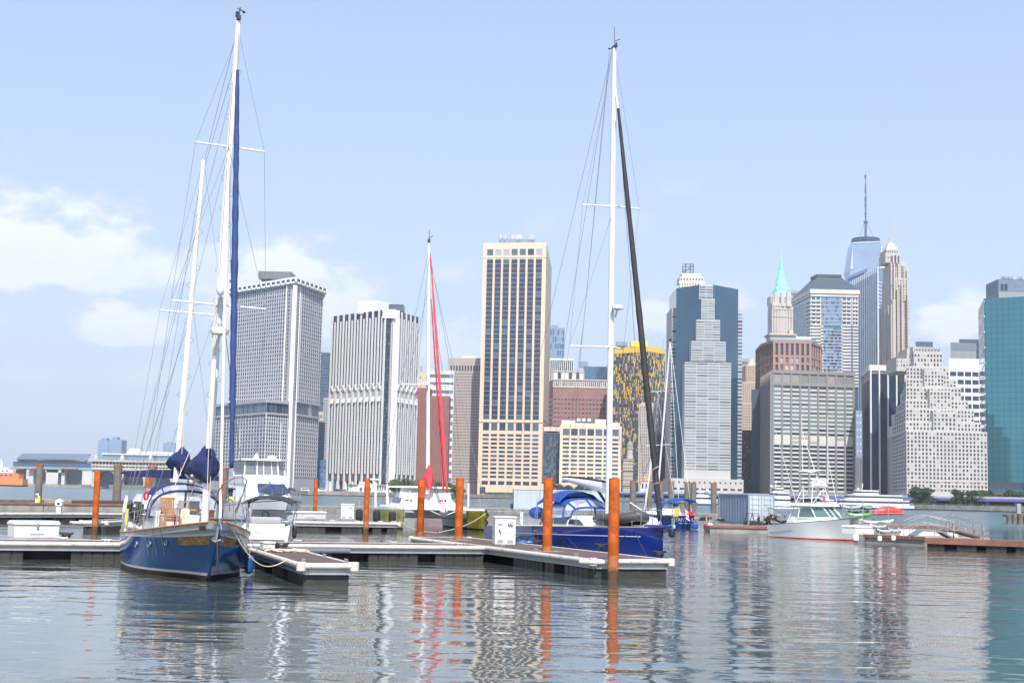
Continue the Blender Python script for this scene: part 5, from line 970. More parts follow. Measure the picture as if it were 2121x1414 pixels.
pile(652, 1062, .6, 991, .168, 'thinnest looking orange pile, behind the long white box')
pile(197, 1079.5, .6, 975, .168, 'leftmost orange pile, standing in the stub pier')
pile(303, 1061, .6, 988, .20, 'orange pile mostly hidden behind the ketch windscreen')
pile(456, 1060, .6, 986, .24, 'wide orange pile behind the ketch main mast')
# the hoop that holds the nearest pile to the pier end
Dinv = DC[0].matrix_basis.inverted(); lp = Dinv @ on(1270, 1161, .6); q = MB(); q.tube([(DC[1]-.05, lp.y-.62, .52), (DC[1]+.34, lp.y-.42, .52), (DC[1]+.42, lp.y, .52), (DC[1]+.34, lp.y+.42, .52), (DC[1]-.05, lp.y+.62, .52)], .075, 10); q.build('pile_guide', m_bump, DC[0], smooth=True)
for ppx, ppy in ((1133, 1141), (949.5, 1117.5)):
    lp = Dinv @ on(ppx, ppy, .6); q = MB()
    for a in range(4): q.box((lp.x+.36*cos(a*pi/2), lp.y+.36*sin(a*pi/2), .606), (.9 if a % 2 else .12, .12 if a % 2 else .9, .02))
    q.build('pile_collar', m_galv, DC[0])
#
q = MB(); lp = DCm.inverted() @ on(1270, 1161, .6); Ln = DC[1]
m_gp = M('grey_pile_coating', (.155, .14, .125), .85, vs=.8, var=.25, streak=.5, bump=.2)
def gpile(px, pyb, pytop, wpx, label, zb=.7):
    p = on(px, pyb, zb); top = at(px, pytop, p.y).z; r = wpx/2*p.y/F; R = thing('grey_pile', label, 'pile', (p.x, p.y, 0), 0, 'grey piles with rusty tops')
    q = MB(); q.lathe([(r, -1), (r, top-.22)], (0, 0, 0), 18); q.build('shaft', m_gp, R, smooth=True); q = MB(); q.lathe([(r*1.01, top-.22), (r*1.01, top), (r*.9, top), (r*.88, top-.2)], (0, 0, 0), 18, cap=False); q.lathe([(r*.9, top-.12), (.01, top-.1)], (0, 0, 0), 18); q.build('rusty_rim', m_rust, R, smooth=True)
for px, pb, pt, w, lab in ((78.5, 1035, 959.5, 14.5, 'grey pile with rusty rim in front of the ferry terminal, far left'), (241.5, 1034, 962, 17, 'thick grey pile before the arched ferry house'), (313, 1036, 964, 18, 'grey pile behind the ketch awning, left of its mizzen mast'), (394, 1037, 966, 16, 'grey pile between the two sail covers of the ketch'), (461, 1039, 968, 18, 'grey pile right of the ketch main sail cover'), (1310.5, 1056, 995, 12.5, 'grey pile just right of the blue sloop mast'), (1345, 1057, 995, 10, 'grey pile hidden behind the leaning white spar'), (1368, 1058, 996, 12, 'grey pile behind the black furled jib'), (1390, 1059, 996, 12, 'grey pile right of the black furled jib'), (1423.5, 1060.5, 998, 12.5, 'left one of the grey pile pair beside the blue yacht stern'), (1436, 1061, 998.5, 11.5, 'right one of the grey pile pair beside the blue yacht stern'), (1478, 1062.5, 999.5, 12.5, 'lone grey pile just left of the ribbed container')): gpile(px, pb, pt, w, lab)
# ---------------------------------------------------------------- white dock boxes, cabinets, pedestals
m_box = M('white_fibreglass', (.72, .72, .71), .35, vs=2, var=.03, coat=.2)
def dbox(px0, px1, py0, pyb, zdeck, label, depth=.62, rz=0, hasp=True, name='dock_box'):
    a, b = on(px0, pyb, zdeck), on(px1, pyb, zdeck); w = (b-a).length; hgt = at((px0+px1)/2, py0, (a.y+b.y)/2).z-zdeck; R = thing(name, label, 'dock box', ((a.x+b.x)/2, (a.y+b.y)/2, zdeck), atan2((b-a).y, (b-a).x)+rz)
    q = MB(); q.prism([(-w*.475, 0), (w*.475, 0), (w*.475, depth), (-w*.475, depth)], .02, hgt*.76, None, [(-w*.485, -.02), (w*.485, -.02), (w*.485, depth), (-w*.485, depth)]); q.box((0, -.012, hgt*.42), (w*.3, .03, hgt*.36)); q.build('body', m_box, R, bevel=.02)
    q = MB(); q.prism([(-w/2, -.06), (w/2, -.06), (w/2, depth+.03), (-w/2, depth+.03)], hgt*.77, hgt*.9, None); q.prism([(-w/2+.01, -.05), (w/2-.01, -.05), (w/2-.01, depth+.02), (-w/2+.01, depth+.02)], hgt*.9, hgt, None, [(-w/2+.06, .02), (w/2-.06, .02), (w/2-.06, depth-.05), (-w/2+.06, depth-.05)]); q.build('lid', m_box, R, bevel=.015)
    if hasp: q = MB(); q.box((0, -.075, hgt*.72), (.07, .03, .16)); q.build('hasp', m_galv, R)
    return R
dbox(27, 123, 1078, 1115, .6, 'big white dock box with a latch on the walkway at far left', .75)
dbox(606, 676, 1058.5, 1075.5, .6, 'long low white step box on the walkway below the motor yacht bow', .8, hasp=False)
m_scr, m_scg, m_scy = M('red_socket', (.6, .03, .03), .4), M('green_button', (.05, .4, .1), .4), M('amber_button', (.75, .35, .03), .4)
def cabinet(pl, pc, pr, pyb, hpx, zd, label, big):
    """pl/pc/pr: pixel columns of left rear, front corner and right end at the base line"""
    c = on(pc, pyb, zd); s = c.y/F; wr = (pr-pc)*s; wl = (pc-pl)*s; rz = .16; R = thing('power_cabinet', label, 'power cabinet', (c.x, c.y, zd), rz, 'white dock power cabinets'); hgt = hpx*s; dp = wl/ max(.35, sin(rz)+.42)
    q = MB(); q.mm((0, 0, .0), (wr/cos(rz), dp, hgt-.05)); q.build('body', m_box, R, bevel=.012); q = MB(); q.mm((-.04, -.05, hgt-.06), (wr+.05, dp+.04, hgt)); q.build('lid', m_box, R, bevel=.015)
    for x0, x1 in ((.04, .47), (.53, .97)):
        q = MB(); q.mm((wr*x0, -.012, hgt*.1), (wr*x1, .01, hgt*.88)); dr = q.build('door', m_box, R, bevel=.006)
        q = MB(); q.mm((wr*(x0+.08), -.02, hgt*.06), (wr*(x1-.08), -.014, hgt*.17)); q.build('vent', m_galv, R)
    if big:
        for i, m in enumerate((m_scr, m_scg, m_scr, m_scy, m_scg)): q = MB(); q.tube([(wr*(.14+.055*i), -.05, hgt*.72), (wr*(.14+.055*i), -.01, hgt*.72)], .018, 8); q.build('indicator', m, R)
        for x in (.68, .82): q = MB(); q.tube([(wr*x, -.08, hgt*.73), (wr*x, -.01, hgt*.73)], .055, 12); o = q.build('socket', m_scr, R); q = MB(); q.tube([(wr*x, -.095, hgt*.73), (wr*x, -.081, hgt*.73)], .03, 10); q.build('socket_cap', m_box, R)
        q = MB(); q.ell((wr*.24, -.06, hgt*.52), (.07, .06, .06), 10, 6); q.tube([(wr*.24, -.08, hgt*.52), (wr*.27, -.12, hgt*.45)], .03, 8); q.build('inlet', m_galv, R); q = MB(); q.mm((wr*.6, -.03, hgt*.38), (wr*.64, -.012, hgt*.44)); q.mm((wr*.7, -.03, hgt*.38), (wr*.74, -.012, hgt*.44)); q.build('lock', m_galv, R)
        q = MB(); q.mm((-.02, dp*.42, hgt*.74), (.0, dp*.5, hgt*.82)); q.build('side_lock', m_galv, R)
    else:
        for i in range(4): q = MB(); q.mm((wr*.3, -.03, hgt*(.35+.13*i)), (wr*.38, -.012, hgt*(.4+.13*i))); q.build('breaker', m_scy if i % 2 else m_galv, R)
        for i in range(4): q = MB(); q.mm((wr*(.62+.16*(i % 2)), -.05, hgt*(.66+.12*(i//2))), (wr*(.72+.16*(i % 2)), -.012, hgt*(.74+.12*(i//2)))); q.build('socket', m_galv, R)
    return R
cabinet(1002, 1025, 1067, 1126.5, 57, .6, 'big white power cabinet with red sockets on the finger pier', True)
cabinet(700, 706, 732, 1074, 31, .6, 'small white power cabinet left of the green catamaran', False)
def pedestal(px, pyb, pyt, label):
    p = on(px, pyb, .6); s = p.y/F; h = (pyb-pyt)*s; R = thing('dock_pedestal', label, 'power pedestal', (p.x, p.y, .6)); q = MB(); r = h*.16; q.prism([(-r, -r), (r, -r), (r, r), (-r, r)], 0, h*.52); q.prism([(-r*1.45, -r*1.45), (r*1.45, -r*1.45), (r*1.45, r*1.45), (-r*1.45, r*1.45)], h*.52, h*.82); q.prism([(-r*1.7, -r*1.7), (r*1.7, -r*1.7), (r*1.7, r*1.7), (-r*1.7, r*1.7)], h*.82, h, None, [(-r*.3, -r*.3), (r*.3, -r*.3), (r*.3, r*.3), (-r*.3, r*.3)]); q.build('body', m_box, R, bevel=.02); q = MB(); q.mm((-r*.6, -r*1.5, h*.6), (r*.6, -r*1.44, h*.74)); q.build('meter_window', m_blk, R); return R
pedestal(122, 1063, 1033, 'white lighthouse shaped pedestal on the left walkway')
p = on(76, 1041, .7); R = thing('life_ring_post', 'white post holding a red life ring and yellow line at far left', 'life ring post', (p.x, p.y, .7)); s = p.y/F; q = MB(); q.mm((-3.2*s, -.1, 0), (3.2*s, .1, 19*s)); q.build('post', m_box, R, bevel=.05); q = MB(); rr = 3.0*s; q.tube([(rr*.7*cos(a*pi/8), -.2, 14*s+rr*.8*sin(a*pi/8)) for a in range(17)], rr*.33, 6); q.build('life_ring', m_scr, R, smooth=True); q = MB(); q.tube([(4*s, -.1, 14*s), (5.5*s, -.15, 6*s), (5*s, -.1, 1*s)], .14, 6); q.build('rescue_line', M('yellow_line', (.8, .6, .03), .6), R)
p = on(1080, 1086, .6); R = thing('shore_power_post', 'thin white post with hose left of the blue sloop stern', 'power pedestal', (p.x, p.y, .6)); s = p.y/F; q = MB(); q.mm((-3*s, -.08, 0), (3*s, .08, 26*s)); q.build('body', m_box, R, bevel=.03); q = MB(); q.tube([(2*s, -.12, 10*s), (1*s, -.3, -4*s), (-6*s, -1.4, -20*s*.2), (-9*s, -2.6, .03)], .03, 6); q.build('hose', m_box, R, smooth=True)
p = on(1079, 1124.5, .6); q = MB()
for k in range(4): q.tube([(p.x+(.30-.03*k)*cos(a*pi/8)+.35*sin(k), p.y+(.2-.02*k)*sin(a*pi/8), .63+.02*k) for a in range(17)], .022, 6)
solid('coiled_hose', q, M('blue_hose', (.02, .12, .42), .4), 'blue coiled water hose beside the big power cabinet', 'hose', smooth=True)
# rope heap, hatch and black bundle on the near finger
rd = random.Random(5); o = on(597, 1143, .6); q = MB(); pts = []
for k in range(150): a = k*.55; r = .16+.22*rd.random(); pts.append((o.x+r*1.7*cos(a)+.1*sin(a*.3), o.y+r*.9*sin(a), .62+.10*rd.random()*(1-r)))
q.tube(pts, .018, 5); m_rope = M('cream_rope', (.60, .52, .40), .8, vs=20, var=.15); solid('rope_coil', q, m_rope, 'heap of cream rope lying on the near finger pier', 'rope', smooth=True)
o = on(577, 1138, .6); q = MB(); 
for k in range(9): q.tube([(o.x+rd.uniform(-.28, .3), o.y+rd.uniform(-.1, .2), .63), (o.x+rd.uniform(-.3, .3), o.y+rd.uniform(-.1, .2), .72+rd.random()*.12), (o.x+rd.uniform(-.3, .4), o.y+rd.uniform(-.1, .2), .63)], .035, 6)
solid('rope_bundle', q, m_blk, 'black tangle of line behind the cream rope heap', 'rope', smooth=True)
dbox(545, 570, 1121, 1139, .6, 'small white hatch box at the landward end of the near finger pier', .35, hasp=False)
def bollard(px, py, label):
    o = on(px, py, .6); R = thing('mooring_cleat', label, 'cleat', (o.x, o.y, .6), .4, 'big dark mooring cleats'); q = MB(); q.box((-.1, 0, .06), (.07, .1, .12)); q.box((.1, 0, .06), (.07, .1, .12)); q.tube([(-.24, 0, .17), (-.1, 0, .14), (.1, 0, .14), (.24, 0, .17)], [.03, .045, .045, .03], 8); q.build('horns', m_blk, R, smooth=True); q = MB()
    for k in range(5): q.tube([((.15+.03*k)*cos(a*pi/5)*(.7+.2*sin(k*2)), .07*sin(a*pi/5)+.01*k, .05+.03*k+.02*sin(a+k)) for a in range(11)], .022, 5)
    q.build('wrapped_line', m_blk, R, smooth=True)
for px, py, l in ((1245, 1136, 'mooring cleat wrapped in black line left of the nearest orange pile'), (1366, 1152, 'mooring cleat with black line at the pier corner under the sloop bow'), (1086, 1121, 'mooring cleat by the blue hose coil'), (1113, 1127, 'silver mooring cleat left of the second orange pile'), (137, 1113.5, 'mooring cleat beside the big white dock box')): bollard(px, py, l)
# ---------------------------------------------------------------- containers
def container(pc, pyb, face_px, label, group, rz, col_l, col_d, doors=True, Lc=6.06):
    """pc: pixel column of the near bottom corner"""
    c = on(pc, pyb, .5); R = thing('shipping_container', label, 'container', (c.x, c.y, .5), rz, group); Wc, Hc = 2.44, 2.59; q = MB(); n = int(Lc/.28)
    pr = [];
    for i in range(n+1):
        x = .1+(Lc-.2)*i/n; pr += [(x-.06, .035 if i % 2 else .0), (x+.06, .035 if i % 2 else .0)]
    side = [(p[0], p[1]+.03) for p in pr]; q.grid([[(x, y, .16) for x, y in side], [(x, y, Hc-.12) for x, y in side]], 0, flip=True); q.grid([[(x, Wc-y, .16) for x, y in side], [(x, Wc-y, Hc-.12) for x, y in side]], 0); q.mm((.05, .05, Hc-.13), (Lc-.05, Wc-.05, Hc-.03)); q.mm((.05, .08, .1), (Lc-.05, Wc-.08, .17)); q.grid([[(.06, y, .16), (.06, y, Hc-.12)] for y in (.05, Wc-.05)], 0, flip=False); q.build('side_wall', col_l, R)
    q = MB()
    for x in (.05, Lc-.05):
        for y in (.05, Wc-.05): q.box((x, y, Hc/2), (.14, .14, Hc))
    for z in (.06, Hc-.06):
        for y in (.05, Wc-.05): q.mm((.12, y-.055, z-.05), (Lc-.12, y+.055, z+.05))
        for x in (.05, Lc-.05): q.mm((x-.055, .12, z-.05), (x+.055, Wc-.12, z+.05))
    q.build('frame', col_l, R)
    for y0, y1 in ((.13, Wc/2-.02), (Wc/2+.02, Wc-.13)):
        q = MB(); q.mm((Lc-.05, y0, .13), (Lc+.0, y1, Hc-.13))
        for k in range(5): z = .35+k*.45; q.mm((Lc+.0, y0+.12, z), (Lc+.03, y1-.12, z+.2))
        d = q.build('door', col_d, R); q = MB()
        for y in (y0+.25, y1-.25): q.tube([(Lc+.05, y, .15), (Lc+.05, y, Hc-.15)], .02, 6)
        q.build('lock_bar', m_galv, R)
    return R
m_cshade = M('container_side_shade', (.22, .28, .36), .6, vs=.8, var=.1, streak=.5); m_cw = M('container_pale', (.42, .48, .52), .6, vs=.8, var=.08, streak=.4)  # blue grey paints the shade on the white container's long side and frame
cc = on(1543, 1086, .5)
container(1488, 1082.5, 0, 'white ribbed container with pale double doors and shade painted blue grey on its long side on the concrete dock', 'shipping containers', -1.29, m_cshade, m_cw, Lc=6.06)
for px, lab in ((1064, 'pale container with its ribbed end showing beside the second orange pile'),):
    c = on(px, 1054, .8); R = container(px, 1054, 0, lab, 'shipping containers', .06, m_cw, m_cw, Lc=12.2); R.location = (c.x, c.y+.5, .8)
c = on(1112, 1055, .8); 
q = MB()
for k, (dx, col) in enumerate(((0, 0), (1.2, 1), (1.9, 0))): pass
for px, lab, mt_ in ((1062, 'small blue drum on the breakwater left of the pale container', 'b'), (1074, 'small yellow and blue bin on the breakwater by the pale container', 'y')):
    p = on(px, 1053.5, .8); R = thing('plastic_bin', lab, 'bin', (p.x, p.y, .8)); q = MB(); q.lathe([(.3, 0), (.36, .55)], (0, 0, 0), 10); q.build('body', M('bin_blue', (.02, .1, .45), .5), R); q = MB(); q.lathe([(.38, .55), (.34, .68)], (0, 0, 0), 10); q.build('lid', M('bin_yellow', (.8, .55, .04), .5) if mt_ == 'y' else M('bin_dark', (.03, .05, .15), .5), R)
# ================================================================== BOATS
sst = lambda x: (lambda u: u*u*(3-2*u))(max(0., min(1., x)))
def paint(n, c, rough=.12, coat=.6, var=.05, **k): return M(n, c, rough, 0, var, k.pop('vs', .8), coat=coat, **k)
class Hull:
    def __init__(s, L, B, hb, sheer, draft, wl, over_b=.8, over_s=.2, pw=.8):
        s.L, s.B, s.hb, s.sheer, s.draft, s.wl, s.ob, s.os, s.pw = L, B, hb, sheer, draft, wl, over_b, over_s, pw
    def pt(s, t, v, side, off=0.):
        sh = s.sheer(t); z = v*sh if v >= 0 else v*s.draft*min(1, .15+(1-t)*3.2)
        w = s.wl(t); f = w+(1-w)*(v**s.pw) if v >= 0 else w*max(0, 1-v*v)**.6
        x = -s.L/2+t*s.L - s.ob*(1-max(v, -.35))*sst((t-.62)/.38) + s.os*(1-v)*sst((.25-t)/.25)
        return Vector((x, side*(s.B/2*s.hb(t)*f+off), z))
    def mesh(s, lev, bands, n=28, mb=None):
        rows = []
        for i in range(n+1):
            t = i/n; vs = lev(t); rows.append([s.pt(t, v, -1) for v in vs]+[s.pt(t, v, 1) for v in vs[-2::-1]])
        q = mb or MB(); k = len(lev(.5)); mf = lambda i, j: bands[j] if j < k-1 else bands[2*(k-1)-1-j]
        q.grid(rows, flip=False, mf=mf); q.add(rows[0], [tuple(range(len(rows[0])))], bands[1]); return q
    def deck(s, dz, mb=None, n=20, t0=0.01, t1=.99, inset=.97, camber=.06):
        rows = []
        for i in range(n+1):
            t = t0+(t1-t0)*i/n; a, b = s.pt(t, 1, -1), s.pt(t, 1, 1); rows.append([Vector((a.x, a.y*inset*(1-2*k/6), a.z-dz+camber*(1-(1-2*k/6)**2)*abs(b.y)*.5)) for k in range(7)])
        q = mb or MB(); q.grid(rows, flip=False); return q
    def strip(s, t0, t1, va, vb, side, off=.012, n=14, mb=None):
        """a thin plank lying on the hull side between two height lines"""
        q = mb or MB(); top = [s.pt(t0+(t1-t0)*i/n, va(t0+(t1-t0)*i/n), side, off) for i in range(n+1)]; bot = [s.pt(t0+(t1-t0)*i/n, vb(t0+(t1-t0)*i/n), side, off) for i in range(n+1)]
        ti = [s.pt(t0+(t1-t0)*i/n, va(t0+(t1-t0)*i/n), side, -.01) for i in range(n+1)]; bi = [s.pt(t0+(t1-t0)*i/n, vb(t0+(t1-t0)*i/n), side, -.01) for i in range(n+1)]
        q.grid([ti, top, bot, bi]); q.add([ti[0], top[0], bot[0], bi[0]], [(0, 1, 2, 3)]); q.add([ti[-1], top[-1], bot[-1], bi[-1]], [(3, 2, 1, 0)]); return q
    def rail(s, t0, t1, v, side, n=16, off=0., dz=0.): return [s.pt(t0+(t1-t0)*i/n, v, side, off)+Vector((0, 0, dz)) for i in range(n+1)]
    def find(s, R, px, py, side):
        best = None
        for i in range(121):
            for j in range(41):
                p = R.matrix_basis @ s.pt(i/120, j/40, side); d = p-CAM; w = d.dot(fwd); u = CX+F*d.dot(rgt)/w; y = CY-F*d.dot(upv)/w; e = (u-px)**2+(y-py)**2
                if best is None or e < best[0]: best = (e, i/120, j/40)
        return best[1], best[2]
def tb(name, pts, r, m, par, n=6, smooth=True): q = MB(); q.tube(pts, r, n); return q.build(name, m, par, smooth)
def put(R): inv = R.matrix_basis.inverted(); return lambda px, py, Y: inv @ at(px, py, Y)
m_wire = M('rigging_wire', (.24, .26, .30), .4, .3); m_spar = M('white_spar', (.74, .74, .74), .3, coat=.3, var=.03); m_ss = M('stainless', (.50, .51, .52), .25, .8, .05)
m_teak = M('teak', (.40, .17, .055), .55, vs=3, var=.25, sc=(1, 1, 4)); m_navy = M('navy_canvas', (.018, .026, .11), .85, vs=2, var=.2, bump=.4, bs=5); m_vinyl = M('clear_vinyl', (.58, .61, .66), .12, var=.3, alpha=.5, vs=2, spec=.7)
m_glassb = M('boat_glass', (.03, .04, .05), .08, .1, spec=.8); m_tint = M('tinted_screen', (.10, .17, .17), .06, .1, spec=.9, alpha=.78); m_blackc = M('black_canvas', (.03, .032, .035), .85, bump=.3); m_greyc = M('grey_canvas', (.33, .33, .34), .8, bump=.2)
def bag(name, par, m, sections, n=14, amp=.05, seed=3):
    """a crumpled canvas cover lofted along its length: (x, y, zlow, zhigh, halfwidth)"""
    rr = random.Random(seed); rows = []; ph = [rr.uniform(0, 6.28) for _ in range(5)]
    for i, (x, y, z0, z1, hw) in enumerate(sections):
        r = []
        for j in range(n*2):
            a = 2*pi*j/(2*n); f = 1+amp*sin(5*a+ph[0]+i*1.3)+amp*.7*sin(9*a+ph[1]-i*.9)+amp*.5*sin(3*a+ph[2]+2*i); wy = sin(a)*hw*(1.0 if cos(a) < 0 else 1-.45*cos(a)); r.append((x+rr.uniform(-.01, .01), y+wy*f, (z0+z1)/2+cos(a)*(z1-z0)/2*(1+amp*.5*sin(4*a+i))))
        rows.append(r)
    q = MB(); q.grid(rows, closed=True); q.add(rows[0], [tuple(range(len(rows[0])-1, -1, -1))]); q.add(rows[-1], [tuple(range(len(rows[-1])))]); return q.build(name, m, par, True, angle=180)
def stanchions(par, H, ts, side, h=.62, inset=.06, lines=2, name='stanchion', r=.014):
    tops = []
    for t in ts: p = H.pt(t, 1, side, -inset); tb(name, [p, p+Vector((0, 0, h))], r, m_ss, par, 6); tops.append(p)
    for k in range(lines): tb('lifeline', [p+Vector((0, 0, h*(1-.45*k)-.01)) for p in tops], .007, m_ss, par, 5)
def furled(name, pts, rad, m, par, n=10, twist=.12, k=60):
    """a sail rolled round its stay: a long tapering tube with spiral folds"""
    a, b = Vector(pts[0]), Vector(pts[1]); P = []; Rr = []
    for i in range(k+1):
        t = i/k; P.append(a+(b-a)*t); j = t*(len(rad)-1); jj = min(int(j), len(rad)-2); base = rad[jj]+(rad[jj+1]-rad[jj])*(j-jj); Rr.append(base*(1+twist*sin(t*95)+twist*.5*sin(t*41+1)))
    q = MB(); q.tube(P, Rr, n); return q.build(name, m, par, True, angle=180)
def wrap(name, a, b, r, turns, m, par, wr=.012):
    a, b = Vector(a), Vector(b); d = (b-a).normalized(); u = d.orthogonal().normalized(); w = d.cross(u); k = int(turns*12)
    return tb(name, [a+(b-a)*(i/k)+(u*cos(2*pi*i/12)+w*sin(2*pi*i/12))*r for i in range(k+1)], wr, m, par, 5)
# ------------------------------------------------------------------ 1 blue ketch in the foreground
KA = -1.222; R = thing('ketch', 'blue two masted ketch with grey bulwarks and navy sail covers in the left foreground', 'sailboat', (-10.02, 44.4, 0), KA, None, rx=-.028); P = put(R)
m_kb = paint('ketch_blue', (.009, .08, .25), .16, .3, .15, streak=.25); m_kg = paint('ketch_grey', (.36, .39, .41), .3, .3); m_boot = M('boot_red_brown', (.06, .025, .02), .6, vs=2, var=.3); m_ivory = paint('ivory_strake', (.66, .64, .58), .4, .2)
hbk = lambda t: (.72+.28*sst(t/.42)) if t < .45 else max(.012, (1-((t-.45)/.55)**2.3))**.9
HK = Hull(13.9, 3.6, hbk, lambda t: 1.02+.62*max(0, (t-.35)/.65)**1.7+.12*max(0, .35-t), .9, lambda t: .94-.52*sst((t-.5)/.5), 1.6, .5, .85)
vb = lambda t: .92-.14*sst((t-.45)/.5)
levk = lambda t: [1.0, vb(t)+.035, vb(t), .66, .42, .2, .135, .085, 0, -.35, -.75, -1]
HK.mesh(levk, [1, 2, 0, 0, 0, 0, 2, 3, 3, 3, 3], 36).build('hull', [m_kb, m_kg, m_ivory, m_boot], R, True, angle=35)
HK.deck(.16).build('deck', M('ketch_deck', (.52, .46, .36), .7, vs=3, var=.1), R)
q = MB()
for s in (-1, 1): q.tube(HK.rail(.0, .985, 1, s, 30, -.02, .015), .035, 6)
q.build('cap_rail', m_teak, R, True)
for s in (-1, 1):
    HK.strip(.875, .985, lambda t: vb(t)-.01, lambda t: vb(t)-.165+.02*(t-.7), s, .02).build('name_board', M('gilded_teak', (.26, .12, .03), .45, vs=4, var=.5, sc=(1, 1, 3), col2=(.52, .30, .07)), R)
q = MB(); q.tube([HK.pt(.997, v, 1)+Vector((.03, -.0, 0)) for v in (1.0, .7, .4, .1, -.2)], .05, 6); q.build('stem', m_kb, R, True)
for px, py in ((284, 1127), (310, 1126), (346, 1123)):
    t, v = HK.find(R, px, py, -1); p = HK.pt(t, v, -1, .015); e = (HK.pt(t+.01, v, -1)-HK.pt(t-.01, v, -1)).normalized(); up = Vector((0, 0, 1)); nrm = e.cross(up).normalized()
    q = MB(); q.tube([p+(e*cos(a*pi/9)+up*sin(a*pi/9))*.085 for a in range(19)], .022, 6); o = q.build('porthole', M_brz if 'M_brz' in globals() else globals().setdefault('M_brz', M('verdigris_bronze', (.18, .27, .25), .4, .5)), R, True)
    q = MB(); q.add([p+(e*cos(a*pi/8)+up*sin(a*pi/8))*.085+nrm*.004 for a in range(16)], [tuple(range(16))]); q.build('porthole_glass', m_glassb, o)
t, v = HK.find(R, 422, 1092, -1); p = HK.pt(t, v, -1, .012); q = MB(); q.box(p, (.26, .03, .13), atan2((HK.pt(t+.02, v, -1)-HK.pt(t-.02, v, -1)).y, (HK.pt(t+.02, v, -1)-HK.pt(t-.02, v, -1)).x)); q.build('hawse_fairlead', M('bronze_black', (.05, .04, .03), .4, .5), R, bevel=.03)
for px in (299, 316, 334):   # chainplate straps on the side
    t, v = HK.find(R, px, 1100, -1); q = MB(); e = .012; q.grid([[HK.pt(t+d, vv, -1, .02) for vv in (1.0, .8, .6, .42)] for d in (-.0015, .0015)]); q.build('chainplate', m_ss, R)
# bowsprit, platform, pulpit, anchor
q = MB(); q.prism([(6.0, -.34), (7.15, -.16), (7.35, 0), (7.15, .16), (6.0, .34)], 1.42, 1.6); q.build('bowsprit', m_kg, R, bevel=.03)
q = MB(); q.lathe([(.30, -.03), (.34, 0), (.30, .03)], (7.35, 0, 1.72), 20); o = q.build('bow_platform', M('varnished_wood', (.16, .08, .04), .3, coat=.5, vs=4, var=.3), R, True)
pp = [P(444, 1052, 37.6), P(452, 1018, 37.2), P(464, 1000, 36.9), P(486, 988.5, 36.7), P(505, 989, 36.9), P(511.5, 995, 37.2), P(506, 1015, 37.4), P(496, 1040, 37.7), P(487, 1060, 37.9)]
tb('pulpit_rail', pp, .018, m_ss, R, 8)
for a, b in (((459, 1003, 36.95), (462, 1060, 37.6)), ((470, 995, 36.8), (476, 1058, 37.2)), ((510, 1000, 37.3), (490, 1062, 37.6)), ((505, 1018, 37.4), (484, 1055, 37.2))): tb('pulpit_leg', [P(*a), P(*b)], .014, m_ss, R, 6)
q = MB(); ax = P(452, 1092, 37.3); q.tube([ax, P(449, 1112, 37.4), P(446, 1121, 37.4)], [.03, .03, .02], 6); q.tube([P(437, 1116, 37.3), P(444, 1121, 37.4), P(456, 1118, 37.5), P(463, 1121, 37.6)], [.01, .035, .035, .01], 6); q.add([P(446, 1121, 37.4), P(438, 1112, 37.3), P(452, 1108, 37.4)], [(0, 1, 2), (2, 1, 0)]); q.build('anchor', m_galv, R, True)
q = MB()
for k in range(9): c = P(455+.5*k, 1076+2.4*k, 37.2); q.ell(c, (.035, .02, .045), 6, 4)
q.build('anchor_chain', m_galv, R, True)
tb('bobstay', [P(450.5, 1121, 37.6), P(450, 1176, 38.6)], .02, m_ss, R); tb('snubber_line', [P(468, 1106, 37.5), P(460, 1130, 37.9), P(450.5, 1174, 38.6)], .018, M('blue_line', (.03, .15, .55), .6), R)
# masts
mt = P(494, 44, 41.2); q = MB(); q.tube([(3.0, .16, .9), Vector((3.0, .16, .9)).lerp(mt, .55), mt], [.115, .105, .075], 14); mast = q.build('main_mast', m_spar, R, True)
z0, z1 = Vector((-3.4, 0, 1.3)), P(421.5, 332, 47.6); q = MB(); q.tube([z0, z1], [.10, .07], 12); miz = q.build('mizzen_mast', m_spar, R, True)
def steps(par, a, b, t0, t1, n, side):
    a, b = Vector(a), Vector(b); q = MB()
    for k in range(n): c = a+(b-a)*(t0+(t1-t0)*k/n); s = side if k % 2 else -side; q.tube([c+Vector((0, .07*s, .10)), c+Vector((0, .19*s, .03)), c+Vector((0, .19*s, -.02)), c+Vector((0, .07*s, -.12))], .006, 4)
    q.build('mast_step', m_ss, par)
steps(mast, (3.0, .16, .9), mt, .28, .93, 22, 1); steps(miz, z0, z1, .25, .9, 13, 1)
q = MB(); q.box(mt+Vector((0, 0, .08)), (.3, .1, .12)); q.tube([mt+Vector((0, 0, .1)), mt+Vector((0, .02, .42))], .02, 5); q.tube([mt+Vector((0, -.06, .38)), mt+Vector((0, .12, .32))], .016, 5); q.ell(mt+Vector((0, .14, .3)), (.05, .05, .04), 8, 5); q.lathe([(.05, .1), (.055, .25), (.02, .27)], mt+Vector((.06, -.06, 0)), 8); q.build('masthead_gear', M('masthead_black', (.03, .035, .05), .5), R)
for (a, b) in (((405, 294.5, 40.95), (547.5, 314, 41.65)), ((354.5, 622, 40.8), (550.5, 640, 41.9)), ((331.5, 642, 47.2), (464, 654.5, 48.0))): tb('spreader', [P(*a), P(*b)], .028, m_spar, R, 8)
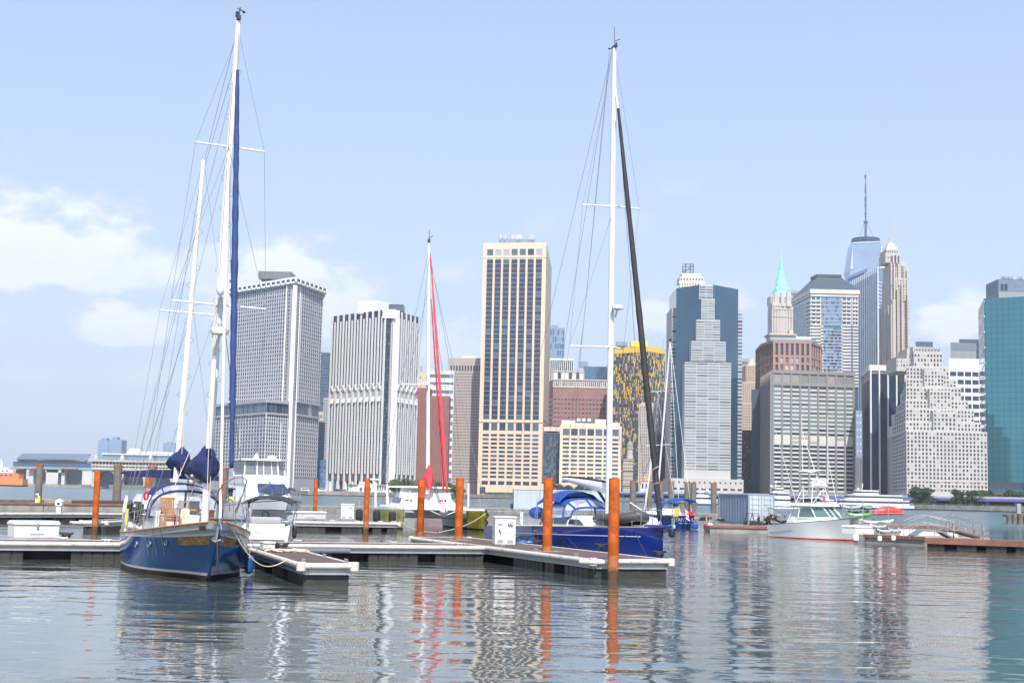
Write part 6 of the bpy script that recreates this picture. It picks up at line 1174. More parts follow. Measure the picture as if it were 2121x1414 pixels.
rc = P(455, 685, 40.85); q = MB(); q.lathe([(.10, -.13), (.24, -.10), (.27, -.02), (.27, .05), (.2, .10), (.05, .115)], rc, 18); q.build('radar_dome', m_box, R, True); q = MB(); q.tube([rc+Vector((-.1, 0, -.12)), rc+Vector((-.25, 0, -.45))], .03, 6); q.box(rc+Vector((-.05, .02, -.3)), (.3, .02, .25), 0, None, .5); q.build('radar_bracket', m_spar, R); q = MB(); q.lathe([(.04, .115), (.07, .13), (.07, .2), (.04, .22)], rc, 10); q.build('mast_light', m_galv, R, True)
rf = P(457.5, 592, 40.9); q = MB(); q.lathe([(.04, -.28), (.1, -.22), (.115, -.1), (.115, .17), (.07, .24), (.02, .26)], rf, 14); q.build('radar_reflector', m_box, R, True)
pole0, pole1 = P(443, 745, 40.9), P(432, 928, 41.1); q = MB(); q.tube([pole0, pole1], .085, 10); q.build('whisker_pole', m_spar, R, True); q = MB(); q.box(pole0+Vector((0, 0, .04)), (.1, .12, .12)); q.build('pole_end', m_galv, R)
m_bsail = M('blue_sail_cover', (.016, .045, .15), .8, vs=3, var=.25, bump=.4, bs=6); fa, fb = P(479.5, 968, 37.9), P(492, 146, 41.0)
furled('furled_genoa', (fa, fb), [.05, .085, .088, .095, .085, .075, .05], m_bsail, R, twist=.08); tb('forestay', [P(484, 1052, 37.4), fa, fb, mt], .014, m_ss, R)
for y0, y1 in ((526, 545), (566, 586), (818, 842)): wrap('sail_tie', P(478.5+(968-y0)*.0152, y0, 37.9+(968-y0)*.00377), P(478.5+(968-y1)*.0152, y1, 37.9+(968-y1)*.00377), .1, 1.2, m_box, R, .022)
q = MB(); q.lathe([(.04, 0), (.13, .02), (.13, .05), (.06, .07), (.06, .22), (.13, .24), (.13, .27), (.03, .29)], P(476.5, 1032, 37.6), 14); q.build('furler_drum', M('drum_black', (.04, .04, .045), .4), R, True); q = MB(); q.lathe([(.085, 0), (.095, .08), (.085, .14)], P(478, 1039, 37.3), 12); q.build('deck_lantern', M('lantern_yellow', (.6, .6, .18), .4), R, True)
tb('inner_furler', [P(456, 1078, 39.6), P(464, 700, 40.3), P(474, 318, 41.0)], .042, m_spar, R, 8)
# sail covers and booms
def zz(px, py, Y): return P(px, py, Y).z
def cover_px(name, boom_name, spec, length, x0, drop, m, seed, hw):
    top = P(spec[0], spec[1], spec[3]); bot = P(spec[0], spec[2], spec[3]); H_ = top.z-bot.z; yc = (top.y+bot.y)/2; n = 9; secs = []
    prof = [(0, .78, .25), (.12, .93, .62), (.3, 1.0, .92), (.45, .98, 1.0), (.7, .9, .95), (1.2, .8, .85), (2.0, .72, .75), (3.0, .6, .6), (length, .45, .4)]
    for (dx, hh, wf) in prof: secs.append((x0-dx, yc+drop*dx, bot.z+.30*H_*(1-hh), bot.z+.30*H_*(1-hh)+H_*hh, hw*wf))
    bag(name, R, m, secs, 16, .10, seed); tb(boom_name, [(x0-.9, yc, bot.z+.2), (x0-length-.2, yc+drop*length, bot.z+.2)], .07, m_spar, R, 10)
cover_px('main_sail_cover', 'main_boom', (424, 921, 1000, 42.0), 4.0, 3.42, 0.0, m_navy, 3, .38)
cover_px('mizzen_sail_cover', 'mizzen_boom', (371.5, 926, 976, 48.2), 2.6, -3.0, 0.0, m_navy, 8, .34)
q = MB(); gp = P(407, 993, 42.2)
for k in range(14): a = k*1.9; q.ell(gp+Vector((.05*cos(a), .16*cos(a*1.3), .10*sin(a*.7))), (.06, .07, .06), 7, 5)
q.build('gooseneck_winch', m_galv, R, True)
# deckhouse, dodger, awning
q = MB(); q.prism([(-2.8, -1.05), (.3, -1.0), (.3, 1.0), (-2.8, 1.05)], 1.0, 1.52, None, [(-2.8, -1.0), (.2, -.95), (.2, .95), (-2.8, 1.0)]); ch = q.build('deckhouse', m_box, R, bevel=.03)
q = MB(); q.prism([(-2.85, -1.04), (.26, -.99), (.26, .99), (-2.85, 1.04)], 1.525, 1.585); q.build('deckhouse_trim', m_teak, R)
for y in (-.55, .1, .62): q = MB(); q.box((.275, y, 1.25), (.03, .36, .2)); q.build('deckhouse_window', m_glassb, R, bevel=.02)
def arch(x, hw, z0, z1, n=16, p=2.6): return [Vector((x, -hw*math.copysign(abs(cos(pi*k/n))**(2/p), cos(pi*k/n)), z0+(z1-z0)*abs(sin(pi*k/n))**(2/p))) for k in range(n+1)]
A0, A1, A2 = arch(-.05, 1.12, 1.56, 2.42), arch(-.75, 1.12, 1.56, 2.62), arch(-2.5, 1.12, 1.56, 2.70)
q = MB(); q.grid([A0, [a.lerp(b, 1) for a, b in zip(A0, A1)]]); q.build('dodger_window', m_vinyl, R, True)
q = MB(); q.add([A0[i] for i in range(17)], [tuple(range(17))]); q.build('dodger_front', m_vinyl, R)
q = MB(); q.grid([A1[3:14], A2[3:14]]); q.grid([[v+Vector((0, 0, -.02)) for v in A1[3:14]], [v+Vector((0, 0, -.02)) for v in A2[3:14]]], flip=True); q.build('dodger_roof', m_navy, R, True)
q = MB(); q.tube(A0, .035, 6); q.tube(A1, .03, 6); q.tube([A0[5], A0[5]*1, A1[5]], .02, 5); q.tube([(-.05, -.05, 1.56), (-.05, -.05, 2.42)], .035, 6); q.tube([(-.05, -1.1, 1.58), (-.05, 1.1, 1.58)], .035, 6); q.build('dodger_frame', m_navy, R, True)
q = MB(); a = P(305, 990, 50.0); b = P(398, 993, 50.5); q.grid([[(-4.3, y, 3.02+.1*cos(y*1.3)) for y in (-1.6, -.8, 0, .8, 1.6)], [(-6.2, y, 2.95+.1*cos(y*1.3)) for y in (-1.6, -.8, 0, .8, 1.6)]]); q.grid([[(-4.3, y, 3.02+.1*cos(y*1.3)) for y in (-1.6, -.8, 0, .8, 1.6)], [(-4.32, y, 2.82) for y in (-1.6, -.8, 0, .8, 1.6)]]); q.build('cockpit_awning', m_navy, R)
q = MB(); q.tube([P(305, 978, 49.0), P(402, 984, 48.6)], .06, 8); q.build('boom_gallows', m_spar, R, True)
q = MB(); q.prism([(-5.2, -1.5), (-3.0, -1.2), (-3.0, 1.2), (-5.2, 1.5)], 1.1, 2.25, None, [(-5.0, -1.1), (-3.3, -.85), (-3.3, .85), (-5.0, 1.1)]); q.build('pilothouse', m_box, R, bevel=.06); q = MB(); q.box((-3.05, -.45, 1.9), (.1, .7, .42), 0, None, .22); q.box((-3.05, .45, 1.9), (.1, .7, .42), 0, None, .22); q.build('pilothouse_window', m_glassb, R)
for y in (-.75, -.1): q = MB(); q.lathe([(.16, 0), (.16, .2), (.12, .22)], (-3.8, y, 2.25), 12); q.build('roof_vent', m_ss, R, True)
# teak table and rope
tp = P(408, 1056, 42.6); q = MB(); q.box((tp.x, tp.y, tp.z), (.5, 1.0, .05)); q.box((tp.x, tp.y-.42, tp.z-.32), (.4, .14, .6)); q.box((tp.x, tp.y+.42, tp.z-.32), (.4, .14, .6)); q.build('deck_table', m_teak, R, bevel=.01)
q = MB(); q.box((tp.x+.1, tp.y-.2, tp.z-.4), (.5, .5, .5)); q.build('deck_locker', m_box, R, bevel=.03)
wb_ = P(330, 1080, 43.4); q = MB(); q.box((wb_.x-.1, wb_.y, wb_.z-.05), (.5, .28, .75)); q.build('vent_box', m_box, R, bevel=.03)
stanchions(R, HK, [.05, .14, .23, .32, .41, .50, .59, .68, .77, .86], -1, .62); stanchions(R, HK, [.05, .14, .23, .32, .41, .50, .59, .68, .77, .86, .93], 1, .62)
# shrouds and stays
def wires(par, m, name, lst, r=.0065):
    for pts in lst: tb(name, pts, r, m, par, 5)
cpl = lambda t, s: HK.pt(t, 1, s, .01)
wires(R, m_wire, 'shroud', [[P(489, 78, 41.2), P(405, 294.5, 40.95), P(354.5, 622, 40.8), cpl(.66, -1)], [P(497, 78, 41.2), P(547.5, 314, 41.65), P(550.5, 640, 41.9), cpl(.66, 1)], [P(474, 305, 41.2), P(354.5, 622, 40.8)], [P(474, 305, 41.2), P(550.5, 640, 41.9)], [P(472, 320, 41.2), cpl(.62, -1)], [P(458, 615, 41.2), cpl(.70, -1)], [P(458, 615, 41.2), cpl(.62, 1)], [P(458, 615, 41.2), cpl(.70, 1)],
 [P(420, 340, 47.6), P(331.5, 642, 47.2), cpl(.22, -1)], [P(423, 340, 47.6), P(464, 654.5, 48.0), cpl(.22, 1)], [P(400, 640, 47.6), cpl(.26, -1)], [P(400, 640, 47.6), cpl(.19, -1)], [P(400, 640, 47.6), cpl(.26, 1)]])
wires(R, m_wire, 'stay', [[P(492, 60, 41.2), P(423, 335, 47.6)], [P(490, 120, 41.2), P(424, 345, 47.6)], [P(421, 335, 47.6), Vector((-6.6, -.5, 1.6))], [P(421, 335, 47.6), Vector((-6.6, .5, 1.6))], [P(485, 170, 41.2), cpl(.40, -1)], [P(474, 330, 41.1), cpl(.40, 1)], [P(415, 420, 47.6), cpl(.40, -1)]], .0065)
wires(R, m_rope, 'halyard', [[P(482, 150, 41.0), P(440, 700, 40.8), P(428, 1050, 41.0)], [P(478, 280, 41.3), P(446, 735, 41.3), P(434, 1040, 41.3)], [P(412, 470, 47.4), P(380, 880, 47.3), P(374, 985, 47.3)], [P(440, 925, 41.5), P(390, 1035, 42.2), P(352, 1060, 42.8)], [P(395, 930, 47.3), P(360, 1010, 44.6), P(355, 1055, 43.6)], [P(436, 1015, 41.0), P(395, 1035, 41.5), P(372, 1068, 41.9)]], .012)
q = MB()
for k in range(26): a = k*.9; c = P(383, 1058, 41.4); q.ell(c+Vector((.03*cos(a*2), .09*cos(a), -.16*(k/26)+.05*sin(a))), (.035, .05, .05), 6, 4)
q.build('coiled_halyard', m_rope, R, True)
q = MB(); lr = P(303, 1026, 46.0); q.tube([lr+Vector((.03*sin(a*pi/8), .06*cos(a*pi/8), .13*sin(a*pi/8))) for a in range(17)], .035, 8); q.build('life_ring', m_scr, R, True)
# deck chair: its own thing on the ketch deck
def chair(px, py, Y, label, rz):
    p = at(px, py, Y); C_ = thing('deck_chair', label, 'chair', (p.x, p.y, p.z), rz); sl_ = 1.0
    q = MB()
    for k in range(6): q.box((-.2+.08*k, 0, .42), (.06, .46, .02))
    q.build('seat', m_teak, C_); q = MB()
    for k in range(8): q.box((.25+.04, -.19+.054*k, .70), (.015, .03, .44), 0, None, .14)
    q.box((.33, 0, .93), (.03, .48, .07), 0, None, .14); q.box((.26, 0, .50), (.03, .46, .05), 0, None, .14); q.build('backrest', m_teak, C_)
    for x, y, h in ((-.22, -.23, .62), (-.22, .23, .62), (.24, -.23, .46), (.24, .23, .46)): q = MB(); q.box((x, y, h/2), (.045, .045, h)); q.build('leg', m_teak, C_)
    for y in (-.25, .25): q = MB(); q.box((-.0, y, .64), (.52, .06, .025)); q.build('armrest', m_teak, C_)
chair(352, 1097, 42.9, 'slatted teak deck chair on the ketch foredeck before the clear dodger', KA+pi+.25)
# mooring line to the finger and fenders
a = R.matrix_basis @ P(478, 1090, 37.8); b = on(596, 1158, .62); mid = [a.lerp(b, t)-Vector((0, 0, 1.0*sin(pi*t)*.55)) for t in [k/14 for k in range(15)]]
q = MB(); q.tube(mid, .016, 6); solid('mooring_line', q, m_rope, 'cream mooring line from the ketch bow to the near finger pier', 'rope', smooth=True)
a = R.matrix_basis @ HK.pt(.6, .95, 1, .02); b = on(558, 1131, .62); q = MB(); q.tube([a.lerp(b, t)-Vector((0, 0, .25*sin(pi*t))) for t in [k/8 for k in range(9)]], .014, 6); solid('mooring_line', q, m_rope, 'short cream mooring line from the ketch side to the finger hatch', 'rope', smooth=True)
def fender(p, r, h, m, label, group='boat fenders', name='fender'):
    F_ = thing(name, label, 'fender', p, 0, group); q = MB(); q.lathe([(.02, -h/2), (r*.6, -h*.47), (r*.95, -h*.36), (r, -h*.2), (r, h*.2), (r*.95, h*.36), (r*.6, h*.47), (.03, h/2)], (0, 0, 0), 16); q.build('body', m, F_, True); tb('lanyard', [(0, 0, h/2), (0, .02, h/2+.5)], .012, m_rope, F_)
fender(at(516, 1168, 41.8), .13, .55, m_kb, 'long blue fender between the ketch and the finger pier')
# board and gear lashed at the ketch rail, far left
q = MB(); c = P(260, 1060, 46.5); q.ell(c, (.05, .10, .55), 12, 10); q.build('paddle_board', M('board_lilac', (.55, .53, .62), .4), R, True); q = MB(); c = P(264, 1062, 46.2); q.ell(c, (.05, .07, .42), 12, 10); q.build('yellow_float', M('float_yellow', (.62, .66, .05), .4), R, True)
q = MB(); rdd = random.Random(2)
for k in range(26): c = P(268+rdd.uniform(0, 28), 1050+rdd.uniform(-12, 28), 46+rdd.uniform(-.6, .6)); q.box(c, (rdd.uniform(.05, .25), rdd.uniform(.05, .2), rdd.uniform(.05, .25)), rdd.uniform(0, 3), None, rdd.uniform(0, 1))
q.build('lashed_gear', M('gear_dark', (.09, .09, .095), .8), R)
# ------------------------------------------------------------------ 2 white flybridge motor yacht
KB = -1.15; R = thing('motor_yacht', 'white flybridge motor yacht behind the ketch bow pulpit', 'motorboat', (-19.9, 117.5, 0), KB); P = put(R)
hbm = lambda t: .92+.08*sst(t/.3) if t < .5 else max(.015, 1-((t-.5)/.5)**2.6); HM = Hull(14, 4.9, hbm, lambda t: 1.25+.75*t**1.6, .7, lambda t: .94-.4*sst((t-.5)/.5), 1.2, .1, .85)
HM.mesh(lambda t: [1, .9, .86, .6, .3, .08, 0, -.5, -1], [0, 1, 0, 0, 0, 1, 1, 1], 28).build('hull', [m_wh, m_bls], R, True, angle=35); HM.deck(.02).build('deck', m_wh, R)
q = MB(); q.prism([(-5.5, -2.0), (1.5, -1.9), (4.6, -.7), (4.6, .7), (1.5, 1.9), (-5.5, 2.0)], 1.5, 3.0, None, [(-5.5, -1.85), (-.2, -1.7), (.9, -1.0), (.9, 1.0), (-.2, 1.7), (-5.5, 1.85)]); q.build('saloon', m_wh, R, bevel=.1)
q = MB(); q.prism([(2.0, -1.5), (5.6, -.55), (5.9, 0), (5.6, .55), (2.0, 1.5)], 1.55, 2.0, None, [(2.0, -1.35), (5.1, -.45), (5.3, 0), (5.1, .45), (2.0, 1.35)]); q.build('foredeck_trunk', m_wh, R, bevel=.1)
wv = [Vector((2.45, -1.32, 2.18)), Vector((3.25, 0, 2.12)), Vector((2.45, 1.32, 2.18)), Vector((.95, 1.12, 2.93)), Vector((1.6, 0, 2.93)), Vector((.95, -1.12, 2.93))]
q = MB(); q.add([v+Vector((.32, 0, .10)) for v in wv], [(0, 1, 4, 5), (1, 2, 3, 4)]); q.build('windshield', M('windshield_blue', (.03, .05, .11), .1, .1, spec=.8), R)
q = MB(); q.prism([(-5.2, -1.9), (-.3, -1.8), (.9, -1.0), (.9, 1.0), (-.3, 1.8), (-5.2, 1.9)], 2.95, 3.65, None, [(-5.2, -1.95), (-.6, -1.85), (.5, -1.0), (.5, 1.0), (-.6, 1.85), (-5.2, 1.95)]); q.build('flybridge', m_wh, R, bevel=.08)
en = [(-4.2, -1.75), (-.7, -1.7), (.3, -.9), (.3, .9), (-.7, 1.7), (-4.2, 1.75)]; e2 = [(x-.35, y*.94) for x, y in en]; q = MB(); q.prism(en, 3.66, 4.86, None, e2); q.build('enclosure', M('bridge_enclosure', (.25, .28, .30), .1, alpha=.6, spec=.8), R)
q = MB()
for (x, y), (x2, y2) in zip(en, e2): q.tube([(x, y, 3.65), (x2, y2, 4.9)], .05, 5)
q.tube([(x, y, 3.68) for x, y in en], .04, 5)
for y in (-.35, .35): q.tube([(.31, y, 3.65), (-.04, y*.94, 4.88)], .035, 5)
q.build('enclosure_frame', m_wh, R); q = MB(); q.prism([(-4.9, -2.0), (-.8, -1.95), (.45, -1.0), (.45, 1.0), (-.8, 1.95), (-4.9, 2.0)], 4.88, 5.06); q.build('hardtop', m_wh, R, bevel=.06)
q = MB(); q.lathe([(.28, 0), (.36, .08), (.36, .2), (.25, .3), (.05, .33)], (-1.5, .75, 5.06), 14); q.build('radar_dome', m_box, R, True); q = MB(); q.lathe([(.22, 0), (.22, .18), (.16, .22), (.1, .45), (.04, .48)], (-1.6, -.55, 5.06), 12); q.build('searchlight', m_box, R, True); tb('whip_antenna', [(-2.6, 1.7, 5.0), (-2.7, 1.75, 8.2)], .02, m_spar, R); tb('whip_antenna', [(-2.6, -1.7, 5.0), (-2.7, -1.75, 7.6)], .02, m_spar, R)
q = MB(); q.lathe([(.02, 0), (.16, .02), (.16, .06), (.02, .08)], (.95, 0, 3.3), 10); q.build('horn', M('brass', (.5, .32, .1), .3, .8), R); stanchions(R, HM, [.45, .55, .64, .73, .82, .9, .96], 1, .7, .1, 2); stanchions(R, HM, [.45, .55, .64, .73, .82, .9, .96], -1, .7, .1, 2)
q = MB(); p = HM.pt(.93, .45, 1, .02); q.ell(p, (.22, .04, .1), 10, 6); q.build('anchor_pocket', m_glassb, R)
# ------------------------------------------------------------------ 3 small speedboat with black bimini, stern towards us
R = thing('speedboat', 'small white speedboat with black bimini, its stern towards the camera beside the ketch', 'motorboat', (-11.65, 70.6, 0), pi/2+.06); P = put(R)
hbs = lambda t: 1 if t < .5 else max(.02, 1-((t-.5)/.5)**2.4); HS = Hull(6.6, 2.45, hbs, lambda t: .80+.3*t*t, .4, lambda t: .9-.4*sst((t-.5)/.5), .8, 0, 1)
HS.mesh(lambda t: [1, .92, .85, .5, .2, 0, -.5, -1], [0, 0, 0, 0, 0, 1, 1], 20).build('hull', [m_wh, m_blk], R, True, angle=35)
q = HS.deck(.03, t0=.45); q.grid([[(-3.3+.1, s*1.15, .78), (-.5, s*1.15, .85)] for s in (-1, -.8)]); q.grid([[(-3.2, s*1.15, .78), (-.5, s*1.15, .85)] for s in (.8, 1)]); q.mm((-3.3, -1.1, .3), (-2.75, 1.1, .62)); q.mm((-3.75, -1.0, .2), (-3.25, 1.0, .3)); q.build('deck', m_wh, R, bevel=.03)
q = MB(); q.mm((-3.1, -.95, .58), (-2.85, .95, .92)); q.mm((-3.14, -.62, .68), (-3.08, .62, .86)); q.build('transom_moulding', m_wh, R, bevel=.05)
q = MB(); q.box((-2.5, 0, 1.05), (.35, 1.5, .38)); q.build('sunpad_back', m_greyc, R, bevel=.1); q = MB(); q.tube([(-3.16, -.35, .8), (-3.2, -.2, .8), (-3.16, -.05, .8)], .02, 6); q.tube([(-3.16, .15, .8), (-3.2, .3, .8), (-3.16, .45, .8)], .02, 6); q.build('grab_handle', m_blk, R)
q = MB(); ws = [Vector((.9-.45*abs(cos(pi*k/10)), -1.08*cos(pi*k/10), 1.0)) for k in range(11)]; q.grid([ws, [v+Vector((-.35, -v.y*.12, .52)) for v in ws]]); q.build('windscreen', m_tint, R, True); tb('windscreen_frame', [v+Vector((-.35, -v.y*.12, .53)) for v in ws], .022, m_ss, R)
q = MB(); q.tube([(.45+.17*cos(a*pi/8)*.4, .35+.17*cos(a*pi/8), 1.28+.17*sin(a*pi/8)) for a in range(17)], .02, 5); q.build('steering_wheel', m_blk, R)
bw = [(x, z) for x, z in ((-2.1, 2.10), (-1.3, 2.24), (-.2, 2.26), (.7, 2.12))]; q = MB(); q.grid([[Vector((x, 1.2*s, z-.30*abs(s)**3)) for s in (-1, -.85, -.5, 0, .5, .85, 1)] for x, z in bw]); q.grid([[Vector((x, 1.2*s, z-.03-.30*abs(s)**3)) for s in (-1, -.85, -.5, 0, .5, .85, 1)] for x, z in bw], flip=True); q.build('bimini_top', m_blackc, R, True)
for s in (-1, 1):
    for a, b in (((-1.0, 1.12*s, .9), (-2.1, 1.2*s, 1.8)), ((-1.0, 1.12*s, .9), (-.2, 1.2*s, 1.96)), ((-1.0, 1.12*s, .9), (.7, 1.2*s, 1.82))): tb('bimini_frame', [a, b], .018, m_ss, R)
    q = MB(); q.grid([[Vector((.6+.05*sin(k), 1.17*s+.04*sin(k*2.1), 1.0+k*.14)) for k in range(8)], [Vector((.2+.08*sin(k*1.7), 1.2*s, 1.0+k*.15)) for k in range(8)]]); q.build('side_curtain', m_blackc, R, True)
q = MB(); q.tube([(-2.9, -1.2, 1.2), (-2.98, -1.2, 1.2)], [.17, .15], 16); q.tube([(-2.9, -1.2, .8), (-2.9, -1.2, 1.2)], .02, 5); q.build('spotlight', m_galv, R, True)
fender(R.matrix_basis @ Vector((-2.4, -1.36, .55)), .11, .6, m_blk, 'black fender on the speedboat side next to the walkway')
# ------------------------------------------------------------------ 4 green catamaran with red sails
KC = -1.277; R = thing('catamaran', 'lime green and white catamaran with furled red sails in the middle', 'catamaran', (-6.0, 105.9, 0), KC); P = put(R)
m_lime = paint('lime_green', (.36, .33, .015), .15, .5); m_cgrey = paint('hull_grey_white', (.42, .43, .44), .4, .2); m_redc = M('red_canvas', (.62, .055, .075), .75, vs=2, var=.2, bump=.3)
hbc = lambda t: .8+.2*sst(t/.4) if t < .4 else max(.02, 1-((t-.4)/.6)**2.2); HCs = {}
for s, col in ((-1, 'left'), (1, 'right')):
    Hc = Hull(11.2, 1.5, hbc, lambda t: 1.35+.12*t, .4, lambda t: .85-.35*sst((t-.6)/.4), .12, .7, .9); HCs[s] = Hc
    q = Hc.mesh(lambda t: [1, .93, .6, .3, .08, 0, -.6, -1], [1, 0, 0, 0, 2, 2, 2], 24)
    if s == 1:
        for k, f in enumerate(q.f):
            cx = sum(q.v[i][0] for i in f)/len(f)
            if cx < 2.2 and q.m[k] == 0: q.m[k] = 3
    q.v = [(x, y+3.0*s, z) for x, y, z in q.v]; h = q.build('hull', [m_lime, m_wh, m_blk, m_cgrey], R, True, angle=35)
    q = Hc.deck(.01); q.v = [(x, y+3.0*s, z) for x, y, z in q.v]; q.build('deck', m_wh, R)
    st_ = [Hc.pt(t, 1, s, -.1)+Vector((0, 3.0*s, 0)) for t in (.1, .3, .5, .7, .85, .97)]
    for p in st_: tb('stanchion', [p, p+Vector((0, 0, .65))], .015, m_ss, R)
    for k in (.64, .34): tb('lifeline', [p+Vector((0, 0, k)) for p in st_], .008, m_ss, R, 5)
q = MB(); q.prism([(-5.0, -2.4), (2.6, -2.4), (2.6, 2.4), (-5.0, 2.4)], .75, 1.45); q.build('bridgedeck', m_cgrey, R, bevel=.12)
q = MB(); q.prism([(-4.6, -2.6), (2.4, -2.5), (3.0, -1.2), (3.0, 1.2), (2.4, 2.5), (-4.6, 2.6)], 1.44, 1.62); q.build('deck_plate', m_wh, R)
q = MB(); q.prism([(-2.6, -2.35), (.9, -2.2), (1.9, -1.1), (1.9, 1.1), (.9, 2.2), (-2.6, 2.35)], 1.6, 2.55, None, [(-2.6, -1.7), (-.6, -1.5), (0, -.7), (0, .7), (-.6, 1.5), (-2.6, 1.7)]); q.build('cabin', m_wh, R, bevel=.12)
for s in (-1, 1): q = MB(); q.prism([(-2.2, s*2.22), (.2, s*2.1), (.2, s*2.13), (-2.2, s*2.25)], 1.85, 2.2, None, [(-2.1, s*2.02), (-.3, s*1.9), (-.3, s*1.93), (-2.1, s*2.05)]); q.build('cabin_window', m_glassb, R)
q = MB(); q.prism([(-4.8, -2.2), (-.6, -2.0), (-.2, 0), (-.6, 2.0), (-4.8, 2.2)], 2.92, 3.05, None, [(-4.6, -1.9), (-.9, -1.7), (-.5, 0), (-.9, 1.7), (-4.6, 1.9)]); q.build('hardtop', m_wh, R, bevel=.05)
for x, y in ((-4.4, -2.0), (-4.4, 2.0), (-1.2, -1.6), (-1.2, 1.6)): tb('hardtop_post', [(x, y, 1.6), (x, y, 2.95)], .05, m_spar, R)
q = MB(); q.grid([[(-1.0, s*1.85, 2.9) for s in (-1, 0, 1)], [(-.3, s*2.1, 1.75) for s in (-1, 0, 1)]]); q.build('spray_screen', m_vinyl, R)
tb('forward_beam', [(4.9, -3.0, 1.42), (4.9, 3.0, 1.42)], .09, m_spar, R, 10); q = MB(); q.grid([[(2.8, y, 1.38) for y in (-2.3, 0, 2.3)], [(4.85, y, 1.38) for y in (-2.3, 0, 2.3)]]); q.build('trampoline', m_greyc, R)
q = MB(); q.tube([(4.9, -1.2, 1.42), (4.9, 0, .95), (4.9, 1.2, 1.42)], .03, 6); q.ell((4.95, 0, 1.35), (.45, .3, .3), 12, 8); q.build('dolphin_striker', m_spar, R, True); tb('bowsprit', [(1.9, 0, 1.95), (5.6, 0, 1.55)], .06, m_spar, R, 8)
mb_, mt_ = P(886, 1022, 104.5), P(888.5, 503, 104.2); q = MB(); q.tube([mb_, mt_], [.15, .10], 12); q.build('mast', m_spar, R, True); q = MB(); q.box(mt_+Vector((0, 0, .15)), (.4, .12, .2)); q.tube([mt_, mt_+Vector((0, 0, 1.0))], .025, 5); q.tube([mt_+Vector((-.3, 0, .3)), mt_+Vector((.3, .2, .5))], .025, 5); q.build('masthead_gear', M_mh if 'M_mh' in globals() else globals().setdefault('M_mh', M('masthead_dark', (.03, .035, .05), .5)), R)
tb('spreader', [P(830, 795, 103.4), P(940, 799, 105.2)], .045, m_spar, R, 8); q = MB(); q.lathe([(.05, -.12), (.24, -.08), (.24, .1), (.05, .16)], P(881, 795, 104.0), 14); q.build('radar_dome', m_box, R, True)
furled('furled_genoa', (P(926, 1018, 101.2), P(891.5, 525, 103.9)), [.085, .115, .10, .08, .05], m_redc, R); furled('furled_staysail', (P(918.5, 1016, 102.2), P(893, 620, 104.0)), [.075, .075, .065, .045], m_redc, R)
b0, b1 = P(889, 962, 104.3), P(889, 1014, 104.3); bag('main_sail_cover', R, m_redc, [(b0.x+.3, b0.y, b1.z+.1, b0.z+.0, .16), (b0.x-.1, b0.y, b1.z, b0.z-.05, .4), (b0.x-.8, b0.y+.1, b1.z+.15, b0.z-.55, .5), (b0.x-2, b0.y+.35, b1.z+.3, b0.z-.9, .45), (b0.x-3.6, b0.y+.7, b1.z+.4, b0.z-1.0, .35)], 12, .08, 5); tb('boom', [(b0.x, b0.y, b1.z+.1), (b0.x-5, b0.y+1.0, b1.z+.35)], .1, m_spar, R, 8)
wires(R, m_wire, 'shroud', [[P(888, 520, 104.2), P(830, 795, 103.4), (-2.0, -3.4, 1.4)], [P(889, 520, 104.2), P(940, 799, 105.2), (-2.0, 3.4, 1.4)], [P(887, 600, 104.2), (-1.4, -3.4, 1.4)], [P(888, 600, 104.2), (-1.4, 3.4, 1.4)], [P(830, 795, 103.4), P(886, 920, 104.4)], [P(940, 799, 105.2), P(887, 920, 104.4)], [P(889, 530, 104.2), (5.4, -3.0, 1.4)], [P(889, 530, 104.2), (5.4, 3.0, 1.4)]], .016)
for px, w in ((778, 4.5), (801.5, 4.0), (970, 4.5)): p0 = P(px, 1048, 103); tb('davit_post', [p0, P(px+.5, 1001 if px != 801.5 else 1002, 103)], .07, m_spar, R, 8)
q = MB()
for i, (m0) in enumerate((0, 1, 0)): q.grid([[P(864+dx*3.2-(i*.6), 802+i*8+dx*1.2, 103.6) for dx in (0, 1)], [P(863+dx*3.2-(i*.6), 809+i*8+dx*1.5, 103.6) for dx in (0, 1)]], m0)
q.build('courtesy_flag', [m_redc, M('flag_blue', (.03, .09, .4), .8)], R)
for px, py, w in ((843, 1035.5, 5), (914, 1036.5, 5)): q = MB(); p = P(px, py, 103.5 if px < 900 else 102.5); q.box(p, (.2, .25, .15)); q.box(p+Vector((0, .3, 0)), (.2, .12, .2)); q.build('winch', m_redc, R)
tb('nav_mast', [P(777, 1050, 107), P(776, 992, 107)], .05, m_spar, R); q = MB(); q.box(P(776.5, 992, 107), (.3, .9, .1)); q.build('antenna_bar', m_spar, R)
t, v = HCs[-1].find(thing('tmp', 'x', 'x', R.matrix_basis @ Vector((0, -3.0, 0)), KC), 826, 1067, -1); bpy.data.objects.remove(bpy.data.objects['tmp'])
p = HCs[-1].pt(t, v, -1, .03)+Vector((0, -3.0, 0)); e = (HCs[-1].pt(min(1, t+.03), v, -1)-HCs[-1].pt(t-.03, v, -1)).normalized(); text('ila', .62, p, Matrix((e, Vector((0, 0, 1)), e.cross(Vector((0, 0, 1))))).transposed(), M('letter_red', (.5, .06, .02), .5), R)
for px, py, l in ((744, 1066, 'black fender leftmost on the green catamaran left hull'), (780, 1068, 'black fender in the middle of the green catamaran left hull'), (812.5, 1071, 'black fender nearest the bow of the green catamaran left hull')): fender(at(px, py, 97.8), .25, .85, M_bf if 'M_bf' in globals() else globals().setdefault('M_bf', M('fender_black', (.02, .02, .022), .8)), l)
def rope(a, b, sag, lab, m=None, r=.018): q = MB(); q.tube([a.lerp(b, k/10)-Vector((0, 0, sag*sin(pi*k/10))) for k in range(11)], r, 5); solid('mooring_line', q, m or m_rope, lab, 'rope', smooth=True)
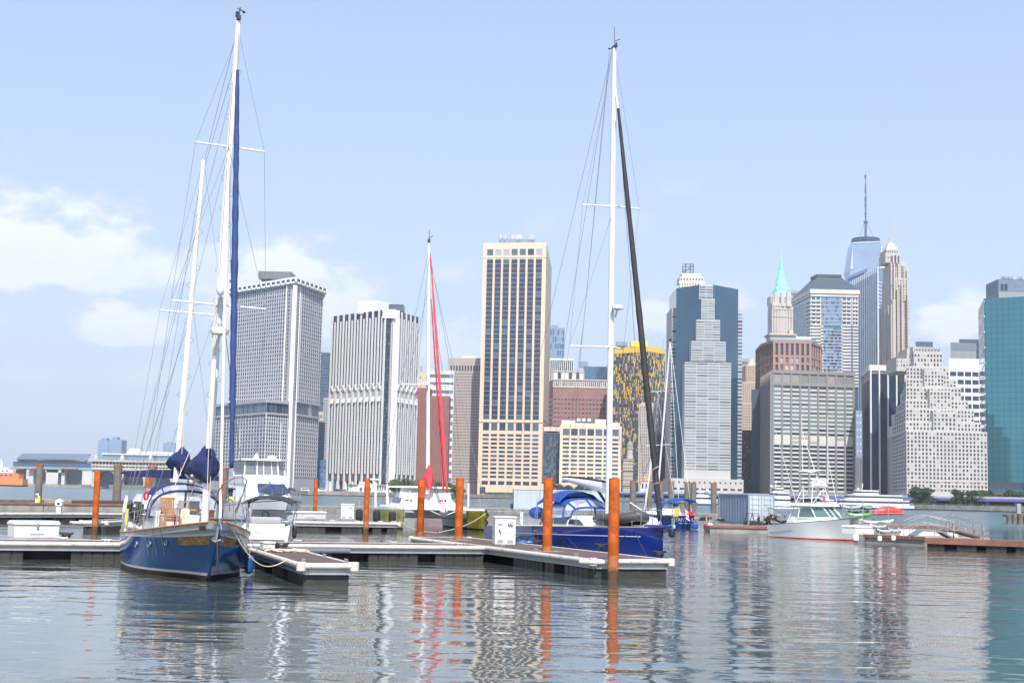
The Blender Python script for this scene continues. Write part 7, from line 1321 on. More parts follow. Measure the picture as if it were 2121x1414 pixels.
rope(at(1013, 1058, 100.5), on(910, 1102, .55), .25, 'pale mooring line from the catamaran right bow down to the dock', r=.025); rope(at(826, 1078, 99), on(905, 1103, .6), .2, 'pale mooring line from the catamaran left bow', r=.025)
# ------------------------------------------------------------------ 5 blue racing sloop
a0, a1 = Vector((.35, 68.6)), Vector((5.98, 55.2)); dv = a1-a0; KS = atan2(dv.y, dv.x); Ls = dv.length; R = thing('sloop', 'glossy dark blue sloop with blue bimini and black furled jib behind the finger pier', 'sailboat', ((a0.x+a1.x)/2, (a0.y+a1.y)/2, 0), KS); P = put(R)
m_sb = paint('sloop_blue', (.010, .030, .215), .07, .9, .03); m_blu = M('royal_blue_canvas', (.011, .058, .29), .8, vs=2, var=.15, bump=.25)
hbs2 = lambda t: .82+.18*sst(t/.45) if t < .45 else max(.01, 1-((t-.45)/.55)**1.9); HB = Hull(Ls, 4.1, hbs2, lambda t: 1.08+.36*t, .6, lambda t: .9-.3*sst((t-.55)/.45), .06, .5, .6)
HB.mesh(lambda t: [1, .975, .74, .70, .4, .12, .06, 0, -.5, -1], [1, 0, 2, 0, 0, 2, 3, 3, 3], 36).build('hull', [m_sb, M('sloop_toe_rail', (.55, .45, .33), .5), m_sb, m_blk], R, True, angle=35)
q = MB(); HB.strip(.12, .93, lambda t: .735, lambda t: .715, -1, .006, 20, q); HB.strip(.12, .93, lambda t: .735, lambda t: .715, 1, .006, 20, q); q.build('pinstripe', m_wh, R)
HB.deck(.01).build('deck', m_wh, R)
for (t0, t1, va, vb_) in ((.28, .335, .56, .2), (.60, .635, .56, .22)): HB.strip(t0, t1, lambda t: va, lambda t: vb_, -1, .01, 4).build('hull_window', m_glassb, R)
q = MB(); q.prism([(-1.4, -1.2), (2.6, -1.15), (4.7, -.35), (4.7, .35), (2.6, 1.15), (-1.4, 1.2)], 1.15, 1.72, None, [(-1.3, -1.0), (2.3, -.92), (3.8, -.2), (3.8, .2), (2.3, .92), (-1.3, 1.0)]); q.build('coachroof', m_wh, R, bevel=.08)
for s in (-1, 1): q = MB(); q.prism([(-.7, s*1.13), (.9, s*1.11), (.9, s*1.15), (-.7, s*1.17)], 1.36, 1.60, None, [(-.6, s*1.06), (.8, s*1.03), (.8, s*1.07), (-.6, s*1.10)]); q.build('cabin_window', m_glassb, R); q = MB(); q.prism([(1.05, s*1.10), (2.5, s*1.08), (2.5, s*1.12), (1.05, s*1.14)], 1.37, 1.58, None, [(1.1, s*1.03), (1.9, s*1.01), (1.9, s*1.05), (1.1, s*1.07)]); q.build('cabin_window', m_glassb, R)
tb('bowsprit', [HB.pt(.97, .97, 1)*1, Vector((Ls/2+.75, 0, 1.47))], .07, m_sb, R, 8); q = MB(); q.prism([(Ls/2-.9, -.35), (Ls/2+.8, -.10), (Ls/2+.8, .10), (Ls/2-.9, .35)], 1.42, 1.50); q.build('sprit_deck', m_sb, R)
ms0, ms1 = P(1269.5, 1062, 59.6), P(1272.8, 100, 59.4); ms0 = Vector((ms0.x, 0, 1.5)); q = MB(); q.tube([ms0, ms0.lerp(ms1, .8), ms1], [.125, .115, .075], 14, sq=1.25); q.build('mast', m_spar, R, True)
q = MB(); q.box(ms1+Vector((0, 0, .05)), (.4, .1, .1)); q.tube([ms1, ms1+Vector((-.05, .0, .95))], .014, 5); q.tube([ms1+Vector((0, 0, .3)), ms1+Vector((.25, .15, .35))], .014, 5); q.tube([ms1, ms1+Vector((-.1, -.2, -.05))], .02, 5); q.lathe([(.04, 0), (.04, .14)], ms1+Vector((.1, .03, .08)), 8); q.tube([ms1+Vector((-.28, -.1, .02)), ms1+Vector((-.28, -.1, .06))], .06, 6); q.build('masthead_gear', M_mh, R)
for a, b in (((1207, 424, 59.0), (1324, 432.5, 60.0)), ((1179.5, 716.5, 58.6), (1291, 722.5, 60.2))): tb('spreader', [P(*a), P(1271.5, (a[1]+b[1])/2-1, 59.45), P(*b)], .035, m_spar, R, 8)
rc = P(1279, 636, 59.1); q = MB(); q.lathe([(.09, -.12), (.24, -.08), (.26, 0), (.24, .06), (.08, .1)], rc, 16); q.tube([rc+Vector((0, 0, -.1)), rc+Vector((-.2, 0, -.4))], .05, 6); q.build('radar_dome', m_box, R, True)
furled('furled_jib', (P(1368, 1078, 55.6), P(1280.5, 225, 58.9)), [.10, .125, .13, .12, .105, .09, .06], M('black_sail_cover', (.022, .022, .025), .75, vs=4, var=.3, bump=.3), R, twist=.05); tb('forestay', [Vector((Ls/2-.1, 0, 1.5)), P(1368, 1078, 55.6), P(1280.5, 225, 58.9), P(1274, 178, 59.3)], .015, m_ss, R)
for y0, y1 in ((958, 985), (1000, 1008)): wrap('sail_tie', P(1368-(1078-y0)*.1026, y0, 55.9), P(1368-(1078-y1)*.1026, y1, 55.8), .13, 1.5, m_rope, R, .012)
bo0, bo1 = P(1263, 1012, 59.9), P(1168, 991, 64.2); rows = []
for t, h, w in ((0, .30, .10), (.06, .33, .12), (.5, .25, .14), (.9, .14, .12), (1, .06, .06)): c = bo0.lerp(bo1, t); rows.append([c+Vector((0, w*sin(a*pi/6)*1.0, h*(-cos(a*pi/6))*.75)) for a in range(12)])
q = MB(); q.grid(rows, closed=True); q.add(rows[0], [tuple(range(11, -1, -1))]); q.add(rows[-1], [tuple(range(12))]); q.build('furling_boom', m_spar, R, True); q = MB(); q.tube([r[6]+Vector((0, 0, .02)) for r in rows], [.03, .05, .06, .05, .03], 6); q.build('furled_mainsail', m_blackc, R)
tb('vang', [P(1237, 1013, 61.0), P(1262, 1052, 59.9)], .06, m_blk, R, 8); tb('topping_line', [bo1, P(1210, 660, 62), P(1262, 110, 59.4)], .01, m_wire, R)
wires(R, m_wire, 'shroud', [[P(1271, 110, 59.4), P(1207, 424, 59.0), P(1179.5, 716.5, 58.6), (.1, -1.95, 1.35)], [P(1274, 110, 59.4), P(1324, 432.5, 60.0), P(1291, 722.5, 60.2), (.1, 1.95, 1.35)], [P(1272, 430, 59.4), P(1179.5, 716.5, 58.6)], [P(1272, 720, 59.4), (.4, -1.9, 1.35)], [P(1272, 720, 59.4), (.4, 1.9, 1.35)]], .008); wires(R, m_wire, 'backstay', [[P(1268, 105, 59.4), (-Ls/2+.3, -.9, 1.2)], [P(1268, 105, 59.4), (-Ls/2+.3, .9, 1.2)], [P(1262, 130, 59.4), P(1200, 760, 63), P(1180, 1045, 66)]], .009)
wires(R, m_wire, 'running_stay', [[P(1277, 190, 59.2), P(1305, 560, 58.6), (4.8, .6, 1.4)]], .01)
# bimini and dodger
def canopy(x0, x1, hw, z0, z1, m, name, drop=.35, crown=.12):
    rows = []
    for k in range(7):
        t = k/6; x = x0+(x1-x0)*t; zz_ = z0+(z1-z0)*t+.14*sin(pi*t); rows.append([Vector((x, hw*s, zz_-drop*abs(s)**3.5+crown*(1-s*s))) for s in (-1, -.9, -.6, -.2, .2, .6, .9, 1)])
    q = MB(); q.grid(rows); q.grid([[v+Vector((0, 0, -.025)) for v in r] for r in rows], flip=True); return q.build(name, m, R, True)
canopy(-2.6, -.1, 1.0, 2.46, 2.60, m_blu, 'bimini_top')
for s in (-1, 1):
    for x in (-2.4, -1.0): tb('bimini_frame', [(x, 1.0*s, 1.2), (x-.1, 1.0*s, 2.3)], .02, m_ss, R)
D0, D1, D2 = arch(1.05, .98, 1.66, 2.08, 16, 3), arch(.4, 1.05, 1.6, 2.42, 16, 3), arch(-.8, 1.08, 1.5, 2.48, 16, 3)
q = MB(); q.grid([D0, D1]); q.build('dodger_screen', m_vinyl, R, True); q = MB(); q.grid([D1[2:15], D2[2:15]]); q.grid([[v+Vector((0, 0, -.02)) for v in D1[2:15]], [v+Vector((0, 0, -.02)) for v in D2[2:15]]], flip=True); q.build('dodger_roof', m_blu, R, True)
for s in (0, 13): q = MB(); q.grid([D1[s:s+4], D2[s:s+4]]); q.build('dodger_side_window', m_vinyl, R, True)
q = MB()
for A in (D0, D1, D2): q.tube(A, .045, 6)
for i in (0, 4, 8, 12, 16): q.tube([D0[i], D1[i]], .05, 5)
for i in (0, 3, 13, 16): q.tube([D1[i], D2[i]], .05, 5)
q.build('dodger_frame', m_blu, R, True)
q = MB(); q.ell((-3.5, -.55, 1.75), (.5, .35, .28), 14, 8); q.build('wheel_cover', m_blu, R, True); q = MB(); q.ell((-3.5, .55, 1.75), (.5, .35, .28), 14, 8); q.build('wheel_cover', m_blu, R, True)
stanchions(R, HB, [.03, .14, .25, .36, .47, .58, .69, .80, .9], -1, .62); stanchions(R, HB, [.03, .14, .25, .36, .47, .58, .69, .80, .9], 1, .62)
tb('pulpit_rail', [HB.pt(.88, 1, -1)+Vector((0, 0, .62)), HB.pt(.96, 1, -1)+Vector((0, .05, .64)), Vector((Ls/2+.1, 0, 2.08)), HB.pt(.96, 1, 1)+Vector((0, -.05, .64)), HB.pt(.88, 1, 1)+Vector((0, 0, .62))], .016, m_ss, R); tb('pushpit_rail', [HB.pt(.06, 1, -1)+Vector((0, 0, .62)), Vector((-Ls/2+.1, -1.2, 1.75)), Vector((-Ls/2+.1, 1.2, 1.75)), HB.pt(.06, 1, 1)+Vector((0, 0, .62))], .016, m_ss, R)
for t in (.93, .99): tb('pulpit_leg', [HB.pt(t, 1, -1, -.03), HB.pt(t, 1, -1, -.03)+Vector((0, .03, .63))], .014, m_ss, R)
for x, z0 in ((-6.6, 1.1), (-.2, 1.3)):
    q = MB(); rk = random.Random(int(x*10))
    for k in range(16): q.ell((x+rk.uniform(-.07, .07), -1.75+rk.uniform(-.08, .08), z0+k*.045), (.05, .05, .06), 6, 4)
    q.build('hanging_lines', m_blackc, R, True)
# grey inflatable tender on the foredeck
tp = P(1291, 1076, 57.6); wp = R.matrix_basis @ tp; I = thing('inflatable_dinghy', 'dark grey inflatable dinghy lashed on the blue sloop foredeck', 'dinghy', wp, KS+.05); m_rib = M('hypalon_grey', (.065, .07, .075), .5, vs=2, var=.15)
U = [Vector((-1.35, -.55, .0)), Vector((-.4, -.62, .0)), Vector((.5, -.58, .03)), Vector((1.05, -.34, .12)), Vector((1.28, 0, .18)), Vector((1.05, .34, .12)), Vector((.5, .58, .03)), Vector((-.4, .62, .0)), Vector((-1.35, .55, 0))]
Us = []
for k in range(49):
    f = k/48*8; i = min(int(f), 7); p0, p1, p2, p3 = U[max(0, i-1)], U[i], U[i+1], U[min(8, i+2)]; t = f-i; Us.append(.5*((2*p1)+(-p0+p2)*t+(2*p0-5*p1+4*p2-p3)*t*t+(-p0+3*p1-3*p2+p3)*t**3))
q = MB(); q.tube(Us, [.05]+[.17]+[.21]*45+[.17]+[.05], 12); q.build('tube', m_rib, I, True); q = MB(); q.grid([[(-1.1, y, -.05) for y in (-.5, 0, .5)], [(.2, y, -.08) for y in (-.5, 0, .5)], [(1.0, y*.5, .05) for y in (-.5, 0, .5)]]); q.mm((-1.12, -.45, -.1), (-1.05, .45, .22)); q.build('floor', M('dinghy_floor', (.14, .14, .15), .7), I); q = MB(); q.grid([[Vector((x, y*(1-.4*max(0, x)), .2+.1*(1-y*y*2.5)-.05*x*x)) for y in (-.55, -.25, 0, .25, .55)] for x in (-1.3, -.7, 0, .6, 1.0)]); q.build('cover', m_rib, I, True)
tb('grab_line', [(x, -.80+.0*x, .05-.1*abs(sin(x*5))) for x in [-1.0+.1*k for k in range(17)]], .012, m_rope, I)
for (pa, pb, l) in (((1156, 1090, 64.2), (1130, 1124), 'black mooring line from the sloop quarter to the second orange pile foot'), ((1160, 1092, 63.8), (1196, 1133), 'black spring line from the sloop side to the finger pier'), ((1310, 1090, 57.4), (1262, 1137), 'black mooring line from the sloop bow aft to the pier'), ((1312, 1090, 57.3), (1340, 1150), 'black line from the sloop bow to the pier corner'), ((1094, 1084, 68), (1066, 1118), 'black stern line from the sloop to the power cabinet corner')): rope(at(*pa), on(pb[0], pb[1], .62), .08, l, m_blk, .014)
for px, py, Y, l in ((1165, 1119, 61.6, 'square black fender board on the sloop side right of the second pile'), (1186, 1130, 60.6, 'round black fender low on the sloop side')): fender(at(px, py, Y), .16, .5, m_blk, l)
fender(at(1392, 1104, 64), .15, .35, m_blk, 'black buoy shaped fender floating beyond the sloop bow', 'boat fenders'); fender(at(1396, 1090.5, 54.2), .06, .15, M('pale_blue_plastic', (.25, .5, .7), .5), 'tiny pale blue fender at the sloop sprit tip', 'boat fenders')
# ------------------------------------------------------------------ 6 small bright blue yacht showing its transom
R = thing('yacht', 'small bright blue yacht showing its lettered transom, beyond the sloop bow', 'sailboat', tuple(at(1372, 1090, 131).xy)+(0,), 1.90); P = put(R); m_bb = paint('bright_blue', (.015, .075, .38), .2, .4)
hby = lambda t: .74+.26*sst(t/.4) if t < .4 else max(.02, 1-((t-.4)/.6)**2); HY = Hull(10, 3.2, hby, lambda t: 1.1+.3*t*t, .5, lambda t: .55+.2*sst(t/.4)-.3*sst((t-.6)/.4), .6, .55, .9); HY.mesh(lambda t: [1, .92, .6, .3, .1, 0, -.5, -1], [1, 0, 0, 0, 2, 2, 2], 22).build('hull', [m_bb, m_wh, m_blk], R, True, angle=35); HY.deck(.03).build('deck', m_wh, R)
q = MB(); q.prism([(-2.0, -1.0), (1.8, -.8), (2.6, 0), (1.8, .8), (-2.0, 1.0)], 1.1, 1.65, None, [(-1.9, -.8), (1.2, -.6), (1.8, 0), (1.2, .6), (-1.9, .8)]); q.build('coachroof', m_wh, R, bevel=.06)
cx_ = HY.pt(0, .62, 1).x; tsl = (HY.pt(0, .9, 1)-HY.pt(0, .4, 1)); nrm = Vector((-tsl.z, 0, tsl.x)).normalized(); nrm = -nrm if nrm.x > 0 else nrm; e = Vector((0, -1, 0)); up_ = nrm.cross(e).normalized(); up_ = up_ if up_.z > 0 else -up_; m_lw = M('letter_white', (.8, .8, .8), .5)
pt_ = Vector((cx_, 0, HY.sheer(0)*.66))+nrm*.03; rotm = Matrix((e, up_, e.cross(up_))).transposed(); text('TANTARA', .46, pt_, rotm, m_lw, R); text('NEW YORK NY', .17, pt_-up_*.33, rotm, m_lw, R)
for (a, b, c, d, nme) in ((-4.9, -3.1, 1.25, 2.55, 'bimini_top'), (-1.9, -.6, .95, 2.2, 'dodger_top')):
    q = MB(); rows = [[Vector((a+(b-a)*k/4, c*s, d+.15*sin(pi*k/4)-.4*abs(s)**3)) for s in (-1, -.7, 0, .7, 1)] for k in range(5)]; q.grid(rows); q.grid([[v-Vector((0, 0, .03)) for v in r] for r in rows], flip=True); q.build(nme, m_blu, R, True)
for x, y in ((-4.6, -1.2), (-4.6, 1.2), (-3.2, -1.2), (-3.2, 1.2)): tb('bimini_frame', [(x, y, 1.1), (x, y, 2.3)], .03, m_ss, R)
mY = P(1360.5, 1066, 134); mT = P(1361.8, 712, 134); mY = Vector((1.0, 0, 1.4)); mT = Vector((1.0+(P(1361.8, 712, 135).x-P(1360.5, 1066, 135).x), P(1361.8, 712, 135).y, P(1361.8, 712, 135).z)); b_ = P(1359, 1070, 135); tb('mast', [Vector((b_.x, b_.y*1, 1.3)), mT], .085, m_spar, R, 10)
bag('sail_cover', R, m_blu, [(b_.x+.2, b_.y, 2.1, 3.2, .12), (b_.x-.3, b_.y*.9, 2.0, 3.0, .28), (b_.x-1.6, b_.y*.6, 2.05, 2.75, .3), (b_.x-3.4, b_.y*.2, 2.1, 2.5, .2)], 10, .06, 4); tb('boom', [(b_.x, b_.y, 2.1), (b_.x-4, 0, 2.2)], .06, m_spar, R)
for a, b in (((1342, 811, 134.5), (1380, 810, 135.5)), ((1338, 923, 134.3), (1387, 920, 135.7))): tb('spreader', [P(*a), P(*b)], .035, m_spar, R)
wires(R, m_wire, 'shroud', [[mT, P(1342, 811, 134.5), P(1338, 923, 134.3), (.5, 1.5, 1.2)], [mT, P(1380, 810, 135.5), P(1387, 920, 135.7), (.5, -1.5, 1.2)], [mT, (-4.8, .6, 1.2)], [mT, (-4.8, -.6, 1.2)], [P(1361, 812, 135), (.2, -1.5, 1.2)]], .018)
q = MB(); q.box(mT+Vector((0, 0, .1)), (.5, .15, .15)); q.tube([mT, mT+Vector((.3, -.4, .6))], .03, 4); q.build('masthead_gear', M_mh, R); q = MB(); q.box(P(1402, 1061, 126.0), (.1, .55, .75), .3); q.build('yellow_lifesling', M('yellow_bag', (.75, .48, .06), .7), R, bevel=.1)
q = MB(); fl0 = P(1417.5, 1050, 125.5)
for k in range(6): z = -.16*k; q.grid([[fl0+Vector((0, -.03*k-.11*j+.02*sin(j*2), z-.09*j)) for j in range(4)], [fl0+Vector((0, -.03*(k+1)-.11*j+.02*sin(j*2), z-.16-.09*j)) for j in range(4)]], 0 if k % 2 == 0 else 1)
q.box(fl0+Vector((.02, -.15, -.25)), (.02, .18, .3), 0, 2); q.build('stern_flag', [m_redc, m_wh, m_navy], R)
stanchions(R, HY, [.02, .12, .3, .5, .7, .9], -1, .65); stanchions(R, HY, [.02, .12, .3, .5, .7, .9], 1, .65); 
for px, py, Y, c, l, r, h in ((1431, 1063.5, 126, m_scr, 'red round buoy on the dock beside the blue yacht transom', .36, .75), (1439, 1089, 122, m_bb, 'blue round fender in the water right of the blue yacht', .5, .8), (1463.5, 1090, 118, m_scr, 'red and white buoy at the concrete dock corner', .42, .9), (1470, 1089, 118, m_wh, 'white buoy at the concrete dock corner', .4, .85)): fender(at(px, py, Y), r*.62, h*.62, c, l, 'round buoys')
# leaning white spar on the far boats, light rig of the neighbours
R = thing('sailing_dinghy', 'low white sailing boat with a leaning white mast behind the dark jib', 'sailboat', tuple(at(1326, 1076, 122).xy)+(0,), 1.75); P = put(R); HD = Hull(7, 2.2, hby, lambda t: .85+.2*t, .3, lambda t: .7-.2*t, .4, .2, .9); HD.mesh(lambda t: [1, .6, .2, 0, -1], [0, 0, 0, 1], 16).build('hull', [m_wh, m_blk], R, True); HD.deck(.02).build('deck', m_wh, R); tb('mast', [P(1334, 1066, 118), P(1352, 930, 117)], .08, m_spar, R, 8); tb('boom', [P(1332, 1058, 118), P(1305, 1040, 119)], .05, m_spar, R); wires(R, m_wire, 'stay', [[P(1352, 930, 117), (3.3, 0, 1)], [P(1352, 930, 117), (-3.3, 0, .9)], [P(1375, 700, 125), P(1352, 930, 117)]], .02); tb('guard_rail', [(-3, -1, 1.6), (0, -1.1, 1.65), (3, -.3, 1.7)], .03, m_ss, R)
# ------------------------------------------------------------------ 7 white sport fishing boat
a0, a1 = Vector((at(1600, 1100, 103.5).x, 103.5)), Vector((at(1766, 1100, 95.6).x, 95.6)); dv = a1-a0; KF = atan2(dv.y, dv.x); Lf = dv.length; R = thing('fishing_boat', 'white sport fishing boat with a tall tuna tower and outriggers moored on the right', 'motorboat', ((a0.x+a1.x)/2+.75, (a0.y+a1.y)/2, 0), KF); P = put(R)
m_fw = paint('fishing_white', (.80, .80, .77), .25, .3); m_fred = M('boot_red', (.5, .05, .035), .5); hbf = lambda t: .86+.14*sst(t/.4) if t < .4 else max(.02, 1-((t-.4)/.6)**2.3)
HF = Hull(Lf, 3.3, hbf, lambda t: .86+.22*sst(t/.4)+.52*max(0, (t-.35)/.65)**1.4, .5, lambda t: .92-.55*sst((t-.5)/.5), .75, .05, 1.25); HF.mesh(lambda t: [1, .965, .78, .5, .2, .06, 0, -.5, -1], [1, 0, 0, 0, 0, 2, 2, 2], 30).build('hull', [m_fw, M('dark_rub_rail', (.06, .055, .05), .5), m_fred], R, True, angle=35)
HF.deck(.06, t0=.36).build('foredeck', m_wh, R); HF.deck(.5, t0=.02, t1=.36).build('cockpit_sole', m_greyc, R)
q = MB()
for s in (-1, 1):
    for k in range(3): HF.strip(.915, .985, lambda t: .93-.075*k, lambda t: .90-.075*k, s, .01, 8, q)
q.build('bow_stripes', M('brown_stripe', (.06, .03, .02), .5), R)
q = MB(); q.prism([(-1.9, -1.35), (1.5, -1.2), (2.9, -.3), (2.9, .3), (1.5, 1.2), (-1.9, 1.35)], .85, 1.42, None, [(-1.9, -1.3), (1.3, -1.1), (2.5, -.25), (2.5, .25), (1.3, 1.1), (-1.9, 1.3)]); q.build('cabin', m_fw, R, bevel=.06)
G0 = [Vector((-1.0, -1.28, 1.42)), Vector((.75, -1.12, 1.45)), Vector((1.55, -.45, 1.48)), Vector((1.55, .45, 1.48)), Vector((.75, 1.12, 1.45)), Vector((-1.0, 1.28, 1.42))]; G1 = [Vector((-.85, -1.2, 2.2)), Vector((.1, -1.05, 2.22)), Vector((.6, -.42, 2.24)), Vector((.6, .42, 2.24)), Vector((.1, 1.05, 2.22)), Vector((-.85, 1.2, 2.2))]
q = MB(); q.grid([G0, G1]); q.build('windscreen', m_tint, R); q = MB()
for a, b in zip(G0, G1): q.tube([a, b], .04, 6)
q.tube([G0[2].lerp(G0[3], .5), G1[2].lerp(G1[3], .5)], .03, 6); q.tube(G0, .04, 6); q.tube(G1, .04, 6); q.build('windscreen_frame', m_wh, R)
q = MB(); q.prism([(-2.1, -1.4), (.4, -1.3), (1.0, -.7), (1.15, 0), (1.0, .7), (.4, 1.3), (-2.1, 1.4)], 2.24, 2.44, None, [(-2.05, -1.25), (.3, -1.15), (.8, -.6), (.95, 0), (.8, .6), (.3, 1.15), (-2.05, 1.25)]); q.build('hardtop', m_wh, R, bevel=.08)
for s in (-1, 1): q = MB(); q.prism([(-2.3, s*1.45), (-1.3, s*1.42), (-1.3, s*1.36), (-2.3, s*1.39)], .9, 1.5, None, [(-1.6, s*1.40), (-1.25, s*1.40), (-1.25, s*1.34), (-1.6, s*1.34)]); q.build('cockpit_side', m_wh, R)
# tuna tower
q = MB(); base = [(-2.2, -1.35, 1.0), (.2, -1.15, 1.2), (.2, 1.15, 1.2), (-2.2, 1.35, 1.0)]; top = [(-1.35, -.55, 3.62), (-.35, -.5, 3.62), (-.35, .5, 3.62), (-1.35, .55, 3.62)]
for i, (a, b) in enumerate(zip(base, top)): tb('tower_leg', [a, Vector(a).lerp(Vector(b), .5), b], .032, m_spar, R, 6)
for f in (.45, .68): r = [Vector(a).lerp(Vector(b), f) for a, b in zip(base, top)]; tb('tower_rail', r+[r[0]], .025, m_spar, R, 6)
r1 = [Vector(a).lerp(Vector(b), .45) for a, b in zip(base, top)]
for i in range(4): tb('tower_brace', [Vector(base[i]).lerp(Vector(top[i]), .45), Vector(base[(i+1) % 4]).lerp(Vector(top[(i+1) % 4]), .98)], .018, m_spar, R, 5)
q = MB(); q.prism([(-1.6, -.75), (-.2, -.7), (-.2, .7), (-1.6, .75)], 3.6, 3.67); q.prism([(-.4, -.6), (-.1, -.5), (-.1, .5), (-.4, .6)], 3.67, 4.05); q.build('tower_platform', m_wh, R, bevel=.03); tb('tower_guard', [(-1.6, -.8, 4.1), (-.5, -.95, 4.1), (0, -.6, 4.1), (.1, 0, 4.1), (0, .6, 4.1), (-.5, .95, 4.1), (-1.6, .8, 4.1)], .03, m_spar, R); 
for x, y in ((-1.55, -.75), (-1.55, .75), (-.3, -.75), (-.3, .75)): tb('top_post', [(x, y, 3.67), (x*.95-.1, y*.9, 4.72)], .016, m_spar, R, 5)
q = MB(); rows = [[Vector((-1.9+2.0*k/4, 1.0*s, 4.72+.08*sin(pi*k/4)-.15*s*s)) for s in (-1, -.5, 0, .5, 1)] for k in range(5)]; q.grid(rows); q.grid([[v-Vector((0, 0, .04)) for v in r] for r in rows], flip=True); q.build('tower_sunshade', m_wh, R, True)
for pa, pb, Y0, Y1 in (((1653, 1055), (1604, 885), 101, 99), ((1696, 1000), (1660, 888), 99, 103), ((1664, 1045), (1660.5, 860), 100, 100.5), ((1715, 1002), (1714.5, 862), 98.5, 98.5), ((1733, 1040), (1713, 940), 97, 97)): tb('outrigger', [P(pa[0], pa[1], Y0), P(pb[0], pb[1], Y1)], [.028, .014], m_spar, R, 5)
for px, py in ((1620, 948), (1636, 995)): q = MB(); c = P(px, py, 100.2); q.tube([c+Vector((-.3, -.3, .12)), c+Vector((.3, .3, -.12))], .012, 4); q.tube([c+Vector((-.3, .3, -.1)), c+Vector((.3, -.3, .1))], .012, 4); q.build('outrigger_spreader', m_spar, R)
q = MB(); q.mm((-3.6, -.6, .85), (-2.6, .2, 1.05)); q.build('engine_cover', m_scr, R, bevel=.05); q = MB(); q.ell((-3.0, -.9, 1.0), (.35, .25, .2), 10, 6); q.build('gear_bag', m_blk, R, True); q = MB(); q.box((Lf/2-.5, -.25, 1.75), (.5, .7, .1)); q.build('bow_pad', m_wh, R, bevel=.03); tb('bow_rail', [(1.5, -1.35, 1.9), (3.2, -.85, 2.0), (4.1, -.15, 2.05), (4.1, .15, 2.05), (3.2, .85, 2.0), (1.5, 1.35, 1.9)], .018, m_ss, R)
q = MB(); c = P(1704, 1035, 99); q.grid([[c+Vector((0, 0, .3)), c+Vector((-.02, .25, .15))], [c+Vector((0, 0, -.15)), c+Vector((-.02, .25, -.2))]]); q.build('red_flag', m_redc, R)
fender(on(1772.5, 1113, .38), .19, .42, m_wh, 'biggest white fender at the fishing boat bow on the concrete dock'); fender(on(1822, 1115, .38), .14, .32, m_wh, 'round white fender on the concrete dock, middle one'); fender(on(1850.5, 1114, .4), .14, .32, m_wh, 'round white fender on the concrete dock, right one')
dbox(1771, 1811, 1088, 1107, .5, 'white dock box behind the fishing boat bow on the concrete dock', 1.1, hasp=False)
# ------------------------------------------------------------------ 8 kayak racks, kayaks, gangways at the right
m_kred, m_kgrn, m_kgry = paint('kayak_red', (.72, .06, .035), .35, .2), paint('kayak_green', (.12, .34, .05), .35, .2), paint('kayak_grey', (.33, .36, .38), .4, .2)
def kayak(px0, px1, py, Y, m, label, h=.30, upside=False, dy=.5, name='kayak'):
    a, b = at(px0, py, Y), at(px1, py, Y+dy); d = b-a; ln = d.length; R_ = thing(name, label, name, (a+b)/2, atan2(d.y, d.x), 'kayaks and canoes on the racks'); R_.rotation_euler.y = -math.asin(d.z/ln); rows = []
    for i in range(17):
        t = i/16; w = .36*(sin(pi*min(max(t, .015), .985))**.62); rk = .16*abs(2*t-1)**3; rows.append([Vector((-ln/2+ln*t, w*cos(2*pi*k/14), (h*.5*sin(2*pi*k/14)*(.35+.65*sin(pi*min(max(t, .02), .98))**.5)+rk)*(-1 if upside else 1))) for k in range(14)])
    q = MB(); q.grid(rows, closed=True, flip=upside); q.build('hull', m, R_, True, angle=180)
    if not upside: q = MB(); q.lathe([(.2, 0), (.22, .03), (.19, .03), (.17, .0)], (0, 0, h*.47), 14, cap=False); q.v = [(x*1.9, y, z) for x, y, z in q.v]; q.build('cockpit_rim', m_blk, R_)
    else: q = MB(); q.tube([(-ln*.3, 0, h*.52), (ln*.3, 0, h*.52)], .02, 5); q.build('keel_strip', m_blk, R_)
def rack(pxs, py_shelves, pyt, pyb, Y, label, depth=1.0):
    x0, x1 = pxs[0], pxs[-1]; b = on((x0+x1)/2, pyb, .5); R_ = thing('boat_rack', label, 'rack', (at((x0+x1)/2, pyb, Y).x, Y, .5), 0, 'white boat racks')
    for px in pxs:
        for dd in (0, depth): p = at(px, pyb, Y+dd); t = at(px, pyt, Y+dd); inv = R_.location; tb('post', [(p.x-inv.x, p.y-inv.y, 0), (p.x-inv.x, p.y-inv.y, t.z-inv.z)], .024, m_ss, R_)
    for py in py_shelves:
        q = MB(); a, c = at(x0, py, Y)-R_.location, at(x1, py, Y)-R_.location; 
        for dd in (0, depth): q.box(((a.x+c.x)/2, dd, (a.z+c.z)/2), (c.x-a.x, .05, .055), 0, None, -math.atan2(c.z-a.z, c.x-a.x))
        for px in pxs: p = at(px, py, Y)-R_.location; q.box((p.x, depth/2, p.z), (.05, depth, .05))
        q.build('shelf', m_ss, R_)
rack([1787.5, 1814.5, 1840.5, 1872.5], [1062.5, 1085], 1037, 1104, 93.5, 'white pipe rack holding the red canoe', 1.2); rack([1746, 1763.5, 1788], [1056, 1070, 1086], 1040, 1100, 97, 'white pipe rack holding green and grey kayaks', 1.2)
kayak(1808, 1871, 1057.5, 93.9, m_kred, 'red canoe upside down on the top shelf of the rack', .55, True, .5, 'canoe'); kayak(1741, 1786, 1051, 97.2, m_kgry, 'grey kayak on the top left rack shelf'); kayak(1783, 1806, 1051.5, 97.8, M('kayak_greygreen', (.2, .27, .2), .5), 'short grey green kayak right on the top shelf'); kayak(1755, 1806, 1067, 97.0, m_kgrn, 'bright green kayak, front one on the middle shelf'); kayak(1757, 1799, 1063.5, 97.8, M('kayak_darkgreen', (.03, .2, .06), .5), 'dark green kayak behind the bright green one')
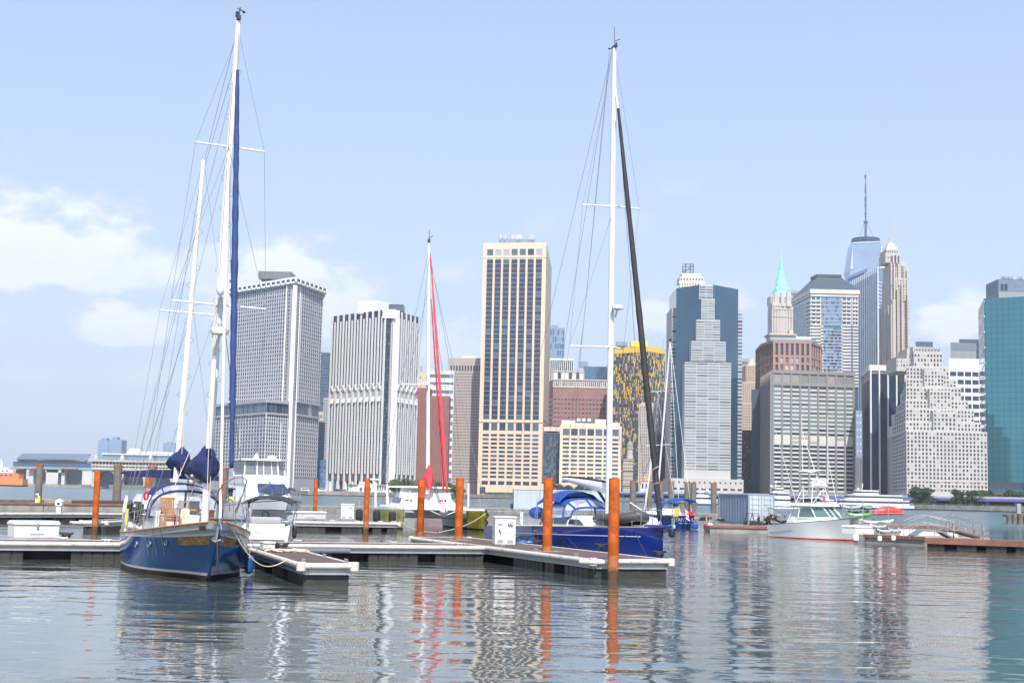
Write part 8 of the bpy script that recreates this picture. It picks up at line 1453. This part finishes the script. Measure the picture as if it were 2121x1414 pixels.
kayak(1815, 1847, 1100.5, 91.5, m_kgry, 'grey kayak lying low on the concrete dock, left one'); kayak(1838, 1862, 1099, 92.5, m_kgry, 'grey kayak lying low on the concrete dock, right one'); kayak(1783, 1850, 1082, 95.2, m_wh, 'long white rowing shell on the lower rack shelf', .3); kayak(1800, 1838, 1091, 93.2, m_kgry, 'grey kayak on the lower shelf under the red canoe')
pontoon('floating_dock', 'narrow white float with a brown edge behind the gangways', [on(1800, 1087.5, .75), on(1985, 1091, .75)], 2.0, .75, cat='dock', side=m_wh)
def gangway(pts, label, ramp, Y0, Y1, wdt=1.2, rails=2, deckm=None):
    """a humped aluminium gangway: ramp polyline in pixels with a handrail on both sides"""
    W_ = [at(px, py, Y0+(Y1-Y0)*i/(len(ramp)-1)) for i, (px, py) in enumerate(ramp)]; R_ = thing('gangway', label, 'gangway', W_[0], 0, 'aluminium gangways'); o = W_[0]
    q = MB(); n = Vector((0, wdt, 0))
    for a, b in zip(W_[:-1], W_[1:]): a, b = a-o, b-o; t = Vector((0, 0, -.12)); q.add([a, b, b+n, a+n, a+t, b+t, b+n+t, a+n+t], [(0, 1, 2, 3), (7, 6, 5, 4), (0, 4, 5, 1), (2, 6, 7, 3), (1, 5, 6, 2), (3, 7, 4, 0)])
    q.build('ramp', deckm or m_alu, R_)
    RP = [at(px, py, Y0+(Y1-Y0)*i/(len(pts)-1))-o for i, (px, py) in enumerate(pts)]
    for dd in (0, wdt):
        top = [p+Vector((0, dd, 0)) for p in RP]; tb('handrail', top, .027, m_alu, R_, 8); m2 = [p+Vector((0, dd, -.42)) for p in RP[:-1]]; tb('mid_rail', m2, .018, m_alu, R_, 6)
        for i, p in enumerate(top[:-1]):
            for f in ((0,) if i == len(top)-2 else (0, .5)): c = p.lerp(top[i+1], f); tb('post', [c, c+Vector((0, 0, -1.0 if f == 0 else -1.0))], .02, m_alu, R_, 6)
gangway([(1884, 1079), (1922, 1067), (1948, 1072.5), (1973.5, 1080), (1976, 1086), (1974.5, 1099)], 'left humped metal gangway with handrails on the brown dock', [(1893, 1108), (1912, 1096), (1950, 1098), (1972, 1110)], 86, 85, 1.3)
gangway([(1951, 1076), (1983, 1068.5), (2008, 1075), (2033.5, 1082), (2037, 1089), (2035.5, 1101)], 'right metal gangway with a brown ramp beside the brown dock', [(1945, 1097), (1984, 1098.5), (2030, 1111)], 88, 85.5, 1.6, deckm=m_brd)
gangway([(1592, 1050), (1612, 1056), (1629, 1063), (1630.5, 1068), (1628, 1078)], 'metal ramp railing between the container and the fishing boat', [(1590, 1068), (1610, 1075), (1628, 1083)], 121, 118, 1.4, deckm=m_brd)
# bicycles' worth of clutter on the concrete dock
for px, pyb, l in ((1553, 1087, 'small black cart on the dock before the container doors'), (1565, 1088, 'dark trolley on the dock before the container doors')):
    o = on(px, pyb, .5); R_ = thing('dock_cart', l, 'cart', o, .3); q = MB(); q.tube([(-.5, 0, .35), (-.3, 0, 1.0), (.25, 0, 1.0)], .03, 6); q.tube([(.25, 0, 1.0), (.45, 0, .1)], .03, 6); q.tube([(-.45, 0, .35), (.4, 0, .35)], .03, 6); q.build('frame', m_blk, R_)
    for x in (-.4, .4): q = MB(); q.tube([(x, -.06, .17), (x, .06, .17)], .17, 12); q.build('wheel', M_tyre, R_)
o = on(1587, 1087, .5); q = MB(); rk = random.Random(9)
for k in range(40): c = o+Vector((rk.gauss(0, .5), rk.gauss(0, .4), rk.uniform(.05, .85))); q.box(c, (rk.uniform(.08, .35), rk.uniform(.05, .3), rk.uniform(.05, .2)), rk.uniform(0, 3), rk.choice((0, 0, 1, 2)), rk.uniform(-.8, .8))
solid('gear_pile', q, [m_blk, m_greyc, M('faded_tarp', (.22, .2, .12), .9)], 'pile of dark fishing gear and tarps between container and fishing boat', 'gear pile', kind='stuff')
o = on(1452, 1082, .5); q = MB()
for k in range(24): c = o+Vector((rk.gauss(0, 1.4), rk.gauss(0, .5), rk.uniform(.05, .45))); q.box(c, (rk.uniform(.2, .7), rk.uniform(.1, .4), rk.uniform(.05, .3)), rk.uniform(0, 3), rk.choice((0, 1, 2)))
solid('gear_pile', q, [m_plank, m_greyc, m_blk], 'low heap of planks and gear on the dock left of the container', 'gear pile', kind='stuff')
# old timber pier at the far right
o = on(2086, 1084, 0); R_ = thing('timber_pier', 'old weathered timber pier end at the right edge of the river', 'pier', (o.x, o.y, 0)); sc_ = o.y/F; q = MB()
for k in range(9): q.lathe([(.42, -1), (.40, 1.35+.25*((k*7) % 3)/3)], (k*.85+.3, .1*(k % 2), 0), 9)
q.build('timber_cluster', M('old_timber', (.14, .125, .11), .9, vs=1.5, var=.4, streak=.6), R_); q = MB(); q.mm((1.4, .2, .95), (9, 6, 1.35)); q.build('pier_deck', m_ccr, R_); q = MB()
for k in range(5): q.lathe([(.3, -1), (.3, 1)], (2+k*1.6, 1.5, 0), 8)
q.build('pier_pile', m_gp, R_); q = MB(); q.mm((1.9, 1.0, 1.35), (2.5, 1.6, 3.0)); q.build('pier_post', m_greyc, R_, bevel=.05)
# floating walkway pile ring at the nearest pile, dock hoops
Dinv = DC[0].matrix_basis.inverted(); c = Dinv @ on(1270, 1161, .5); c.z = .5
# ------------------------------------------------------------------ summer haze over the harbour
hb_ = MB(); hb_.mm((-5150, -75, -4), (5150, 7150, 640)); hm = bpy.data.materials.new('summer_haze'); hm.use_nodes = True; n_ = hm.node_tree.nodes; n_.remove(n_['Principled BSDF'])
pv = n_.new('ShaderNodeVolumePrincipled'); pv.inputs['Color'].default_value = (.88, .93, 1.0, 1); pv.inputs['Density'].default_value = .0001; pv.inputs['Anisotropy'].default_value = .15
hm.node_tree.links.new(pv.outputs[0], n_['Material Output'].inputs['Volume']); tag(hb_.build('haze', hm), 'pale summer haze hanging over the harbour and skyline', 'haze', kind='stuff')
